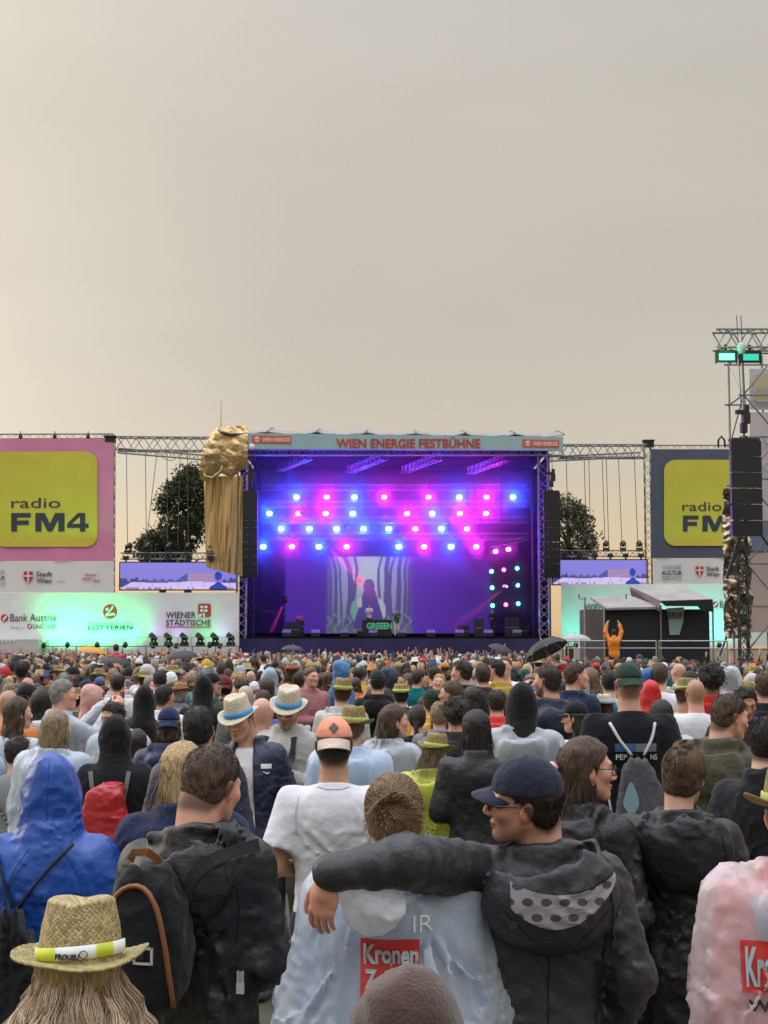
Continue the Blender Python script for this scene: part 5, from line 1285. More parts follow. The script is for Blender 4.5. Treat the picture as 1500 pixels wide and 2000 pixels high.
def container():
    d = 92.; t = empty('site_container'); tag(t, 'white site container with scalloped awning at the left edge', 'container'); a, c = at(-60, 1249, d), at(74, 1249, d)
    MB().box(((a.x + c.x) / 2, d + 1.5, a.z / 2), (c.x - a.x, 3, a.z)).obj('body', mat('container_white', (.50, .50, .50), rough=.6, noise=.12, nscale=.8), t)
    b = MB()
    for k in range(12): x = a.x + (at(32, 1249, d).x - a.x) * k / 12; b.add([(x, d - .05, a.z), (x + .24, d - .05, a.z), (x + .12, d - .05, a.z - .22)], [(0, 1, 2)])
    b.obj('awning_edge', M_WHITEP, t)
container()

# green uplights at the foot of the left hoarding and violet ones by the stage
def uplight(label, x, y, d, tx, ty, td, c, w, ang):
    p = at(x, y, d); q = at(tx, ty, td); p.z = 2.36
    t = empty('uplight', p); tag(t, label, 'flood light', 'uplights at the hoarding'); rot = (q - p).to_track_quat('-Z', 'Y').to_euler()
    MB().lathe([(.0, .3), (.13, .28), (.15, .0), (.12, .0), (.0, .03)], (0, 0, 0), 10).obj('lamp_head', M_DARK, t, smooth=True, rot=rot); MB().box((0, 0, -.08), (.3, .25, .08)).obj('foot', M_DARK, t)
    L = bpy.data.lights.new('wash', 'SPOT'); L.color = c; L.energy = w; L.spot_size = R(ang); L.spot_blend = 1.; L.shadow_soft_size = .15; lo = bpy.data.objects.new('wash', L); COL.objects.link(lo); lo.parent = t; lo.rotation_euler = rot; lo.location = (q - p).normalized() * .12
GRN = (.03, 1., .25)
for k, (x, w) in enumerate(((-40, 500), (30, 520), (85, 560), (132, 900), (190, 560), (245, 480), (330, 200), (410, 120))):
    uplight('green uplight at the foot of the hoarding, %s from the container' % ORD[k], x, 1255, 93.35, x + 4, 1222, 95, GRN, w * 1.0, 108)
for k, (x, w) in enumerate(((1125, 300), (1225, 300), (1330, 420), (1405, 420))): uplight('teal uplight behind the control tent, %s from the stage' % ORD[k], x, 1255, 99.6, x + 2, 1205, 102, (.05, .9, .62), w, 105)
for k, x in enumerate((300, 345, 430)): uplight('violet uplight behind the catwalk, %s from the lottery logo' % ORD[k], x, 1255, 94.3, x + 10, 1190, 95, (.55, .25, 1), 45, 110)

# ------------------------------------------------------------------ trees
def tree(label, x, d, y_top, w_px, y_base_crown, seed, n=2600, haze_col=None):
    r = np.random.RandomState(seed); P = at(x, y_top, d); H = P.z; Rw = w_px / 2 * d / FPX; zb = at(x, y_base_crown, d).z; zc = (H + zb) / 2; hz = (H - zb) / 2
    t = empty('tree', (P.x, d, 0)); tag(t, label, 'tree', 'trees behind the stage'); b = MB()
    b.path([(0, 0, 0), (.1, 0, zb * .5), (0, 0, zb), (.1, 0, zc), (.0, 0, H * .93)], [.38, .33, .28, .18, .04], 7)
    tips = []
    for k in range(16):
        a = r.uniform(0, 6.28); z0 = r.uniform(zb * .7, zc + hz * .4); q = Vector((math.cos(a) * Rw * .75, math.sin(a) * Rw * .75, z0 + r.uniform(.5, 2.2))); b.path([(0, 0, z0), (q.x * .5, q.y * .5, (z0 + q.z) / 2 + .3), q], [.11, .07, .02], 5); tips.append(q)
    b.obj('trunk', mat('bark', (.06, .045, .03), rough=.9, noise=.3, nscale=2), t)
    m = mat('leaves_%d' % int(1e4 * (haze_col or (.05,))[0]), haze_col or (.050, .060, .026), rough=.7, noise=.6, nscale=.8, transl=.30)
    cl = []
    for k in range(85):
        while True:
            v = r.uniform(-1, 1, 3)
            if np.linalg.norm(v) < 1: break
        v = v / np.linalg.norm(v) * np.linalg.norm(v) ** .45; wz = 1 - .35 * max(0, v[2]); cl.append((v[0] * Rw * wz, v[1] * Rw * wz, zc + v[2] * hz, r.uniform(.45, 1.05)))
    C = np.array(cl); k = r.randint(0, len(C), n); dirs = r.normal(size=(n, 3)); dirs /= np.linalg.norm(dirs, axis=1)[:, None]; pos = C[k, :3] + dirs * (C[k, 3] * r.uniform(.35, 1.0, n) ** .6)[:, None]
    nrm = dirs + r.normal(size=(n, 3)) * .7; nrm /= np.linalg.norm(nrm, axis=1)[:, None]; u = np.cross(nrm, r.normal(size=(n, 3))); u /= np.linalg.norm(u, axis=1)[:, None]; v = np.cross(nrm, u); s = r.uniform(.10, .20, n)[:, None]
    V = np.stack([pos - u * s, pos + v * s * .55 + nrm * .05, pos + u * s, pos - v * s * .55 + nrm * .05], 1).reshape(-1, 3); Fq = np.arange(4 * n).reshape(-1, 4)
    cr = put('crown', new_mesh('crown', V, Fq, False), t, mat=m); cr['kind'] = 'stuff'
tree('dark leafy tree behind the gold drape', 368, 122, 915, 108, 1078, 4, 7500)
tree('lower bushy tree left of the dark tree behind the lamp truss', 318, 130, 1042, 110, 1100, 9, 5000)
tree('airy leafy tree behind the right line array', 1108, 124, 976, 104, 1105, 6, 4200, (.10, .10, .065))  # haze over this tree is put into a paler leaf colour

# ------------------------------------------------------------------ umbrellas
def umbrella(label, x, y, w_px, d, col, tilt=(0, 0), seed=1, inner=None, H=.36):
    p = at(x, y, d); rr = w_px / 2 * d / FPX; t = empty('umbrella', p, (R(tilt[0]), R(tilt[1]), 0)); tag(t, label, 'umbrella', 'open umbrellas over the crowd')
    n = 8; k = 7; V = []
    for j in range(k + 1):
        v = j / k
        for i in range(n * 4):
            a = 2 * math.pi * i / (n * 4); s = (i % 4) / 4; sag = .10 * math.sin(math.pi * s) * v
            V.append((rr * math.sin(v * 1.35) / math.sin(1.35) * math.cos(a) * (1 - sag * .5), rr * math.sin(v * 1.35) / math.sin(1.35) * math.sin(a) * (1 - sag * .5), -H * rr * 2 * (1 - math.cos(v * 1.35)) * .78 + sag * .12 * rr))
    m4 = n * 4; Fq = np.array([(j * m4 + i, (j + 1) * m4 + i, (j + 1) * m4 + (i + 1) % m4, j * m4 + (i + 1) % m4) for j in range(k) for i in range(m4)])
    put('canopy', new_mesh('canopy', np.array(V), Fq, True), t, mat=mat('umbrella_cloth_' + '_'.join('%.2f' % c for c in col), col, rough=.45, noise=.1, nscale=4, transl=.25))
    b = MB()
    for i in range(n): a = 2 * math.pi * i / n; b.path([tuple(np.array(V[j * m4 + i * 4]) - np.array((0, 0, .012))) for j in range(k + 1)], .006, 4)
    b.obj('ribs', M_METAL, t); b = MB(); b.tube((0, 0, .06), (0, 0, -.85), .009, 6); b.obj('shaft', M_METAL, t); MB().tube((0, 0, -.85), (0, 0, -1.0), .018, 8).obj('grip', M_PLASTIC, t)
umbrella('orange yellow umbrella held up in front of the green hoarding', 181, 1263, 60, 46, (.75, .36, .03), (0, 8), H=.30)
umbrella('black umbrella just below the orange one', 224, 1283, 66, 30, (.02, .022, .026), (0, 4))
umbrella('wide black umbrella left of the stage below the catwalk lamps', 352, 1271, 72, 34, (.025, .027, .03), (0, -6))
umbrella('dark violet umbrella close to the stage front', 573, 1260, 46, 62, (.03, .03, .06), (0, 5))
umbrella('large tilted black umbrella with a green rim right of the stage', 1058, 1252, 92, 24, (.022, .025, .028), (-16, -24), H=.42)
umbrella('small pale grey umbrella in front of the tent', 1124, 1238, 62, 45, (.50, .52, .53), (0, 2), H=.30)
umbrella('tilted dark umbrella near the middle of the stage front', 985, 1262, 58, 40, (.012, .012, .016), (10, 25))

# ------------------------------------------------------------------ tools for things worn or printed on a garment
def child(root, nm):
    for c in root.children:
        if c.name.split('.')[0] == nm: return c
def bvh_of(*objs):
    V, Fs, n = [], [], 0
    for o in objs:
        me = o.data; co = np.zeros(len(me.vertices) * 3, f32); me.vertices.foreach_get('co', co); V += [tuple(v) for v in co.reshape(-1, 3)]
        Fs += [tuple(i + n for i in p.vertices) for p in me.polygons]; n = len(V)
    return BVHTree.FromPolygons(V, Fs)
def skin_y(bv, x, z, side=-1, default=-.15):
    """y of the surface seen from behind (side -1) or from the front (side 1), person frame"""
    h = bv.ray_cast(Vector((x, side * 1.5, z)), Vector((0, -side, 0)))
    return h[0].y if h[0] else default
def on_skin(bv, pts, gap=.006, side=-1):
    last = -.15; o = []
    for x, z in pts: last = skin_y(bv, x, z, side, last); o.append(Vector((x, last + side * gap, z)))
    return o
def dense(pts, n):
    P = np.array(pts, float); t = np.concatenate([[0], np.cumsum(np.linalg.norm(np.diff(P, axis=0), axis=1))]); s = np.linspace(0, t[-1], n); return np.stack([np.interp(s, t, P[:, k]) for k in range(P.shape[1])], 1)
def smooth_line(P, it=2):
    P = np.array([tuple(p) for p in P], float)
    for _ in range(it): P[1:-1] = (P[:-2] + 2 * P[1:-1] + P[2:]) / 4
    return P
def ribbon(b, pts, w, t=.004, nrm=(0, -1, 0)):
    P = np.asarray([tuple(p) for p in pts], float); T = np.gradient(P, axis=0); S = np.cross(T, np.array(nrm)); S /= np.linalg.norm(S, axis=1)[:, None] + 1e-9; S *= w / 2; o = np.array(nrm) * t
    b.sheet(np.stack([P - S + o, P + S + o], 0)); b.sheet(np.stack([P + S, P - S], 0)); b.sheet(np.stack([P - S, P - S + o], 0)); b.sheet(np.stack([P + S + o, P + S], 0)); return b
def decal(bv, x0, x1, zlo, zhi, nx, nz, gap=.005, side=-1, colf=None):
    V = []; C = []
    for i in range(nx):
        u = i / (nx - 1); x = x0 + (x1 - x0) * u
        for j in range(nz):
            v = j / (nz - 1); z = zlo(u) + (zhi(u) - zlo(u)) * v; V.append((x, skin_y(bv, x, z, side) + side * gap, z)); C.append(colf(x, z) if colf else (1, 1, 1))
    ids = np.arange(nx * nz).reshape(nx, nz); q = np.stack([ids[:-1, :-1], ids[1:, :-1], ids[1:, 1:], ids[:-1, 1:]], -1).reshape(-1, 4)
    if side > 0: q = q[:, ::-1]
    return new_mesh('decal', np.array(V), q, True, C)
def text_decal(bv, s, x0, z0, x1, z1, m, parent, bold=.02, gap=.008, side=-1, name='lettering'):
    me = text_mesh(s, bold); co = np.zeros(len(me.vertices) * 3, f32); me.vertices.foreach_get('co', co); co = co.reshape(-1, 3); lo, hi = co.min(0), co.max(0); q = np.zeros_like(co)
    q[:, 0] = x0 + (co[:, 0] - lo[0]) / (hi[0] - lo[0]) * (x1 - x0); q[:, 2] = z0 + (co[:, 1] - lo[1]) / (hi[1] - lo[1]) * (z1 - z0)
    for i in range(len(q)): q[i, 1] = skin_y(bv, q[i, 0], q[i, 2], side) + side * (gap + .002 * (co[i, 2] > 0))
    me.vertices.foreach_set('co', q.ravel()); me.update(); return put(name, me, parent, mat=m)
def worn(root, name, label, cat, group=None):
    t = empty(name); t.matrix_world = root.matrix_basis.copy(); t.location = root.location; t.rotation_euler = root.rotation_euler; t.scale = root.scale; return tag(t, label, cat, group)
def sdf_obj(name, box, h, fn, m, parent, color=None):
    xs, ys, zs = (planes((a, b, h)) for a, b in box); P, Fq = nets(xs, ys, zs, (fn(*grid(xs, ys, zs))).astype(f32)); return put(name, new_mesh(name, P, Fq, True), parent, mat=m, color=color)
def sbox(X, Y, Z, c, r, p=5):
    return ((np.abs((X - c[0]) / r[0]) ** p + np.abs((Y - c[1]) / r[1]) ** p + np.abs((Z - c[2]) / r[2]) ** p) ** (1 / p) - 1) * min(float(np.min(q)) for q in r)
def hair_strands(name, lines, cols, r, root):
    V, Fq = strands(lines, r); k = lines.shape[1]; C = np.repeat(np.asarray(cols, f32), k * 3, axis=0); o = put(name, new_mesh(name, V, Fq, True, C), root, mat=M_STRAND); o.matrix_parent_inverse = Matrix.LocRotScale(root.location, root.rotation_euler, root.scale).inverted(); return o

HI = dict(h=.0048, hb=.022, hh=.005, hhair=.006)
def JK(c, m='jacket', hood='down', **k): return ('jacket', m, c, dict(dict(hood=hood, h=.010, grow=.023, amp=.004, nf=60), **k))
BLACKC = (.008, .008, .010)

# ---- dark jacket man with the black backpack
p3 = person('man in a black rain jacket looking down, black backpack on his back', 388, 1451, 4.75, -14, dict(HI, head=(-16, 14, 2), armL='hold', armR='hold', skin='pink'), [JK((.010, .010, .012), 'shell', seed=11, grow=.027, amp=.0065)], ('fade', 'brown'), legs=(.02, .02, .025))
bv = bvh_of(child(p3, 'jacket')); bp = worn(p3, 'backpack', 'black backpack with brown leather trim on the man in the black jacket', 'backpack')
c = (-.10, -.27, 1.215); fo = folds(41, .006)
sdf_obj('bag_body', ((-.28, .08), (-.42, -.10), (.98, 1.46)), .010, lambda X, Y, Z: smin(sbox(X, Y, Z, c, (.128 - .045 * np.clip((Z - 1.2) / .25, 0, 1), .085, .205), 3.2), sbox(X, Y, Z, (-.11, -.345, 1.12), (.085, .030, .10), 3), .02) - fo(X, Y, Z), M_CLOTH, bp, (.010, .011, .012))
for sx, w in ((-.155, .035), (-.01, .035)): b = MB(); ribbon(b, smooth_line(on_skin(bv, dense([(sx, 1.28), (sx * 1.0 + (.03 if sx > -.05 else 0), 1.40), (sx + (.10 if sx > -.05 else -.01), 1.455), (sx + (.17 if sx > -.05 else .0), 1.47)], 14), .012)), w, .006); b.obj('shoulder_strap', mat('strap_black', (.012, .012, .013), rough=.8), bp)
ML = mat('brown_leather', (.20, .075, .025), rough=.5, noise=.2, nscale=20)
bvp = bvh_of(child(bp, 'bag_body')); b = MB(); b.path(smooth_line(on_skin(bvp, dense([(-.20, 1.10), (-.198, 1.24), (-.178, 1.335), (-.135, 1.385), (-.085, 1.392), (-.045, 1.355), (-.022, 1.28), (-.008, 1.18), (.0, 1.06)], 30), .004), 3), .008, 6); b.obj('leather_trim', ML, bp, smooth=True)
b = MB(); ribbon(b, [(-.15, -.27, 1.44), (-.13, -.29, 1.465), (-.09, -.29, 1.468), (-.06, -.27, 1.44)], .022, .004); b.obj('grab_handle', ML, bp)
b = MB(); q = Vector((-.065, -.375, 1.205))
for dx, dz, w, h in ((0, .02, .055, .006), (0, -.02, .055, .006), (-.025, 0, .006, .046), (.025, 0, .006, .046)): b.box(q + Vector((dx, 0, dz)), (w, .006, h))
b.obj('buckle', mat('bright_buckle', (.7, .7, .72), rough=.3, metal=.6), bp); b = MB(); ribbon(b, [(-.15, -.362, 1.20), (-.10, -.368, 1.203), (-.065, -.37, 1.205)], .022); b.obj('buckle_strap', MATS['strap_black'], bp)
b = MB(); q = Vector((.125, skin_y(bv, .125, 1.08) - .02, 1.08)); b.box(q, (.022, .008, .03)); b.box(q + Vector((-.007, 0, .03)), (.005, .006, .035)); b.box(q + Vector((.007, 0, .03)), (.005, .006, .035)); b.box(q + Vector((0, 0, .03)), (.004, .006, .03)); b.obj('clip', MATS['bright_buckle'], bp)

bp.location.x += .055
# ---- woman in the clear poncho with the red print
p4 = person('woman with a messy bun in a clear poncho printed Kronen Zeitung', 767, 1514, 4.45, 0, dict(HI, sex='f', head=(0, 4, 1), skin='pink', nstr=0),
    [('shirt', 'knit', (.13, .21, .42), dict(h=.018, grow=.015, amp=.004)), ('poncho', 'film', (.80, .88, .97), dict(hood='down', h=.009, grow=.055, amp=.0075, flare=.20, drape=.08, low=.55, mode='film', seed=8, hoodw=.8, pleat=1.1, nf=70))], ('crop', 'light'), legs=(.05, .07, .15))
def updo():
    r = np.random.RandomState(3); M = head_frame(0, 4, 1); knot = np.array((0, -.112, .055)); L1 = []; C1 = []
    for k in range(2600):
        a = r.uniform(-2.6, 2.6); el = r.uniform(-.75, 1.3); s = np.array((math.sin(a) * math.cos(el) * .084, -.016 - math.cos(a) * math.cos(el) * .104, .03 + math.sin(el) * .094 - (.02 if el < -.3 else 0)))
        if s[1] > .055 and s[2] < .07: continue
        e = knot + r.normal(size=3) * np.array((.02, .008, .02)); t = np.linspace(0, 1, 9)[:, None]; P = s * (1 - t) + e * t
        q = P - np.array((0, -.016, .03)); n = np.sqrt((q[:, 0] / .086) ** 2 + (q[:, 1] / .107) ** 2 + (q[:, 2] / .097) ** 2)[:, None]; P = np.array((0, -.016, .03)) + q / n * (1.0 + .05 * r.uniform(0, 1) + .03 * np.sin(t * 5 + a * 7)); L1.append(P); g = r.uniform(0, 1); C1.append(np.array((.10, .06, .035)) * (1 - g) + np.array((.36, .23, .125)) * g)
    for k in range(900):
        a = r.uniform(0, 6.28); ln = r.uniform(.06, .135); t = np.linspace(0, 1, 14); w = r.uniform(10, 22); ph = r.uniform(0, 6.28); am = r.uniform(.006, .014)
        d = np.array((math.cos(a), -.35, math.sin(a) * .75)); P = knot + np.outer(t, d * ln * .75) + np.stack([am * np.sin(t * w + ph), -.035 * np.sin(t * 3.0) - am * np.cos(t * w + ph), -.07 * t ** 2 * (ln / .1) + am * np.cos(t * w * .8 + ph)], 1)
        L1.append(P[np.linspace(0, 13, 9).astype(int)] if False else np.stack([np.interp(np.linspace(0, 1, 9), t, P[:, i]) for i in range(3)], 1)); g = r.uniform(0, 1) ** .8; C1.append(np.array((.10, .06, .03)) * (1 - g) + np.array((.42, .27, .14)) * g)
    L1 = np.array(L1, f32); hair_strands('loose_strands', from_head(L1.reshape(-1, 3), M).reshape(L1.shape), C1, .0010, child(p4, 'hair'))
updo()
bv = bvh_of(child(p4, 'poncho')); PW = child(p4, 'poncho'); s4 = 740 / 1.0
def loc4(px, py, root=p4, d=4.17):
    P = at(px, py, d); v = (Matrix.LocRotScale(root.location, root.rotation_euler, root.scale)).inverted() @ P; return v.x, v.z
fo5 = folds(88, .010, 'film')
sdf_obj('poncho_hood', ((-.22, .12), (-.42, -.14), (1.26, 1.55)), .007, lambda X, Y, Z: smin(ell(X, Y + 0 * X, Z, (-.085, -.255, 1.475), (.105, .05, .06)), ell(X, Y + 0 * X, Z, (-.06, -.27, 1.415), (.085, .045, .06)), .03) - fo5(X, Y, Z), M_FILMY, PW, (.80, .84, .90))
xa, za = loc4(703, 1842); xb, zb = loc4(821, 1985); za = min(za, za)
put('printed_panel', decal(bv, xa, xb, lambda u: zb, lambda u: za, 20, 22, .004), PW, mat=mat('print_red', (.62, .045, .045), rough=.45, noise=.1, nscale=15)).name = 'printed_panel'
MP = mat('print_pale', (.42, .50, .58), rough=.5); MPB = mat('print_black', (.02, .02, .02), rough=.6)
x0, z1 = loc4(709, 1853); x1, z0 = loc4(818, 1894); text_decal(bv, 'Kronen', x0, z0, x1, z1, MP, PW, .035, .009); x0, z1 = loc4(711, 1904); x1, z0 = loc4(818, 1955); text_decal(bv, 'Zeitung', x0, z0, x1, z1, MP, PW, .035, .009)
x0, z1 = loc4(808, 1795); x1, z0 = loc4(848, 1828); text_decal(bv, 'IR', x0, z0, x1, z1, mat('print_white', (.75, .78, .82), rough=.5), PW, -.01, .004)

# ---- man in the navy cap with his arm round her
p5 = person('man in navy cap and glasses, grey hooded jacket, arm around the woman', 1052, 1474, 4.5, 4, dict(HI, head=(78, 2, -15), stubble=.18, skin='pink', armR='pocket', armL=((-.168, -.01, 1.43), (-.40, -.285, 1.50), (-.60, -.335, 1.475)), handL=dict(fwd=(-.10, .12, -.60), palm=(.5, .8, .1), curl=.45, side=-1)),
    [JK((.026, .027, .032), 'shell', seed=21, grow=.026, amp=.006, hoodw=1.15)], ('short', 'dark'), hat=('cap', (.022, .026, .048), None, .006), legs=(.03, .03, .035))
bv = bvh_of(child(p5, 'jacket')); JK5 = child(p5, 'jacket')
def dots(x, z):
    u, v = x / .048, z / .040; u += .5 * (int(math.floor(v)) % 2); fu, fv = u - math.floor(u) - .5, v - math.floor(v) - .5
    return (.06, .055, .065) if (fu / .30) ** 2 + (fv / .26) ** 2 < 1 else (.29, .265, .29)
put('hood_lining', decal(bv, -.115, .175, lambda u: 1.365 - .085 * math.sin(math.pi * u) ** .8 + .065 * u, lambda u: 1.435 - .045 * math.sin(math.pi * u) ** .7 + .02 * u, 170, 80, .006, -1, dots), JK5, mat=mat('lining', src='attr', rough=.85, noise=.08, nscale=20)).name = 'hood_lining'
b = MB(); P = on_skin(bv, dense([(.185, 1.36), (.175, 1.30), (.185, 1.25)], 6), .012); b.path(P, .004, 5); b.box(P[-1], (.022, .014, .02)); b.obj('hood_cord', M_PLASTIC, JK5); b = MB(); P = on_skin(bv, dense([(-.14, 1.345), (-.11, 1.32)], 4), .012); b.path(P, .004, 5); b.box(P[-1], (.022, .014, .02)); b.obj('hood_cord', M_PLASTIC, JK5)
def glasses(root, hd, colr=(.03, .02, .02), thick=.0028, eye=(.018, .014)):
    M = head_frame(*hd); b = MB()
    for s in (-1, 1):
        pts = [(s * .032 + eye[0] * math.cos(a) * (1.15), .1005, .0 + eye[1] * math.sin(a) * 1.1) for a in np.linspace(0, 2 * math.pi, 15)]; b.path([tuple(p) for p in from_head(np.array(pts), M)], thick, 5)
        b.path([tuple(p) for p in from_head(np.array([(s * .053, .100, .006), (s * .074, .075, .010), (s * .081, .0, .008), (s * .083, -.02, -.004)]), M)], thick * .9, 5)
    b.path([tuple(p) for p in from_head(np.array([(-.012, .1005, .004), (0, .104, .007), (.012, .1005, .004)]), M)], thick, 5)
    g = b.obj('glasses', mat('frame_%.2f' % colr[0], colr, rough=.35), root, smooth=True); lm = mat('lens_glass', (.8, .85, .85), rough=.08, trans=.94, spec=.5); b = MB()
    for s in (-1, 1): MB().add(from_head(np.array([(s * .032 + .019 * math.cos(a), .100, .0145 * math.sin(a)) for a in np.linspace(0, 2 * math.pi, 13)[:-1]]), M), [tuple(range(12))]).obj('lens', lm, g)
glasses(p5, (78, 2, -15), (.06, .025, .02))

# ---- blue raincoat
p2 = person('person in a shiny blue hooded raincoat seen from behind', 105, 1494, 5.8, 2, dict(HI, head=(4, 3, 0)), [('raincoat', 'rubber', (.012, .070, .34), dict(hood='up', h=.011, grow=.034, amp=.0045, flare=.03, seed=31, nf=50))], ('short', 'dark'), legs=(.02, .025, .04))
bv = bvh_of(child(p2, 'raincoat')); db = worn(p2, 'drawstring_bag', 'black drawstring bag on the blue raincoat', 'bag'); b = MB()
for P in ([(-.19, 1.43), (-.15, 1.32), (-.115, 1.23)], [(.10, 1.46), (.02, 1.38), (-.06, 1.28), (-.095, 1.23)]): b.path(smooth_line(on_skin(bv, dense(P, 14), .010)), .0055, 6)
b.obj('cord', MATS['strap_black'], db, smooth=True); fo2 = folds(51, .008, 'film')
sdf_obj('sack', ((-.32, .10), (-.40, -.12), (.75, 1.26)), .011, lambda X, Y, Z: sbox(X, Y, Z, (-.115, -.24, .99), (.15 - .10 * np.clip((Z - .96) / .28, 0, 1), .07, .25), 5) - fo2(X, Y, Z) - .006 * np.sin(X * 150) * np.clip((Z - .85) / .3, 0, 1), M_CLOTH, db, (.014, .014, .017))

# ---- near straw hat
p1 = person('woman with wavy blond hair under a big woven straw hat', 155, 1797, 3.0, 0, dict(HI, sex='f', head=(0, 4, 0), skin='fair', under=1, nstr=0), [('jacket', 'jacket', (.035, .03, .045), dict(h=.02, grow=.02, amp=.004))], ('long', 'blond'), legs=(.05, .05, .06))
def woven_hat():
    M = head_frame(0, 4, 0); n = 300; pr = []; cz = .126
    zc = np.linspace(cz, .0, 90); prof = [(.0, cz - .006), (.02, cz - .007), (.04, cz - .004), (.06, cz + .001), (.072, cz + .003), (.080, cz - .002)] + [(.083 + .016 * (1 - z / cz), z - .006) for z in zc]
    prof += [(.100, -.007)] + [(.100 + .060 * t, -.008 + .004 * t) for t in np.linspace(.04, 1, 34)] + [(.160, -.008)] + [(.100 + .060 * t, -.014 + .004 * t) for t in np.linspace(.98, 0, 14)]
    V, Fq = hat_grid(prof, n); x, y, z = V[:, 0].copy(), V[:, 1].copy(), V[:, 2].copy(); r = np.hypot(x, y); th = np.arctan2(y, x)
    u = th * 84 / (2 * math.pi) * 1.0; v = np.where(r < .0995, z / .0068, (r - .1) / .0072); 
    # twill of flat blades crossing on the diagonal
    p, q = (u + v) / 2, (u - v) / 2; cell = (np.floor(p) + 2 * np.floor(q)) % 4; over = (cell < 2).astype(f32); fp, fq = p - np.floor(p) - .5, q - np.floor(q) - .5
    hgt = np.where(over > 0, 1 - (2 * fp) ** 2, 1 - (2 * fq) ** 2); rs = np.random.RandomState(1); tone = rs.uniform(.62, 1.25, 4096); tn = np.where(over > 0, tone[(np.floor(p) * 7 + np.floor(q / 3) * 31).astype(int) % 4096], tone[(np.floor(q) * 13 + np.floor(p / 3) * 17 + 999).astype(int) % 4096])
    side = (r > .079); nx_, ny_ = x / (r + 1e-6), y / (r + 1e-6); amp = .0016 * side; brim = (r > .1)
    x += nx_ * hgt * amp * ~brim; y += ny_ * hgt * amp * ~brim; z += hgt * amp * brim
    b = np.clip((r - .10) / .06, 0, 1); z += b * (.020 * np.cos(th) ** 2 - .010 * np.clip(np.sin(-th), 0, 1) + .006 * np.sin(3 * th + 1))
    pin = np.clip((z - .07) / .04, 0, 1) * (r < .1); z -= .008 * pin * np.exp(-((x + .005) / .03) ** 2) * 1; x *= 1 - .06 * pin
    base = np.where(hgt[:, None] > .25, np.array((.40, .30, .135)), np.array((.19, .135, .05))) * tn[:, None]; base *= np.where((rs.uniform(size=len(x)) > .97), 1.3, 1.)[:, None]; base = np.where(brim[:, None], base * np.array((.80, .86, .75)), base)
    P = from_head(np.stack([x * .96, y * 1.06 - .01, z + .045], 1), M)
    h_ = put('hat', new_mesh('hat', P, Fq, True, base), p1, mat=mat('woven_straw', src='attr', rough=.62, noise=.12, nscale=60, bump=.2, bscale=200))
    bn = [(.0985, .026), (.1035, .025), (.1048, -.001), (.1, -.004)]; Vb, Fb = hat_grid(bn, 96); Vb = Vb * np.array((.965, 1.065, 1)) + np.array((0, -.01, .045)); Vb[:, 2] += .010 * np.sin(np.arctan2(Vb[:, 1], Vb[:, 0]) * 1 + 2.0) * 1
    ang = np.arctan2(Vb[:, 1], Vb[:, 0]); deg = np.degrees(ang); white = ((deg > -108) & (deg < -62)) | ((deg > -40) & (deg < -5)) | ((deg < -150) & (deg > -172)); Cb = np.where(white[:, None], np.array((.72, .74, .72)), np.array((.50, .58, .03)))
    bo = put('hat_band', new_mesh('hat_band', from_head(Vb, M), Fb, True, Cb), h_, mat=mat('band_print', src='attr', rough=.5, noise=.05, nscale=30))
    bvb = BVHTree.FromPolygons([tuple(v) for v in from_head(Vb, M)], [tuple(int(i) for i in f) for f in Fb]); c = from_head(np.array([(0, -.115, .056)]), M)[0]; text_decal(bvb, 'PROUSU', -.032, c[2] - .008, .018, c[2] + .004, MATS.get('strap_black'), bo, .02, .0015)
    b = MB(); b.path([(.026 + .008 * math.cos(a), skin_y(bvb, .026, c[2]) - .002, c[2] + .002 + .008 * math.sin(a)) for a in np.linspace(0, 6.3, 14)], .0009, 4); b.obj('band_ring', MATS['strap_black'], bo)
woven_hat()
def wavy():
    r = np.random.RandomState(8); M = head_frame(0, 4, 0); L = []; C = []; t = np.linspace(0, 1, 16)
    for g in range(120):
        a0 = r.uniform(-2.3, 2.3); ln = r.uniform(.20, .34); w = r.uniform(14, 24); ph = r.uniform(0, 6.28); am = r.uniform(.008, .018); sp = r.uniform(.2, 1.7); tone = r.uniform(0, 1); z0 = r.uniform(-.03, .01); R1 = r.uniform(.9, 1.12)
        for k in range(30):
            a = a0 + r.normal() * .07; R0 = R1 + r.normal() * .02; s = np.array((math.sin(a) * .085 * R0, -.012 - math.cos(a) * .104 * R0, z0 + r.uniform(-.01, .01))); out = np.array((math.sin(a), -math.cos(a), 0)); tg = np.array((math.cos(a), math.sin(a), 0)); sc = 1 + .25 * r.normal()
            P = s + np.outer(t, (0, 0, -ln)) + np.outer(.060 * np.sin(t * 1.9) * sp, out) + np.outer(am * sc * t ** .6 * np.sin(t * w + ph + .15 * r.normal()), tg) + np.outer(am * .8 * t ** .6 * np.cos(t * w * 1.05 + ph), out) + np.outer(t * .012 * r.normal(), tg)
            L.append(P); u = np.clip(tone + .2 * r.normal(), 0, 1); C.append(np.array((.30, .20, .12)) * (1 - u) + np.array((.78, .60, .42)) * u)
    L = np.array(L, f32); hair_strands('loose_strands', from_head(L.reshape(-1, 3), M).reshape(L.shape), C, .0010, child(p1, 'hair'))
wavy()

# ---- brown hood at the bottom edge
p6 = person('person in a plain brown knitted hood at the bottom edge below the red print', 798, 1936, 2.5, 0, dict(HI, head=(0, 0, 0)), [('hooded_top', 'knit', (.080, .050, .040), dict(hood='up', h=.011, grow=.02, amp=.0032, seed=77))], ('short', 'dark'), legs=(.04, .04, .05))

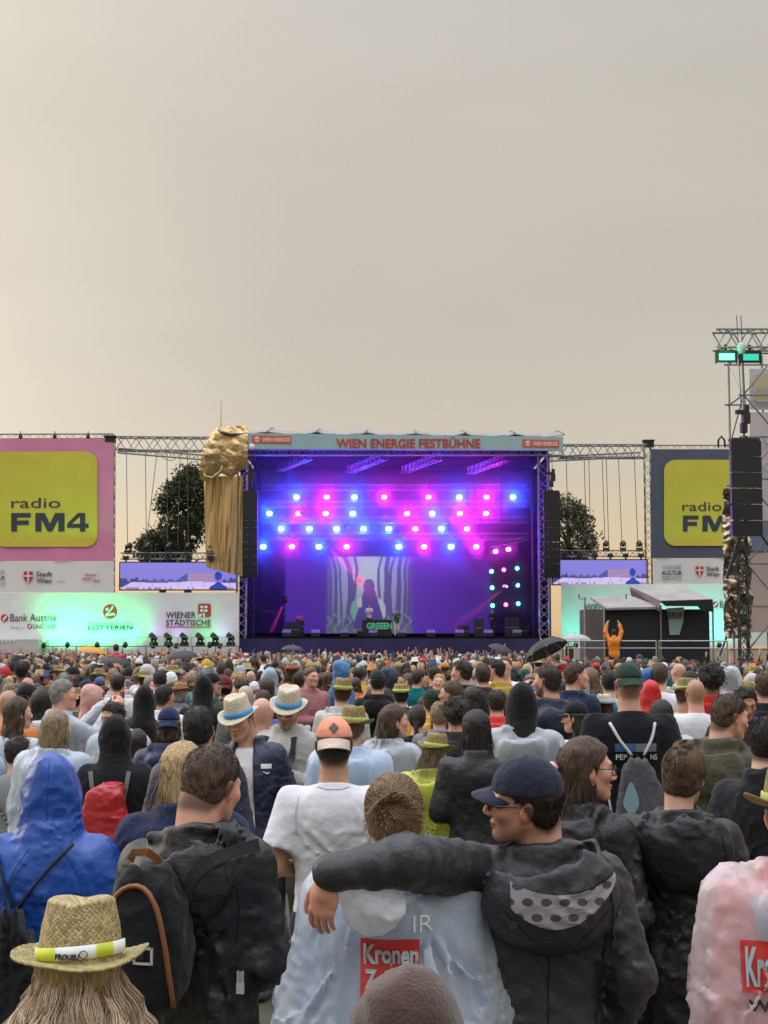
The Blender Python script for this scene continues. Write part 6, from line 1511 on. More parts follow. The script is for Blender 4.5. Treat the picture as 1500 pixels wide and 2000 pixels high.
# ---- clear poncho over pink at the right edge
p7 = person('person in a clear raincoat over pink, straw hat, cut by the right edge', 1548, 1512, 4.4, 3, dict(HI, skin='pink', armL='down'), [('shirt', 'jacket', (.62, .13, .15), dict(h=.018, grow=.012, amp=.004)), ('raincoat', 'film', (.88, .80, .82), dict(hood='down', h=.011, grow=.045, amp=.006, flare=.15, drape=.07, low=.6, mode='film', seed=61, pleat=1.2, nf=60))], ('short', 'light'), hat=('straw', (.38, .42, .10), 'straw'), legs=(.1, .1, .12))
bv = bvh_of(child(p7, 'raincoat')); PW = child(p7, 'raincoat'); P7 = lambda px, py: loc4(px, py, p7, 4.1)
xa, za = P7(1476, 1856); xb, zb = P7(1600, 1960); put('printed_panel', decal(bv, xa, xb, lambda u: zb, lambda u: za, 16, 16, .004), PW, mat=MATS['print_red']).name = 'printed_panel'
x0, z1 = P7(1484, 1868); x1, z0 = P7(1590, 1950); text_decal(bv, 'Kronen', x0, z0, x1, z1, MP, PW, .03, .009); x0, z1 = P7(1490, 1975); x1, z0 = P7(1590, 1998); text_decal(bv, 'WIEN', x0, z0, x1, z1, MPB, PW, .03, .006)
sh7 = child(p7, 'shirt'); bv7 = bvh_of(sh7); b = MB(); ribbon(b, smooth_line(on_skin(bv7, dense([(-.13, 1.43), (-.11, 1.30), (-.09, 1.18)], 10), .004)), .06); b.obj('blue_stripe', mat('stripe_blue', (.12, .25, .38), rough=.8), sh7)

# ---- woman with glasses, pink hair clip
p8 = person('brown haired woman with round glasses and pink hair clip in a black jacket', 1130, 1440, 5.9, -38, dict(HI, sex='f', head=(-42, 3, 2), skin='pink', armL='fold', armR='fold'), [JK(BLACKC, 'shell', seed=81, grow=.028, amp=.006, hoodw=1.1)], ('bob', 'brown'), legs=(.02, .02, .02)); glasses(p8, (-42, 3, 2), (.025, .018, .015), .0022, (.020, .018))
M8 = head_frame(-42, 3, 2); b = MB(); q = from_head(np.array([(-.02, -.135, -.005), (0, -.150, .004), (.022, -.135, -.005)]), M8); b.path([tuple(v) for v in q], [.012, .020, .012], 8); b.obj('hair_clip', mat('clip_pink', (.60, .36, .36), rough=.35), p8, smooth=True)

# ---- woman with a high bun in the black coat
p9 = person('woman with a loose brown bun in a black winter coat with big hood', 1322, 1456, 6.0, -8, dict(HI, sex='f', nstr=0, head=(-18, 6, 4), armL='fold', armR='fold'), [JK((.009, .010, .013), 'shell', seed=91, grow=.036, amp=.0075, hoodw=1.25, low=.7)], ('bun', 'brown'), legs=(.02, .02, .02))
def bun9():
    r = np.random.RandomState(13); M = head_frame(-18, 6, 4); knot = np.array((0, -.06, .115)); L = []; C = []
    for k in range(1100):
        a = r.uniform(-2.7, 2.7); el = r.uniform(-.8, 1.1); s = np.array((math.sin(a) * math.cos(el) * .088, -.016 - math.cos(a) * math.cos(el) * .108, .03 + math.sin(el) * .098)); 
        if s[1] > .06: continue
        e = knot + r.normal(size=3) * .018; t = np.linspace(0, 1, 9)[:, None]; P = s * (1 - t) + e * t; q = P - np.array((0, -.016, .03)); n = np.sqrt((q[:, 0] / .090) ** 2 + (q[:, 1] / .110) ** 2 + (q[:, 2] / .10) ** 2)[:, None]; P = np.array((0, -.016, .03)) + q / np.minimum(n, 1.25) * (1 + .04 * r.uniform()); L.append(P); g = r.uniform(); C.append(np.array((.03, .018, .012)) * (1 - g) + np.array((.15, .085, .045)) * g)
    for k in range(260):
        a = r.uniform(0, 6.28); t = np.linspace(0, 1, 9); rr = r.uniform(.02, .045); P = knot + np.stack([rr * np.cos(a + t * 4), rr * np.sin(a + t * 4) * .9, .018 * np.sin(t * 5 + a) + r.uniform(-.02, .02) + 0 * t], 1); L.append(P); g = r.uniform(); C.append(np.array((.05, .03, .02)) * (1 - g) + np.array((.24, .14, .075)) * g)
    L = np.array(L, f32); hair_strands('loose_strands', from_head(L.reshape(-1, 3), M).reshape(L.shape), C, .0014, child(p9, 'hair'))
bun9()

# ---- peach cap and white t-shirt
p10 = person('man in white t-shirt with a peach cap worn backwards', 652, 1404, 6.9, 2, dict(HI, hb=.014, skin='tan', armL=((-.172, -.01, 1.40), (-.245, -.04, 1.12), (-.10, .16, 1.10)), armR='fold', stubble=.4), [('t_shirt', 'tee', (.72, .72, .76), dict(sleeve=.72, h=.011, grow=.020, amp=.0030, low=.84, seed=101, nf=30))], ('fade', 'dark'), hat=('capback', (.72, .30, .20), (.56, .47, .40), .006), legs=(.015, .015, .018))
bv = bvh_of(child(p10, 'cap')); c_ = from_head(np.array([(0, -.10, .085)]), head_frame(0, 0, 0))[0]
put('cap_patch', decal(bv, -.022, .022, lambda u: c_[2] - .024 * (1 - abs(2 * u - 1)) - .0005, lambda u: c_[2] + .024 * (1 - abs(2 * u - 1)) + .0005, 9, 6, .003), child(p10, 'cap'), mat=mat('patch_brown', (.10, .065, .045), rough=.6)).name = 'cap_patch'

# ---- man in the white fedora with a cup, looking down
hd = (-16, 16, 6)
p11 = person('man in pale fedora and open navy track jacket holding a cup', 482, 1362, 9.6, 176, dict(HI, head=hd, eyes='closed', stubble=.22, skin='fair', hairc='light', armL='pocket', armR=((.178, -.01, 1.40), (.245, -.02, 1.13), (.09, .22, 1.235)), handR=dict(fwd=(-.75, .30, .25), palm=(-.2, -.6, .1), curl=.95, side=1)),
    [('t_shirt', 'tee', (.68, .68, .72), dict(sleeve=.5, h=.014, grow=.010, amp=.003, low=.86)), JK((.014, .020, .048), 'shell', hood=None, seed=111, grow=.030, amp=.0055, front=.085)], ('short', 'light'), hat=('fedora', (.05, .27, .62), 'pale'), legs=(.012, .012, .014), lres=.02)
bv = bvh_of(child(p11, 'jacket')); J = child(p11, 'jacket'); put('chest_badge', decal(bv, -.165, -.105, lambda u: 1.335, lambda u: 1.362, 6, 4, .003, 1), J, mat=M_WHITEP).name = 'chest_badge'
b = MB(); b.path(on_skin(bv, [(-.155, 1.312), (-.14, 1.305), (-.115, 1.319)], .004, 1), [.002, .005, .001], 5); b.obj('swoosh', M_WHITEP, J)
b = MB(); P = np.array(arm_pts(p11 and ARMS['fold'], 1) if False else [(.245, -.02, 1.13), (.09, .22, 1.235)]); 
def cup(label, root, loc, col=(.60, .72, .66), h=.115):
    t = worn(root, 'cup', label, 'cup', None); b = MB(); b.lathe([(.0, 0), (.027, 0), (.036, h), (.039, h + .003), (.034, h), (.030, h * .75), (.0, h * .75)], loc, 16); b.obj('cup_wall', mat('cup_plastic', col, rough=.25, trans=.35), t, smooth=True); MB().lathe([(.0, h * .72), (.032, h * .72), (.026, .01)], loc, 14).obj('drink', mat('drink', (.25, .35, .40), rough=.2), t, smooth=True)
cup('clear plastic cup in the hand of the man in the track jacket', p11, (.005, .27, 1.215))

# ---- man in fedora and grey jacket, backpack straps
hd = (20, 18, -6); p12 = person('bearded man with glasses in a pale fedora and light grey jacket', 560, 1344, 10.6, 150, dict(HI, h=.006, head=hd, eyes='closed', stubble=.5, hairc='brown', skin='pink', armL='hold', armR='down'), [JK((.40, .39, .37), 'shell', seed=121, amp=.005)], ('short', 'brown'), hat=('fedora', (.05, .27, .62), 'pale'), legs=(.10, .09, .07)); glasses(p12, hd, (.02, .02, .02), .0026)
bv = bvh_of(child(p12, 'jacket')); t = worn(p12, 'backpack', 'black backpack straps over the light grey jacket', 'backpack')
for s in (-1, 1): b = MB(); ribbon(b, smooth_line(on_skin(bv, dense([(s * .105, 1.44), (s * .125, 1.32), (s * .135, 1.18), (s * .13, 1.08)], 14), .006, 1)), .05, .006, (0, 1, 0)); b.obj('shoulder_strap', MATS['strap_black'], t)
sdf_obj('bag_body', ((-.2, .2), (-.38, -.12), (.95, 1.46)), .02, lambda X, Y, Z: sbox(X, Y, Z, (0, -.24, 1.2), (.15, .09, .22), 4), M_CLOTH, t, (.012, .012, .014))

# ---- blonde woman behind the backpack man, in navy
p13 = person('long haired blonde woman in a navy jacket behind the man with the black backpack', 360, 1452, 6.0, 4, dict(HI, h=.007, sex='f', head=(10, 0, 0)), [('jacket', 'jacket', (.012, .017, .050), dict(h=.014, grow=.04, amp=.006, wide=1.15, seed=131))], ('long', 'blond'), legs=(.02, .02, .03))
def long_lines(root, hd, cols, n, rad, seed, ln=(.28, .42)):
    r = np.random.RandomState(seed); M = head_frame(*hd); L = []; C = []
    for k in range(n):
        a = r.uniform(-2.0, 2.0); s = np.array((math.sin(a) * .088, -.014 - math.cos(a) * .108, r.uniform(.0, .06))); l = r.uniform(*ln); t = np.linspace(0, 1, 8); P = s + np.outer(t, (0, 0, -l)) + np.outer(.012 * np.sin(t * 4 + a * 5), (math.cos(a), math.sin(a), 0)) + np.outer(.010 * t, (math.sin(a), -math.cos(a), 0)); L.append(P); g = r.uniform(); C.append(np.array(cols[0]) * (1 - g) + np.array(cols[1]) * g)
    L = np.array(L, f32); hair_strands('loose_strands', from_head(L.reshape(-1, 3), M).reshape(L.shape), C, rad, child(root, 'hair'))
long_lines(p13, (10, 0, 0), ((.30, .21, .11), (.62, .48, .28)), 700, .0016, 3)

# ---- black hood with the red backpack
p14 = person('person in a black hooded jacket wearing a red backpack', 226, 1408, 9.7, 3, dict(HI, h=.008, hb=.03), [('hooded_jacket', 'jacket', (.013, .013, .015), dict(hood='up', h=.014, grow=.03, amp=.005, seed=141))], ('short', 'dark'), legs=(.02, .02, .02))
bv = bvh_of(child(p14, 'hooded_jacket')); t = worn(p14, 'backpack', 'red backpack with a rain cover on the black hooded person', 'backpack'); fo3 = folds(61, .006)
sdf_obj('rain_cover', ((-.26, .17), (-.40, -.08), (.80, 1.40)), .011, lambda X, Y, Z: sbox(X, Y, Z, (-.045, -.23, 1.10), (.175 - .05 * np.clip((Z - 1.0) / .25, 0, 1), .10, .245), 6) - fo3(X, Y, Z), M_RUBBER, t, (.42, .022, .030))
for sx in (-.115, .085): b = MB(); ribbon(b, smooth_line(on_skin(bv, dense([(sx * .8, 1.20), (sx * 1.1, 1.33), (sx * 1.25, 1.43)], 10), .012)), .028, .005); b.obj('shoulder_strap', mat('strap_grey', (.14, .145, .15), rough=.8), t)

# ---- tall man in the black t-shirt with the drawstring bag
p24 = person('tall man in a black t-shirt and green cap worn backwards with grey drawstring bag', 1227, 1297, 10.2, 2, dict(HI, h=.007, hb=.014, skin='pink', armL=((-.19, -.01, 1.40), (-.255, -.04, 1.12), (-.20, .17, .98)), armR=((.19, -.01, 1.40), (.255, -.04, 1.12), (.20, .17, .98))), [('t_shirt', 'tee', (.012, .013, .017), dict(sleeve=.72, h=.012, grow=.022, amp=.004, low=.84, wide=1.08))], ('buzz', 'brown'), hat=('capback', (.018, .045, .032), None, .007), legs=(.20, .20, .21))
bv = bvh_of(child(p24, 't_shirt')); T = child(p24, 't_shirt')
text_decal(bv, 'PEP', -.105, 1.215, -.045, 1.245, M_WHITEP, T, .0); text_decal(bv, 'NS', .09, 1.215, .13, 1.245, M_WHITEP, T, .0); put('shirt_print', decal(bv, -.11, .0, lambda u: 1.26, lambda u: 1.305, 6, 4, .003), T, mat=mat('print_blue', (.05, .12, .30), rough=.7)).name = 'shirt_print'; put('shirt_print', decal(bv, .002, .125, lambda u: 1.26, lambda u: 1.305, 6, 4, .003), T, mat=mat('print_grey', (.16, .19, .22), rough=.7))
t = worn(p24, 'drawstring_bag', 'grey drawstring bag with white cords on the black t-shirt', 'bag'); fo4 = folds(71, .006, 'film')
sdf_obj('sack', ((-.22, .24), (-.36, -.06), (.80, 1.27)), .011, lambda X, Y, Z: sbox(X, Y, Z, (.012, -.20, 1.03), (.165 - .10 * np.clip((Z - .92) / .34, 0, 1), .055, .235), 5) - fo4(X, Y, Z) - .0028 * np.sin(X * 150) * np.clip((Z - .90) / .3, 0, 1), M_CLOTH, t, (.085, .085, .095)); b = MB()
for P in ([(-.135, 1.42), (-.09, 1.33), (-.02, 1.24)], [(.12, 1.42), (.10, 1.34), (.05, 1.24)]): b.path(smooth_line(on_skin(bv, dense(P, 12), .01)), .009, 6)
b.path([(-.175, -.10, 1.20), (-.15, -.16, 1.0), (-.13, -.2, .86)], .006, 5); b.obj('cord', mat('cord_white', (.62, .60, .54), rough=.8), t, smooth=True); bvs = bvh_of(child(t, 'sack'))
put('bag_print', decal(bvs, -.085, .0, lambda u: .97 - .05 * math.sin(3.1 * u), lambda u: 1.0 + .10 * math.sin(3.1 * u), 12, 10, .003), child(t, 'sack'), mat=mat('print_ice', (.22, .32, .38), rough=.7)).name = 'bag_print'

# ---- olive hoodie man, navy person at the right edge
p25 = person('short haired man in an olive green hoodie looking right', 1408, 1354, 8.6, -38, dict(HI, head=(-32, 10, 0), skin='pink', armR='hold', armL='fold'), [('t_shirt', 'tee', (.7, .7, .74), dict(sleeve=.5, h=.018, grow=.003, amp=.002, nf=0)), JK((.085, .080, .055), 'jacket', seed=151, amp=.006, hoodw=1.2)], ('fade', 'brown'), legs=(.03, .03, .04))
p26 = person('dark haired person in a black jacket, pale face turned right, at the right edge', 1494, 1400, 7.2, -30, dict(HI, h=.007, head=(-30, 4, 0), skin='pale'), [JK((.016, .015, .020), 'jacket', hood=None, seed=161, amp=.005)], ('short', 'black'), legs=(.02, .02, .02))
# ---- yellow poncho under a straw hat
hd = (-18, 4, 6); p20 = person('grey blond woman in a yellow green rain poncho and straw hat', 842, 1436, 9.9, -8, dict(HI, h=.007, sex='f', head=hd), [('shirt', 'jacket', (.10, .13, .12), dict(h=.02, grow=.01)), ('poncho', 'filmy', (.88, .90, .12), dict(hood='down', h=.012, grow=.045, amp=.0065, flare=.08, drape=.04, low=.6, mode='film', seed=171, nf=44))], ('bob', 'ash'), hat=('straw', (.38, .43, .10), 'straw'), legs=(.05, .06, .08))

# ---- seams, ribs and hems on the nearest garments
def seams(root, part, col, lines, r=.0022, gap=.001):
    g = child(root, part); bv = bvh_of(g); m = mat('seam_%.3f' % col[0], col, rough=.8)
    for P in lines:
        q = [(x, z) for x, z in dense(P, 30)]; Y = [bv.ray_cast(Vector((x, -1.5, z)), Vector((0, 1, 0)))[0] for x, z in q]; pts = [Vector((y.x, y.y - gap, y.z)) for y in Y if y is not None]
        if len(pts) > 4: MB().path(smooth_line(pts, 1), r, 5).obj('seam', m, g, smooth=True)
YOKE = [(-.155, 1.355), (-.08, 1.345), (.0, 1.343), (.08, 1.345), (.155, 1.355)]
ARMH = lambda s: [(s * .150, 1.43), (s * .163, 1.36), (s * .165, 1.28), (s * .155, 1.20)]
seams(p3, 'jacket', (.004, .004, .005), [[(.05, 1.335), (.10, 1.34), (.155, 1.355)], ARMH(1), [(.09, 1.33), (.085, 1.15), (.08, .92)], [(.15, .90), (.0, .885)]])
seams(p5, 'jacket', (.006, .006, .007), [ARMH(1), [(.0, 1.22), (.0, 1.05), (.005, .86)], [(.165, 1.20), (.14, 1.05), (.13, .86)], [(-.165, 1.18), (-.14, 1.05), (-.13, .86)], [(-.15, 1.38), (-.05, 1.27), (.05, 1.25), (.16, 1.36)]])
seams(p8, 'jacket', (.003, .003, .004), [ARMH(1), ARMH(-1), [(.0, 1.2), (.0, .9)]]); seams(p9, 'jacket', (.003, .003, .004), [ARMH(1), ARMH(-1), [(-.16, 1.06), (.0, 1.045), (.16, 1.06)], [(-.1, 1.2), (-.12, .9)]])
seams(p2, 'raincoat', (.010, .058, .29), [[(-.06, 1.45), (-.12, 1.36), (-.155, 1.22)], [(.06, 1.45), (.12, 1.36), (.155, 1.22)], [(.0, 1.86), (.0, 1.7), (.0, 1.55)]], .0016)
seams(p10, 't_shirt', (.55, .55, .58), [[(-.068, 1.468), (-.03, 1.458), (.03, 1.458), (.068, 1.468)], [(-.148, 1.43), (-.160, 1.36), (-.158, 1.27)], [(.148, 1.43), (.160, 1.36), (.158, 1.27)], [(-.15, .865), (.0, .86), (.15, .865)]], .0028)
seams(p24, 't_shirt', (.004, .004, .006), [[(-.068, 1.468), (.0, 1.456), (.068, 1.468)], [(-.155, 1.43), (-.168, 1.36), (-.165, 1.27)], [(.155, 1.43), (.168, 1.36), (.165, 1.27)]], .003)

# ------------------------------------------------------------------ the crowd one can tell apart
MID = dict(h=.010, hb=.04, hh=.011, hhair=.011)
PLACED = []                                       # (x, y) of everybody standing
for o_ in bpy.data.objects:
    if o_.name.split('.')[0] == 'person': PLACED.append((o_.location.x, o_.location.y))
def mJK(c, m='jacket', hood='down', v=0): return ('jacket', m, c, dict(hood=hood, h=.02, grow=.026, amp=.005, seed=201 + v))
def mTEE(c, v=0): return ('t_shirt', 'tee', c, dict(sleeve=.68, h=.02, grow=.016, amp=.004, seed=211 + v))
def mHU(c, m='jacket'): return ('hooded_jacket', m, c, dict(hood='up', h=.018, grow=.026, amp=.005, seed=221))
def mPO(c=(.74, .80, .87), up=False, m='film'): return ('poncho', m, c, dict(hood='up' if up else 'down', h=.017, grow=.045, amp=.006, flare=.08, drape=.03, low=.6, mode='film', seed=231))
def mIN(c): return ('shirt', 'jacket', c, dict(h=.03, grow=.012, amp=.0))
STR = ('straw', (.36, .41, .10), 'straw'); GRP = 'people in the crowd'
def mid(label, px, py, d, yaw=0, head=(0, 0, 0), tops=(), hair=('short', 'dark'), hat=None, arms='fold', sex='m', skin='fair', **k):
    o = dict(MID, head=head, sex=sex, skin=skin); o.update(k)
    if isinstance(arms, str): arms = (arms, arms)
    o['armL'], o['armR'] = arms
    if d < 30: d *= 1.09
    r = person(label, px, py, d, yaw, o, tops, hair, hat, group=GRP); PLACED.append((r.location.x, r.location.y)); return r
NAVY, BLK, GREY, WHT = (.015, .022, .055), (.012, .012, .014), (.20, .20, .21), (.68, .68, .70)
RED, YEL, TEAL, ORA = (.45, .02, .02), (.60, .34, .02), (.0, .14, .16), (.62, .20, .06)
m16 = mid('short dark haired woman in a grey t-shirt with a chain strap at the left edge', 34, 1439, 9.2, -25, (-25, 0, 0), [mTEE((.24, .25, .26))], ('crop', 'dark'), sex='f', skin='fair', hb=.02)
bv = bvh_of(child(m16, 't_shirt')); b = MB(); P = smooth_line(on_skin(bv, dense([(-.15, 1.43), (-.10, 1.33), (.02, 1.16), (.10, 1.05)], 26), .008)); b.path([tuple(p + np.array((0, -.004 * (i % 2), 0))) for i, p in enumerate(P)], [.010 if i % 2 else .006 for i in range(len(P))], 6); b.obj('chain_strap', mat('chain', (.16, .15, .13), rough=.3, metal=.6), child(m16, 't_shirt'))
r = mid('woman with half tied ash blond hair in a clear blue poncho', 108, 1388, 9.0, -14, (-14, 0, 0), [mIN((.22, .30, .38)), mPO((.74, .85, .95))], ('long', 'ash'), sex='f', hhair=.008); long_lines(r, (-14, 0, 0), ((.20, .14, .08), (.46, .34, .19)), 350, .0018, 5, (.18, .30))
mid('woman with long brown hair in a pale blue top near the left edge', 32, 1362, 10.4, -30, (-25, 0, 0), [mTEE((.50, .60, .68))], ('long', 'brown'), sex='f')
mid('shaven headed person in an orange top at the left edge', 17, 1347, 11.2, 0, (0, 0, 0), [mTEE(ORA)], ('buzz', 'light'))
mid('man in cap looking right with sunglasses and a grey poncho', 50, 1338, 12.6, -40, (-30, 5, 0), [mIN(GREY), mPO()], ('short', 'black'), ('capback', BLK), skin='tan')
r = mid('grey haired man in a clear poncho holding up a phone with both hands', 122, 1327, 11.4, -62, (-12, 0, 0), [mIN((.10, .10, .11)), mPO()], ('short', 'grey'), arms=('phone', 'phone'), skin='pink', h=.008)
t = worn(r, 'phone', 'black phone held up by the grey haired man in a poncho', 'phone'); MB().box((0, .47, 1.575), (.075, .01, .15)).obj('phone_body', M_PLASTIC, t)
mid('person with long black hair hanging straight beside the man with the phone', 82, 1346, 11.9, 0, (0, 0, 0), [mJK(BLK)], ('long', 'black'), sex='f')
mid('dark haired man in a clear hooded poncho over a teal jacket facing the camera', 232, 1368, 10.9, 160, (-20, 14, 0), [mIN(TEAL), mPO()], ('crop', 'dark'), skin='tan', h=.008)
mid('person in a teal jacket beside the red backpack', 268, 1425, 10.4, 0, (0, 0, 0), [mJK(TEAL, 'shell')], ('bob', 'dark'), sex='f')
r = mid('long brown haired person in a navy coat and navy cap worn backwards', 330, 1384, 9.8, 4, (0, 0, 0), [mJK((.014, .024, .085), 'shell', v=2)], ('bob', 'brown'), ('capback', (.012, .022, .07)), sex='f')
mid('man with cropped black hair in a navy jacket left of the fedora man', 388, 1381, 7.4, -6, (-4, 0, 0), [mJK(NAVY, 'shell', None, 3)], ('short', 'black'), skin='pink', h=.007, hhair=.008)
mid('person in a black hood above the red backpack', 282, 1348, 13.2, 0, (0, 0, 0), [mHU(BLK)], ('short', 'dark'))
r = mid('person in a black hooded jacket with an orange patch', 397, 1327, 14.6, 0, (0, 0, 0), [mHU(BLK)], ('short', 'dark')); bv = bvh_of(child(r, 'hooded_jacket')); put('patch', decal(bv, .05, .10, lambda u: 1.30, lambda u: 1.33, 4, 3, .004), child(r, 'hooded_jacket'), mat=mat('patch_orange', (.6, .12, .04), rough=.7)).name = 'patch'
mid('man in a black cap looking right behind the orange patch', 412, 1316, 15.4, -40, (-30, 0, 0), [mJK((.06, .06, .05))], ('short', 'dark'), ('cap', BLK))
mid('person in a dark red cap left of the fedora', 440, 1322, 15.6, 0, (0, 0, 0), [mJK(BLK)], ('short', 'dark'), ('capback', (.12, .015, .02)))
mid('man with black hair and a white jacket left of the black hood', 320, 1338, 13.6, -20, (-15, 0, 0), [mJK(WHT, 'shell')], ('short', 'black'), skin='tan')
mid('person in a clear pointed rain hood below the black umbrellas', 288, 1302, 20.5, -20, (0, 0, 0), [mIN(WHT), mPO(up=True)], ('bob', 'blond'), sex='f')
mid('grey haired person in a red hat', 352, 1334, 16.6, -30, (-10, 0, 0), [mJK(GREY)], ('bob', 'grey'), ('boater', (.5, .03, .03), 'straw'))
mid('short haired man in a white t-shirt below the orange umbrella', 231, 1318, 17.6, -10, (-10, 0, 0), [mTEE(WHT)], ('short', 'black'))
mid('bald man seen from behind right of the fedora man', 512, 1362, 9.9, 3, (0, 0, 0), [mTEE((.05, .055, .05))], ('bald', 'brown'), skin='pink', h=.008)
mid('shaven head in a grey green jacket between the two fedoras', 480, 1338, 12.8, 0, (0, 0, 0), [mJK((.13, .15, .13))], ('buzz', 'grey'))
mid('man in a straw hat and pale grey hooded jacket behind the peach cap', 667, 1328, 13.4, -4, (0, 0, 4), [mJK((.48, .48, .47), 'shell')], ('short', 'brown'), STR)
mid('man in a tall straw hat and pale blue poncho right behind the peach cap', 684, 1384, 9.0, -6, (-10, 0, 4), [mIN((.35, .48, .66)), mPO((.72, .84, .98))], ('short', 'light'), STR)
mid('brown haired woman in profile with a clear poncho over black', 765, 1376, 9.9, -44, (-30, 2, 0), [mIN(BLK), mPO()], ('bob', 'brown'), sex='f', skin='pink', h=.007, hhair=.008)
mid('person with a dark ponytail and black top', 815, 1378, 12.2, -6, (0, 0, 0), [mTEE(BLK)], ('pony', 'dark'), sex='f')
mid('person in a dark green cap and yellow jacket', 843, 1348, 13.0, 6, (8, 0, 0), [mJK(YEL, 'shell')], ('short', 'brown'), ('cap', (.012, .035, .025)))
mid('person with a small blond bun beside the yellow jacket', 858, 1371, 11.9, 0, (0, 0, 0), [mJK(GREY)], ('bun', 'ash'), sex='f')
mid('person with a mop of curly dark hair in a black hooded jacket', 892, 1365, 10.4, 0, (0, 0, 0), [mJK((.03, .03, .033))], ('curly', 'dark'))
r = mid('woman with long straight black hair in a black jacket', 930, 1388, 8.7, 4, (0, 0, 0), [mJK(BLK, 'shell', None)], ('long', 'black'), sex='f', hhair=.008); long_lines(r, (0, 0, 0), ((.006, .005, .005), (.035, .030, .030)), 420, .0016, 6, (.30, .44))
mid('short haired person in a bright red jacket with a grey hood', 970, 1347, 12.8, 0, (0, 0, 0), [mJK((.55, .02, .02), 'shell')], ('short', 'dark'))
mid('tall person in a black hood under a clear poncho', 1018, 1346, 9.6, -4, (-6, 0, 0), [mHU(BLK), mPO()], ('short', 'dark'), h=.008)
mid('bearded man in a navy hooded jacket raising a hand to his face', 1074, 1298, 11.4, 20, (30, 0, 0), [mJK((.016, .022, .045), 'shell', v=4)], ('short', 'dark'), arms=(((-.178, -.01, 1.40), (-.26, .12, 1.22), (-.12, .22, 1.52)), 'fold'), stubble=.7, skin='pink', h=.008)
mid('man in a dark jacket looking right behind the bearded man', 1121, 1293, 13.6, -42, (-35, 0, 0), [mJK(NAVY)], ('short', 'brown'), h=.009)
mid('woman in a black cap and white top looking left', 1130, 1372, 10.9, 36, (32, 4, 0), [mTEE((.62, .61, .58))], ('bob', 'dark'), ('cap', BLK), sex='f', skin='fair', h=.008)
mid('young man in a black jacket in profile looking left in the middle of the crowd', 905, 1290, 15.6, 30, (38, 0, 0), [mJK(BLK)], ('crop', 'dark'))
mid('short haired man with a pale collar beside the man looking left', 943, 1296, 15.9, 0, (4, 0, 0), [mJK((.05, .03, .035), 'jacket', None)], ('short', 'brown'))
mid('man in glasses and a mustard jacket looking left', 971, 1288, 17.2, 34, (34, 0, 0), [mJK((.40, .27, .05))], ('short', 'black'))
mid('young man in a white t-shirt facing the camera', 986, 1283, 18.4, 172, (-6, -8, 0), [mTEE(WHT)], ('short', 'light'))
mid('woman with a ponytail looking left in front of the black jacket', 884, 1330, 12.9, 40, (30, 0, 0), [mJK((.10, .03, .035))], ('pony', 'brown'), sex='f')
mid('girl with dark hair and a bright blue hood', 922, 1341, 13.3, 0, (0, 0, 0), [mJK((.02, .05, .26))], ('bob', 'dark'), sex='f')
mid('person in a pale boater hat and pink top', 1180, 1356, 13.6, 0, (0, 0, 0), [mTEE((.60, .30, .26))], ('bob', 'brown'), ('boater', (.30, .45, .55), 'pale'), sex='f')
mid('person in a bright red hood behind the black t-shirt', 1268, 1338, 13.0, 0, (0, 0, 0), [mHU((.55, .02, .02), 'shell')], ('short', 'dark'))
mid('person in a bright blue hood behind the black t-shirt', 1262, 1314, 15.3, 0, (0, 0, 0), [mHU((.02, .10, .32), 'shell')], ('short', 'dark'))
mid('person with long black hair right of the black t-shirt', 1291, 1368, 10.7, 0, (0, 0, 0), [mIN(GREY), mPO()], ('long', 'black'), sex='f')
mid('man in straw hat and white shirt looking right', 1336, 1328, 12.4, -40, (-34, 4, 0), [mTEE(WHT)], ('short', 'brown'), STR, skin='tan')
r = mid('cropped blond man in a white t-shirt with black print', 1358, 1326, 12.1, 0, (4, 0, 0), [mTEE(WHT)], ('buzz', 'light'), skin='pink'); bv = bvh_of(child(r, 't_shirt')); text_decal(bv, 'DI', -.07, 1.20, .03, 1.28, M_INK, child(r, 't_shirt'), .05, .006)
mid('man with thick curly black hair in a red jacket', 1389, 1300, 12.7, 0, (0, 0, 0), [mJK(RED)], ('curly', 'black'), skin='brown')
mid('man with shaved sides in a white t-shirt behind the blond man', 1288, 1296, 15.2, -12, (-10, 0, 0), [mTEE(WHT)], ('fade', 'brown'))
mid('dark haired man facing the camera and looking down at the right', 1447, 1335, 10.8, 176, (10, 22, 0), [mJK(NAVY)], ('crop', 'black'), skin='tan', h=.008)
mid('person in a gathered clear rain hood right of the curly black hair', 1425, 1308, 14.6, 0, (0, 0, 0), [mIN(GREY), mPO(up=True)], ('short', 'dark'))
mid('person in a straw hat over a clear rain poncho near the right edge', 1468, 1335, 13.6, 0, (0, 0, 0), [mIN(WHT), mPO()], ('long', 'brown'), STR, sex='f')
mid('short haired man in a dark coat cut by the right edge', 1493, 1312, 11.9, 4, (0, 0, 0), [mJK(BLK)], ('short', 'brown'), skin='pink')
mid('person with wavy brown hair and glasses looking left below the man looking down', 1443, 1400, 8.2, 30, (40, 10, 0), [mJK((.05, .20, .30))], ('crop', 'brown'), skin='tan')
mid('person in a black and white striped top behind the green cap', 1190, 1310, 15.0, 0, (0, 0, 0), [mTEE((.42, .42, .42))], ('short', 'black'))
mid('woman with long light brown hair left of the striped top', 1152, 1305, 14.4, 0, (0, 0, 0), [mJK((.03, .16, .20))], ('long', 'light'), sex='f')
mid('person in a pale blue grey rain hood left of the light brown hair', 1128, 1320, 13.9, 10, (0, 0, 0), [mHU((.30, .36, .42), 'shell')], ('short', 'dark'))
mid('man with dark hair in a yellow cloth behind the brown ponytail', 1100, 1330, 16.0, 0, (0, 0, 0), [mJK((.36, .36, .30))], ('short', 'dark'))
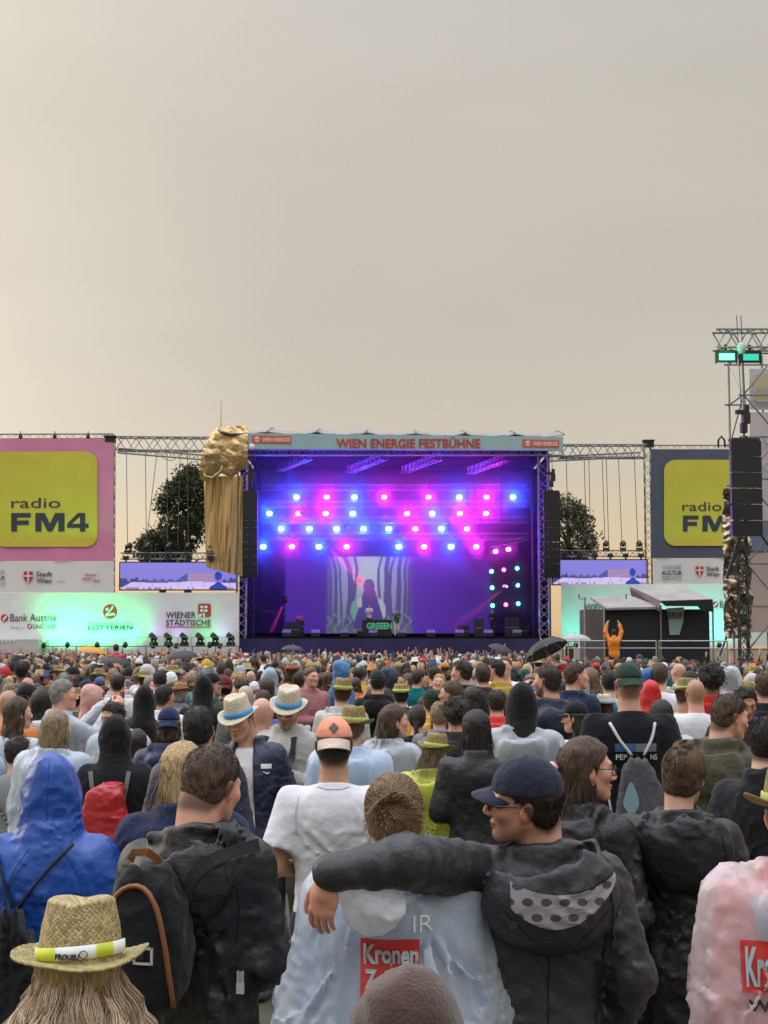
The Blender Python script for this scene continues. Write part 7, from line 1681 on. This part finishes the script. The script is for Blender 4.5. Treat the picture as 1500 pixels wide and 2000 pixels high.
mid('person in a blue hooded raincoat looking right below the stage', 668, 1296, 19.0, -60, (-20, 0, 0), [mHU((.05, .17, .40), 'shell')], ('short', 'dark'))
mid('man in a dusty pink jacket facing away from the stage', 606, 1303, 17.5, -150, (10, 0, 0), [mJK((.34, .14, .15))], ('short', 'light'))
mid('person in a bright blue jacket beside the dusty pink jacket', 585, 1312, 17.8, -20, (-20, 0, 0), [mJK((.03, .08, .36))], ('short', 'dark'))
mid('person in a red sun hat and orange top in front of the stage', 570, 1294, 20.4, 0, (0, 0, 0), [mTEE(ORA)], ('bob', 'brown'), ('boater', (.55, .05, .02), 'straw'))
mid('person in an olive cap beside a straw hat', 783, 1336, 14.8, 0, (0, 0, 0), [mJK((.08, .09, .05))], ('short', 'dark'), ('boater', (.45, .52, .1), 'straw'))
mid('person in a dark forest green cap left of the stage centre', 738, 1310, 15.5, 0, (0, 0, 0), [mJK(BLK)], ('short', 'dark'), ('cap', (.015, .03, .025)))

# people lifted on shoulders, arms raised
def lifted(label, px, py, d, H, col, arms):
    P = at(px, py, d); mid('person carrying the rider in %s on the shoulders' % label.split(' in ')[1].split()[0], px, 1274, d, 0, (0, 0, 0), [mJK(BLK)], ('short', 'dark'))
    r = person(label, 0, 0, d - .08, 0, dict(MID, armL=arms, armR=arms, hb=.03), [mJK(col, 'shell', None)], ('short', 'dark'), group='riders on shoulders', H=H, X=P.x, legs=(.03, .04, .06), shoes=False); r.location.z = P.z - H; return r
lifted('rider in orange jacket with both arms raised in front of the tent', 1198, 1229, 50, 1.72, (.75, .22, .01), 'up')
lifted('rider in red top above the crowd beside the orange umbrella', 228, 1258, 42, 1.72, (.42, .02, .03), 'fold')

# ---- everybody else near enough to be told apart
rnd = random.Random(21); SEEN = set(); SPEC = [p for p in PLACED if p[1] < 21]
HAIRW = (('short', 'cropped'), ('short', 'short'), ('short', 'short'), ('crop', 'tousled'), ('bob', 'chin length'), ('long', 'long'), ('pony', 'tied back'), ('curly', 'curly'), ('bun', 'pinned up'), ('buzz', 'shaved'), ('fade', 'shaved sided'))
HCN = (('black', 'black'), ('dark', 'dark brown'), ('dark', 'dark brown'), ('brown', 'brown'), ('brown', 'brown'), ('light', 'light brown'), ('ash', 'ash blond'), ('blond', 'blond'), ('grey', 'grey'))
TOPC = ((BLK, 'black'), (BLK, 'black'), ((.03, .03, .035), 'charcoal'), (NAVY, 'navy'), (GREY, 'grey'), (WHT, 'white'), ((.45, .46, .48), 'pale grey'), ((.05, .12, .30), 'blue'), ((.30, .40, .50), 'light blue'), (RED, 'red'), ((.09, .09, .05), 'olive'), ((.02, .10, .06), 'green'), ((.55, .28, .26), 'pink'), (ORA, 'orange'), (YEL, 'mustard'), ((.20, .13, .08), 'brown'), ((.12, .02, .03), 'maroon'), (TEAL, 'teal'))
def place(px, d):
    a = 'below the pink banner' if px < 225 else 'below the green hoarding' if px < 470 else 'below the left part of the stage' if px < 680 else 'below the middle of the stage' if px < 880 else 'below the right part of the stage' if px < 1070 else 'below the black tent' if px < 1275 else 'below the slate banner'
    return a
def fill():
    n0 = sum(1 for o in bpy.data.objects if o.name.split('.')[0] == 'person'); want = 300 - n0; done = 0; tries = 0; d = 10.2
    cells = []
    while d < 27: 
        w = d * .25 + .3; k = int(2 * w / .56); off = rnd.uniform(0, .5)
        for i in range(k + 1): cells.append((-w + (i + off) * .56 + rnd.uniform(-.15, .15), d + rnd.uniform(-.22, .22)))
        d += .66
    for (x, y) in cells:
        if done >= want: return y
        if any((x - a) ** 2 + (y - c) ** 2 < .40 ** 2 for a, c in PLACED if abs(c - y) < .45): continue
        if rnd.random() < .10: continue
        if any(y < c and abs(x / y - a / c) * FPX < 46 for a, c in SPEC): continue
        for _ in range(40):
            st, sn = rnd.choice(HAIRW); hc, hn = rnd.choice(HCN); tc, tn = rnd.choice(TOPC); sex = 'f' if st in ('bob', 'long', 'pony', 'bun') else 'm'; hat = None; u = rnd.random(); hood = False
            kind = rnd.choice(('jacket', 'jacket', 'jacket', 't-shirt', 'hoodie', 'rain jacket'))
            tops = [mTEE(tc)] if kind == 't-shirt' else [mJK(tc, 'shell' if kind == 'rain jacket' else 'jacket', 'down' if kind != 'jacket' else None)]
            who = '%s %s hair' % (sn, hn)
            if u < .11: hat = STR; who = 'straw hat over %s hair' % hn
            elif u < .20: cc, cn = rnd.choice(TOPC); hat = (rnd.choice(('cap', 'capback')), cc); who = '%s cap over %s hair' % (cn, hn)
            elif u < .235: cc, cn = rnd.choice(TOPC); hat = ('beanie', cc); who = '%s beanie' % cn; st = 'buzz'
            elif u < .27: cc, cn = rnd.choice(TOPC); hat = ('bucket', cc); who = '%s bucket hat over %s hair' % (cn, hn)
            elif u < .315: tops = [mHU(tc, 'shell')]; kind = 'jacket'; who = 'hood up'; hood = True
            elif u < .35: tops = [mIN(tc), mPO(up=True)]; kind = 'top'; who = 'clear rain hood up over %s hair' % hn; hood = True
            elif u < .45: tops = [mIN(tc), mPO()]; kind = 'top under a clear poncho'
            if hat and st in ('curly', 'bun'): st = 'short'; sex = 'm'
            px = 750 + x / y * FPX; lab = 'person with %s in a %s %s %s' % (who, tn, kind, place(px, y))
            if lab not in SEEN and len(lab.split()) <= 16: break
        else: continue
        SEEN.add(lab)
        v = rnd.random(); yaw = rnd.gauss(0, 22); hd = rnd.choice(((0, 0, 0), (0, 0, 0), (-25, 4, 0), (25, 0, 0), (0, 8, 3), (-48, 2, 0), (50, 4, 0), (8, -10, -5)))
        if v < .10: yaw += rnd.choice((-60, 60))
        elif v < .14: yaw += 175
        o = dict(MID, head=hd, sex=sex, skin=rnd.choice(('fair', 'fair', 'pink', 'tan', 'pale', 'brown') if st != 'long' else ('fair', 'pink', 'tan')), armL='fold', armR='fold', hair=st if st in ('buzz', 'short', 'fade') else 'crop', hairc=hc, hands=False)
        if hc in ('blond', 'grey', 'ash', 'light') and o['skin'] == 'brown': o['skin'] = 'fair'
        H = min(1.93, max(1.52, rnd.gauss(1.76 if sex == 'm' else 1.66, .065))); 
        person(lab, 0, 0, y, yaw, o, tops, (st, hc), hat, group=GRP, H=H, X=x, legs=rnd.choice(((.03, .03, .04), (.04, .05, .09), (.10, .10, .10))), shoes=False); PLACED.append((x, y)); done += 1
    return 27
D_FAR = fill()

# ------------------------------------------------------------------ the far crowd: a mass nobody could count
def far_crowd():
    r = np.random.RandomState(5)
    def sphere(nu, nv, c, rad):
        V = []; 
        for j in range(nv + 1):
            ph = math.pi * j / nv
            for i in range(nu): a = 2 * math.pi * i / nu; V.append((c[0] + rad[0] * math.sin(ph) * math.cos(a), c[1] + rad[1] * math.sin(ph) * math.sin(a), c[2] + rad[2] * math.cos(ph)))
        Fq = [(j * nu + i, (j + 1) * nu + i, (j + 1) * nu + (i + 1) % nu, j * nu + (i + 1) % nu) for j in range(nv) for i in range(nu)]; return np.array(V), np.array(Fq)
    def tube_(pts, rad, n=5):
        b = MB(); b.path(pts, rad, n); return np.concatenate(b.V), np.array([f for f in b.F if len(f) == 4])
    def proto(kind, lo):
        nu, nv = (7, 5) if lo else (10, 8); V, Fq = sphere(nu, nv, (0, 0, 1.64), (.078, .098, .118)); y, z = V[:, 1], V[:, 2]; tp = np.where((z > 1.70) | ((y < .03) & (z > 1.575)), 1, 0)
        if kind == 'long': V2, F2 = sphere(nu, nv, (0, -.035, 1.56), (.095, .085, .19)); Fq = np.concatenate([Fq, F2 + len(V)]); V = np.concatenate([V, V2]); tp = np.concatenate([tp, np.ones(len(V2), int)])
        prof = [(.0, .0, 1.52), (.055, .055, 1.52), (.06, .06, 1.47), (.16, .085, 1.435), (.225, .11, 1.36), (.24, .12, 1.2), (.22, .13, 1.0), (.19, .12, .8), (.16, .11, .4), (.14, .1, 0)]; n = 8; W = np.array([(a * math.cos(2 * math.pi * i / n), b_ * math.sin(2 * math.pi * i / n), z_) for a, b_, z_ in prof for i in range(n)]); G = np.array([(k * n + i, k * n + (i + 1) % n, (k + 1) * n + (i + 1) % n, (k + 1) * n + i) for k in range(len(prof) - 1) for i in range(n)])
        if lo: keep = 7; W = W[:keep * n]; G = np.array([g for g in G if g.max() < keep * n])
        Fq = np.concatenate([Fq, G + len(V)]); V = np.concatenate([V, W]); tp = np.concatenate([tp, np.where(np.arange(len(W)) < 2 * n, 0, 2)])
        if kind == 'hat': V2, F2 = hat_grid([(.0, .1), (.07, .1), (.085, .02), (.15, .0), (.15, -.006), (.08, .0)], nu + 2); V2 = V2 + np.array((0, 0, 1.68)); Fq = np.concatenate([Fq, F2 + len(V)]); V = np.concatenate([V, V2]); tp = np.concatenate([tp, np.full(len(V2), 3)])
        if kind == 'cap': V2, F2 = sphere(nu, nv, (0, -.008, 1.675), (.088, .108, .095)); V2[:, 2] = np.maximum(V2[:, 2], 1.66); Fq = np.concatenate([Fq, F2 + len(V)]); V = np.concatenate([V, V2]); tp = np.concatenate([tp, np.full(len(V2), 3)])
        if kind == 'hood': V2, F2 = sphere(nu, nv, (0, -.03, 1.63), (.112, .115, .155)); Fq = np.concatenate([Fq, F2 + len(V)]); V = np.concatenate([V, V2]); tp = np.concatenate([tp, np.full(len(V2), 2)])
        if kind == 'arms':
            for s in (-1, 1): V2, F2 = tube_([(s * .19, 0, 1.40), (s * .26, .03, 1.66), (s * .20, .02, 1.9), (s * .19, .02, 2.02)], [.06, .045, .03, .035]); Fq = np.concatenate([Fq, F2 + len(V)]); V = np.concatenate([V, V2]); tp = np.concatenate([tp, np.where(np.arange(len(V2)) < 10, 2, 0)])
        return V.astype(f32), Fq, tp
    kinds = ('plain', 'long', 'hat', 'cap', 'hood', 'arms'); PR = {(k, lo): proto(k, lo) for k in kinds for lo in (0, 1)}
    Vs, Fs, Cs = [], [], []; n = 0; d = D_FAR
    hair = [np.array(HAIRC[k]) for k in ('black', 'dark', 'dark', 'dark', 'brown', 'brown', 'light', 'blond', 'grey')]; tops = [np.array(t[0]) for t in TOPC]; hats = [np.array(c) for c in ((.33, .26, .11), (.33, .26, .11), (.012, .012, .014), (.6, .6, .58), (.45, .03, .03), (.03, .05, .15), (.5, .2, .05))]; skins = [np.array(SKIN[k]) for k in ('fair', 'pink', 'tan', 'pale')]
    while d < 94:
        st = .62 + .004 * d; w = d * .27 + .5; k = int(2 * w / (.50 + .002 * d))
        for i in range(k):
            x = -w + (i + r.uniform(0, 1)) * 2 * w / k; y = d + r.uniform(-.25, .25); px = 750 + x / y * FPX
            if y > 48 and px > 1090: continue
            kind = kinds[r.choice(6, p=(.55, .20, .06, .10, .07, .02) if d < 60 else (.575, .205, .04, .09, .06, .03))]; V, Fq, tp = PR[(kind, int(d > 46))]
            s = np.clip(r.normal(.985, .045), .86, 1.1); a = r.normal(0, .35) + (math.pi if r.uniform() < .04 else 0); c, s_ = math.cos(a), math.sin(a); P = V @ np.array(((c, s_, 0), (-s_, c, 0), (0, 0, 1)), f32) * s; P[:, 0] += x; P[:, 1] += y
            hc = hair[r.randint(len(hair))] * r.uniform(.7, 1.3); tc = tops[r.randint(len(tops))] * r.uniform(.7, 1.2)
            if kind == 'hood' and r.uniform() < .5: tc = np.array((.45, .50, .55)) * r.uniform(.7, 1.1)
            pal = np.stack([skins[r.randint(4)], hc, tc, hats[r.randint(len(hats))]]); Vs.append(P); Fs.append(Fq + n); Cs.append(pal[tp]); n += len(P)
        d += st
    o = put('crowd', new_mesh('crowd', np.concatenate(Vs), np.concatenate(Fs), True, np.concatenate(Cs)), mat=mat('crowd_mix', src='attr', rough=.8, noise=.15, nscale=12)); tag(o, 'dense far crowd of heads and shoulders reaching up to the stage', None, kind='stuff')
far_crowd()

# ------------------------------------------------------------------ on the stage
def on_stage():
    t = empty('mixing_desk', at(736, 1243, 99)); t.location.z = STZ; tag(t, 'black desk on the stage with a green sprayed word across its front', 'desk')
    MB().box((0, .4, .5), (1.9, .8, 1.0)).obj('desk_body', M_DARK, t); MB().box((0, .4, 1.03), (2.0, .9, .05)).obj('desk_top', M_DARK, t); P = at(736, 1222, 98.9)
    text('GREEEN', 716, 1216, 766, 1229, 98.95, glow('desk_word_glow', (.10, .42, .22), .7), t, .05, gap=.02).matrix_parent_inverse = Matrix.Translation(-t.location)  # sprayed word given emission so it glows, though it is no lamp
    for (px, lab, cols, yy, z0, hair) in ((721, 'musician in a white shirt behind the desk', (WHT, (.03, .03, .03)), 100.3, STZ + .35, 'dark'), (775, 'singer in a green shirt and white shorts beside the desk', ((.03, .10, .06), (.62, .60, .52)), 98.4, STZ, 'dark')):
        r = person(lab, 0, 0, yy, 180, dict(MID, armL='hold', armR='fold' if px < 750 else ((.178, -.01, 1.40), (.25, .02, 1.14), (.08, .2, 1.42)), hb=.03), [mTEE(cols[0])], ('short', hair), group='musicians on the stage', H=1.78, X=at(px, 1243, yy).x, legs=cols[1]); r.location.z = z0
    MB().box((at(721, 1243, 100.3).x, 100.3, STZ + .175), (1.6, 1.2, .35)).obj('riser', M_DARK, t).matrix_parent_inverse = Matrix.Translation(-t.location)
    r = person('stagehand in dark clothes at the right side of the stage', 0, 0, 100.5, 160, dict(MID, hb=.04), [mJK(BLK)], ('short', 'dark'), group='musicians on the stage', H=1.75, X=at(962, 1243, 100.5).x); r.location.z = STZ
    for k, (x, w, h) in enumerate(((572, .9, .9), (586, .5, 1.3), (905, .8, .7), (935, .6, 1.1), (1000, .9, 1.2), (1022, .7, .8))):
        p = at(x, 1243, 100 + k % 3); e = empty('equipment_case', (p.x, p.y, STZ)); tag(e, 'dark equipment case on the stage floor, %s across the stage' % ORD[k], 'case', 'equipment on the stage'); MB().box((0, 0, h / 2), (w, .7, h)).obj('case_body', M_DARK, e); MB().box((0, -.36, h * .5), (w * .96, .02, .04)).obj('case_trim', M_TRUSS, e); MB().box((0, 0, h + .015), (w * .9, .6, .03)).obj('case_lid', M_DARK, e)
on_stage()
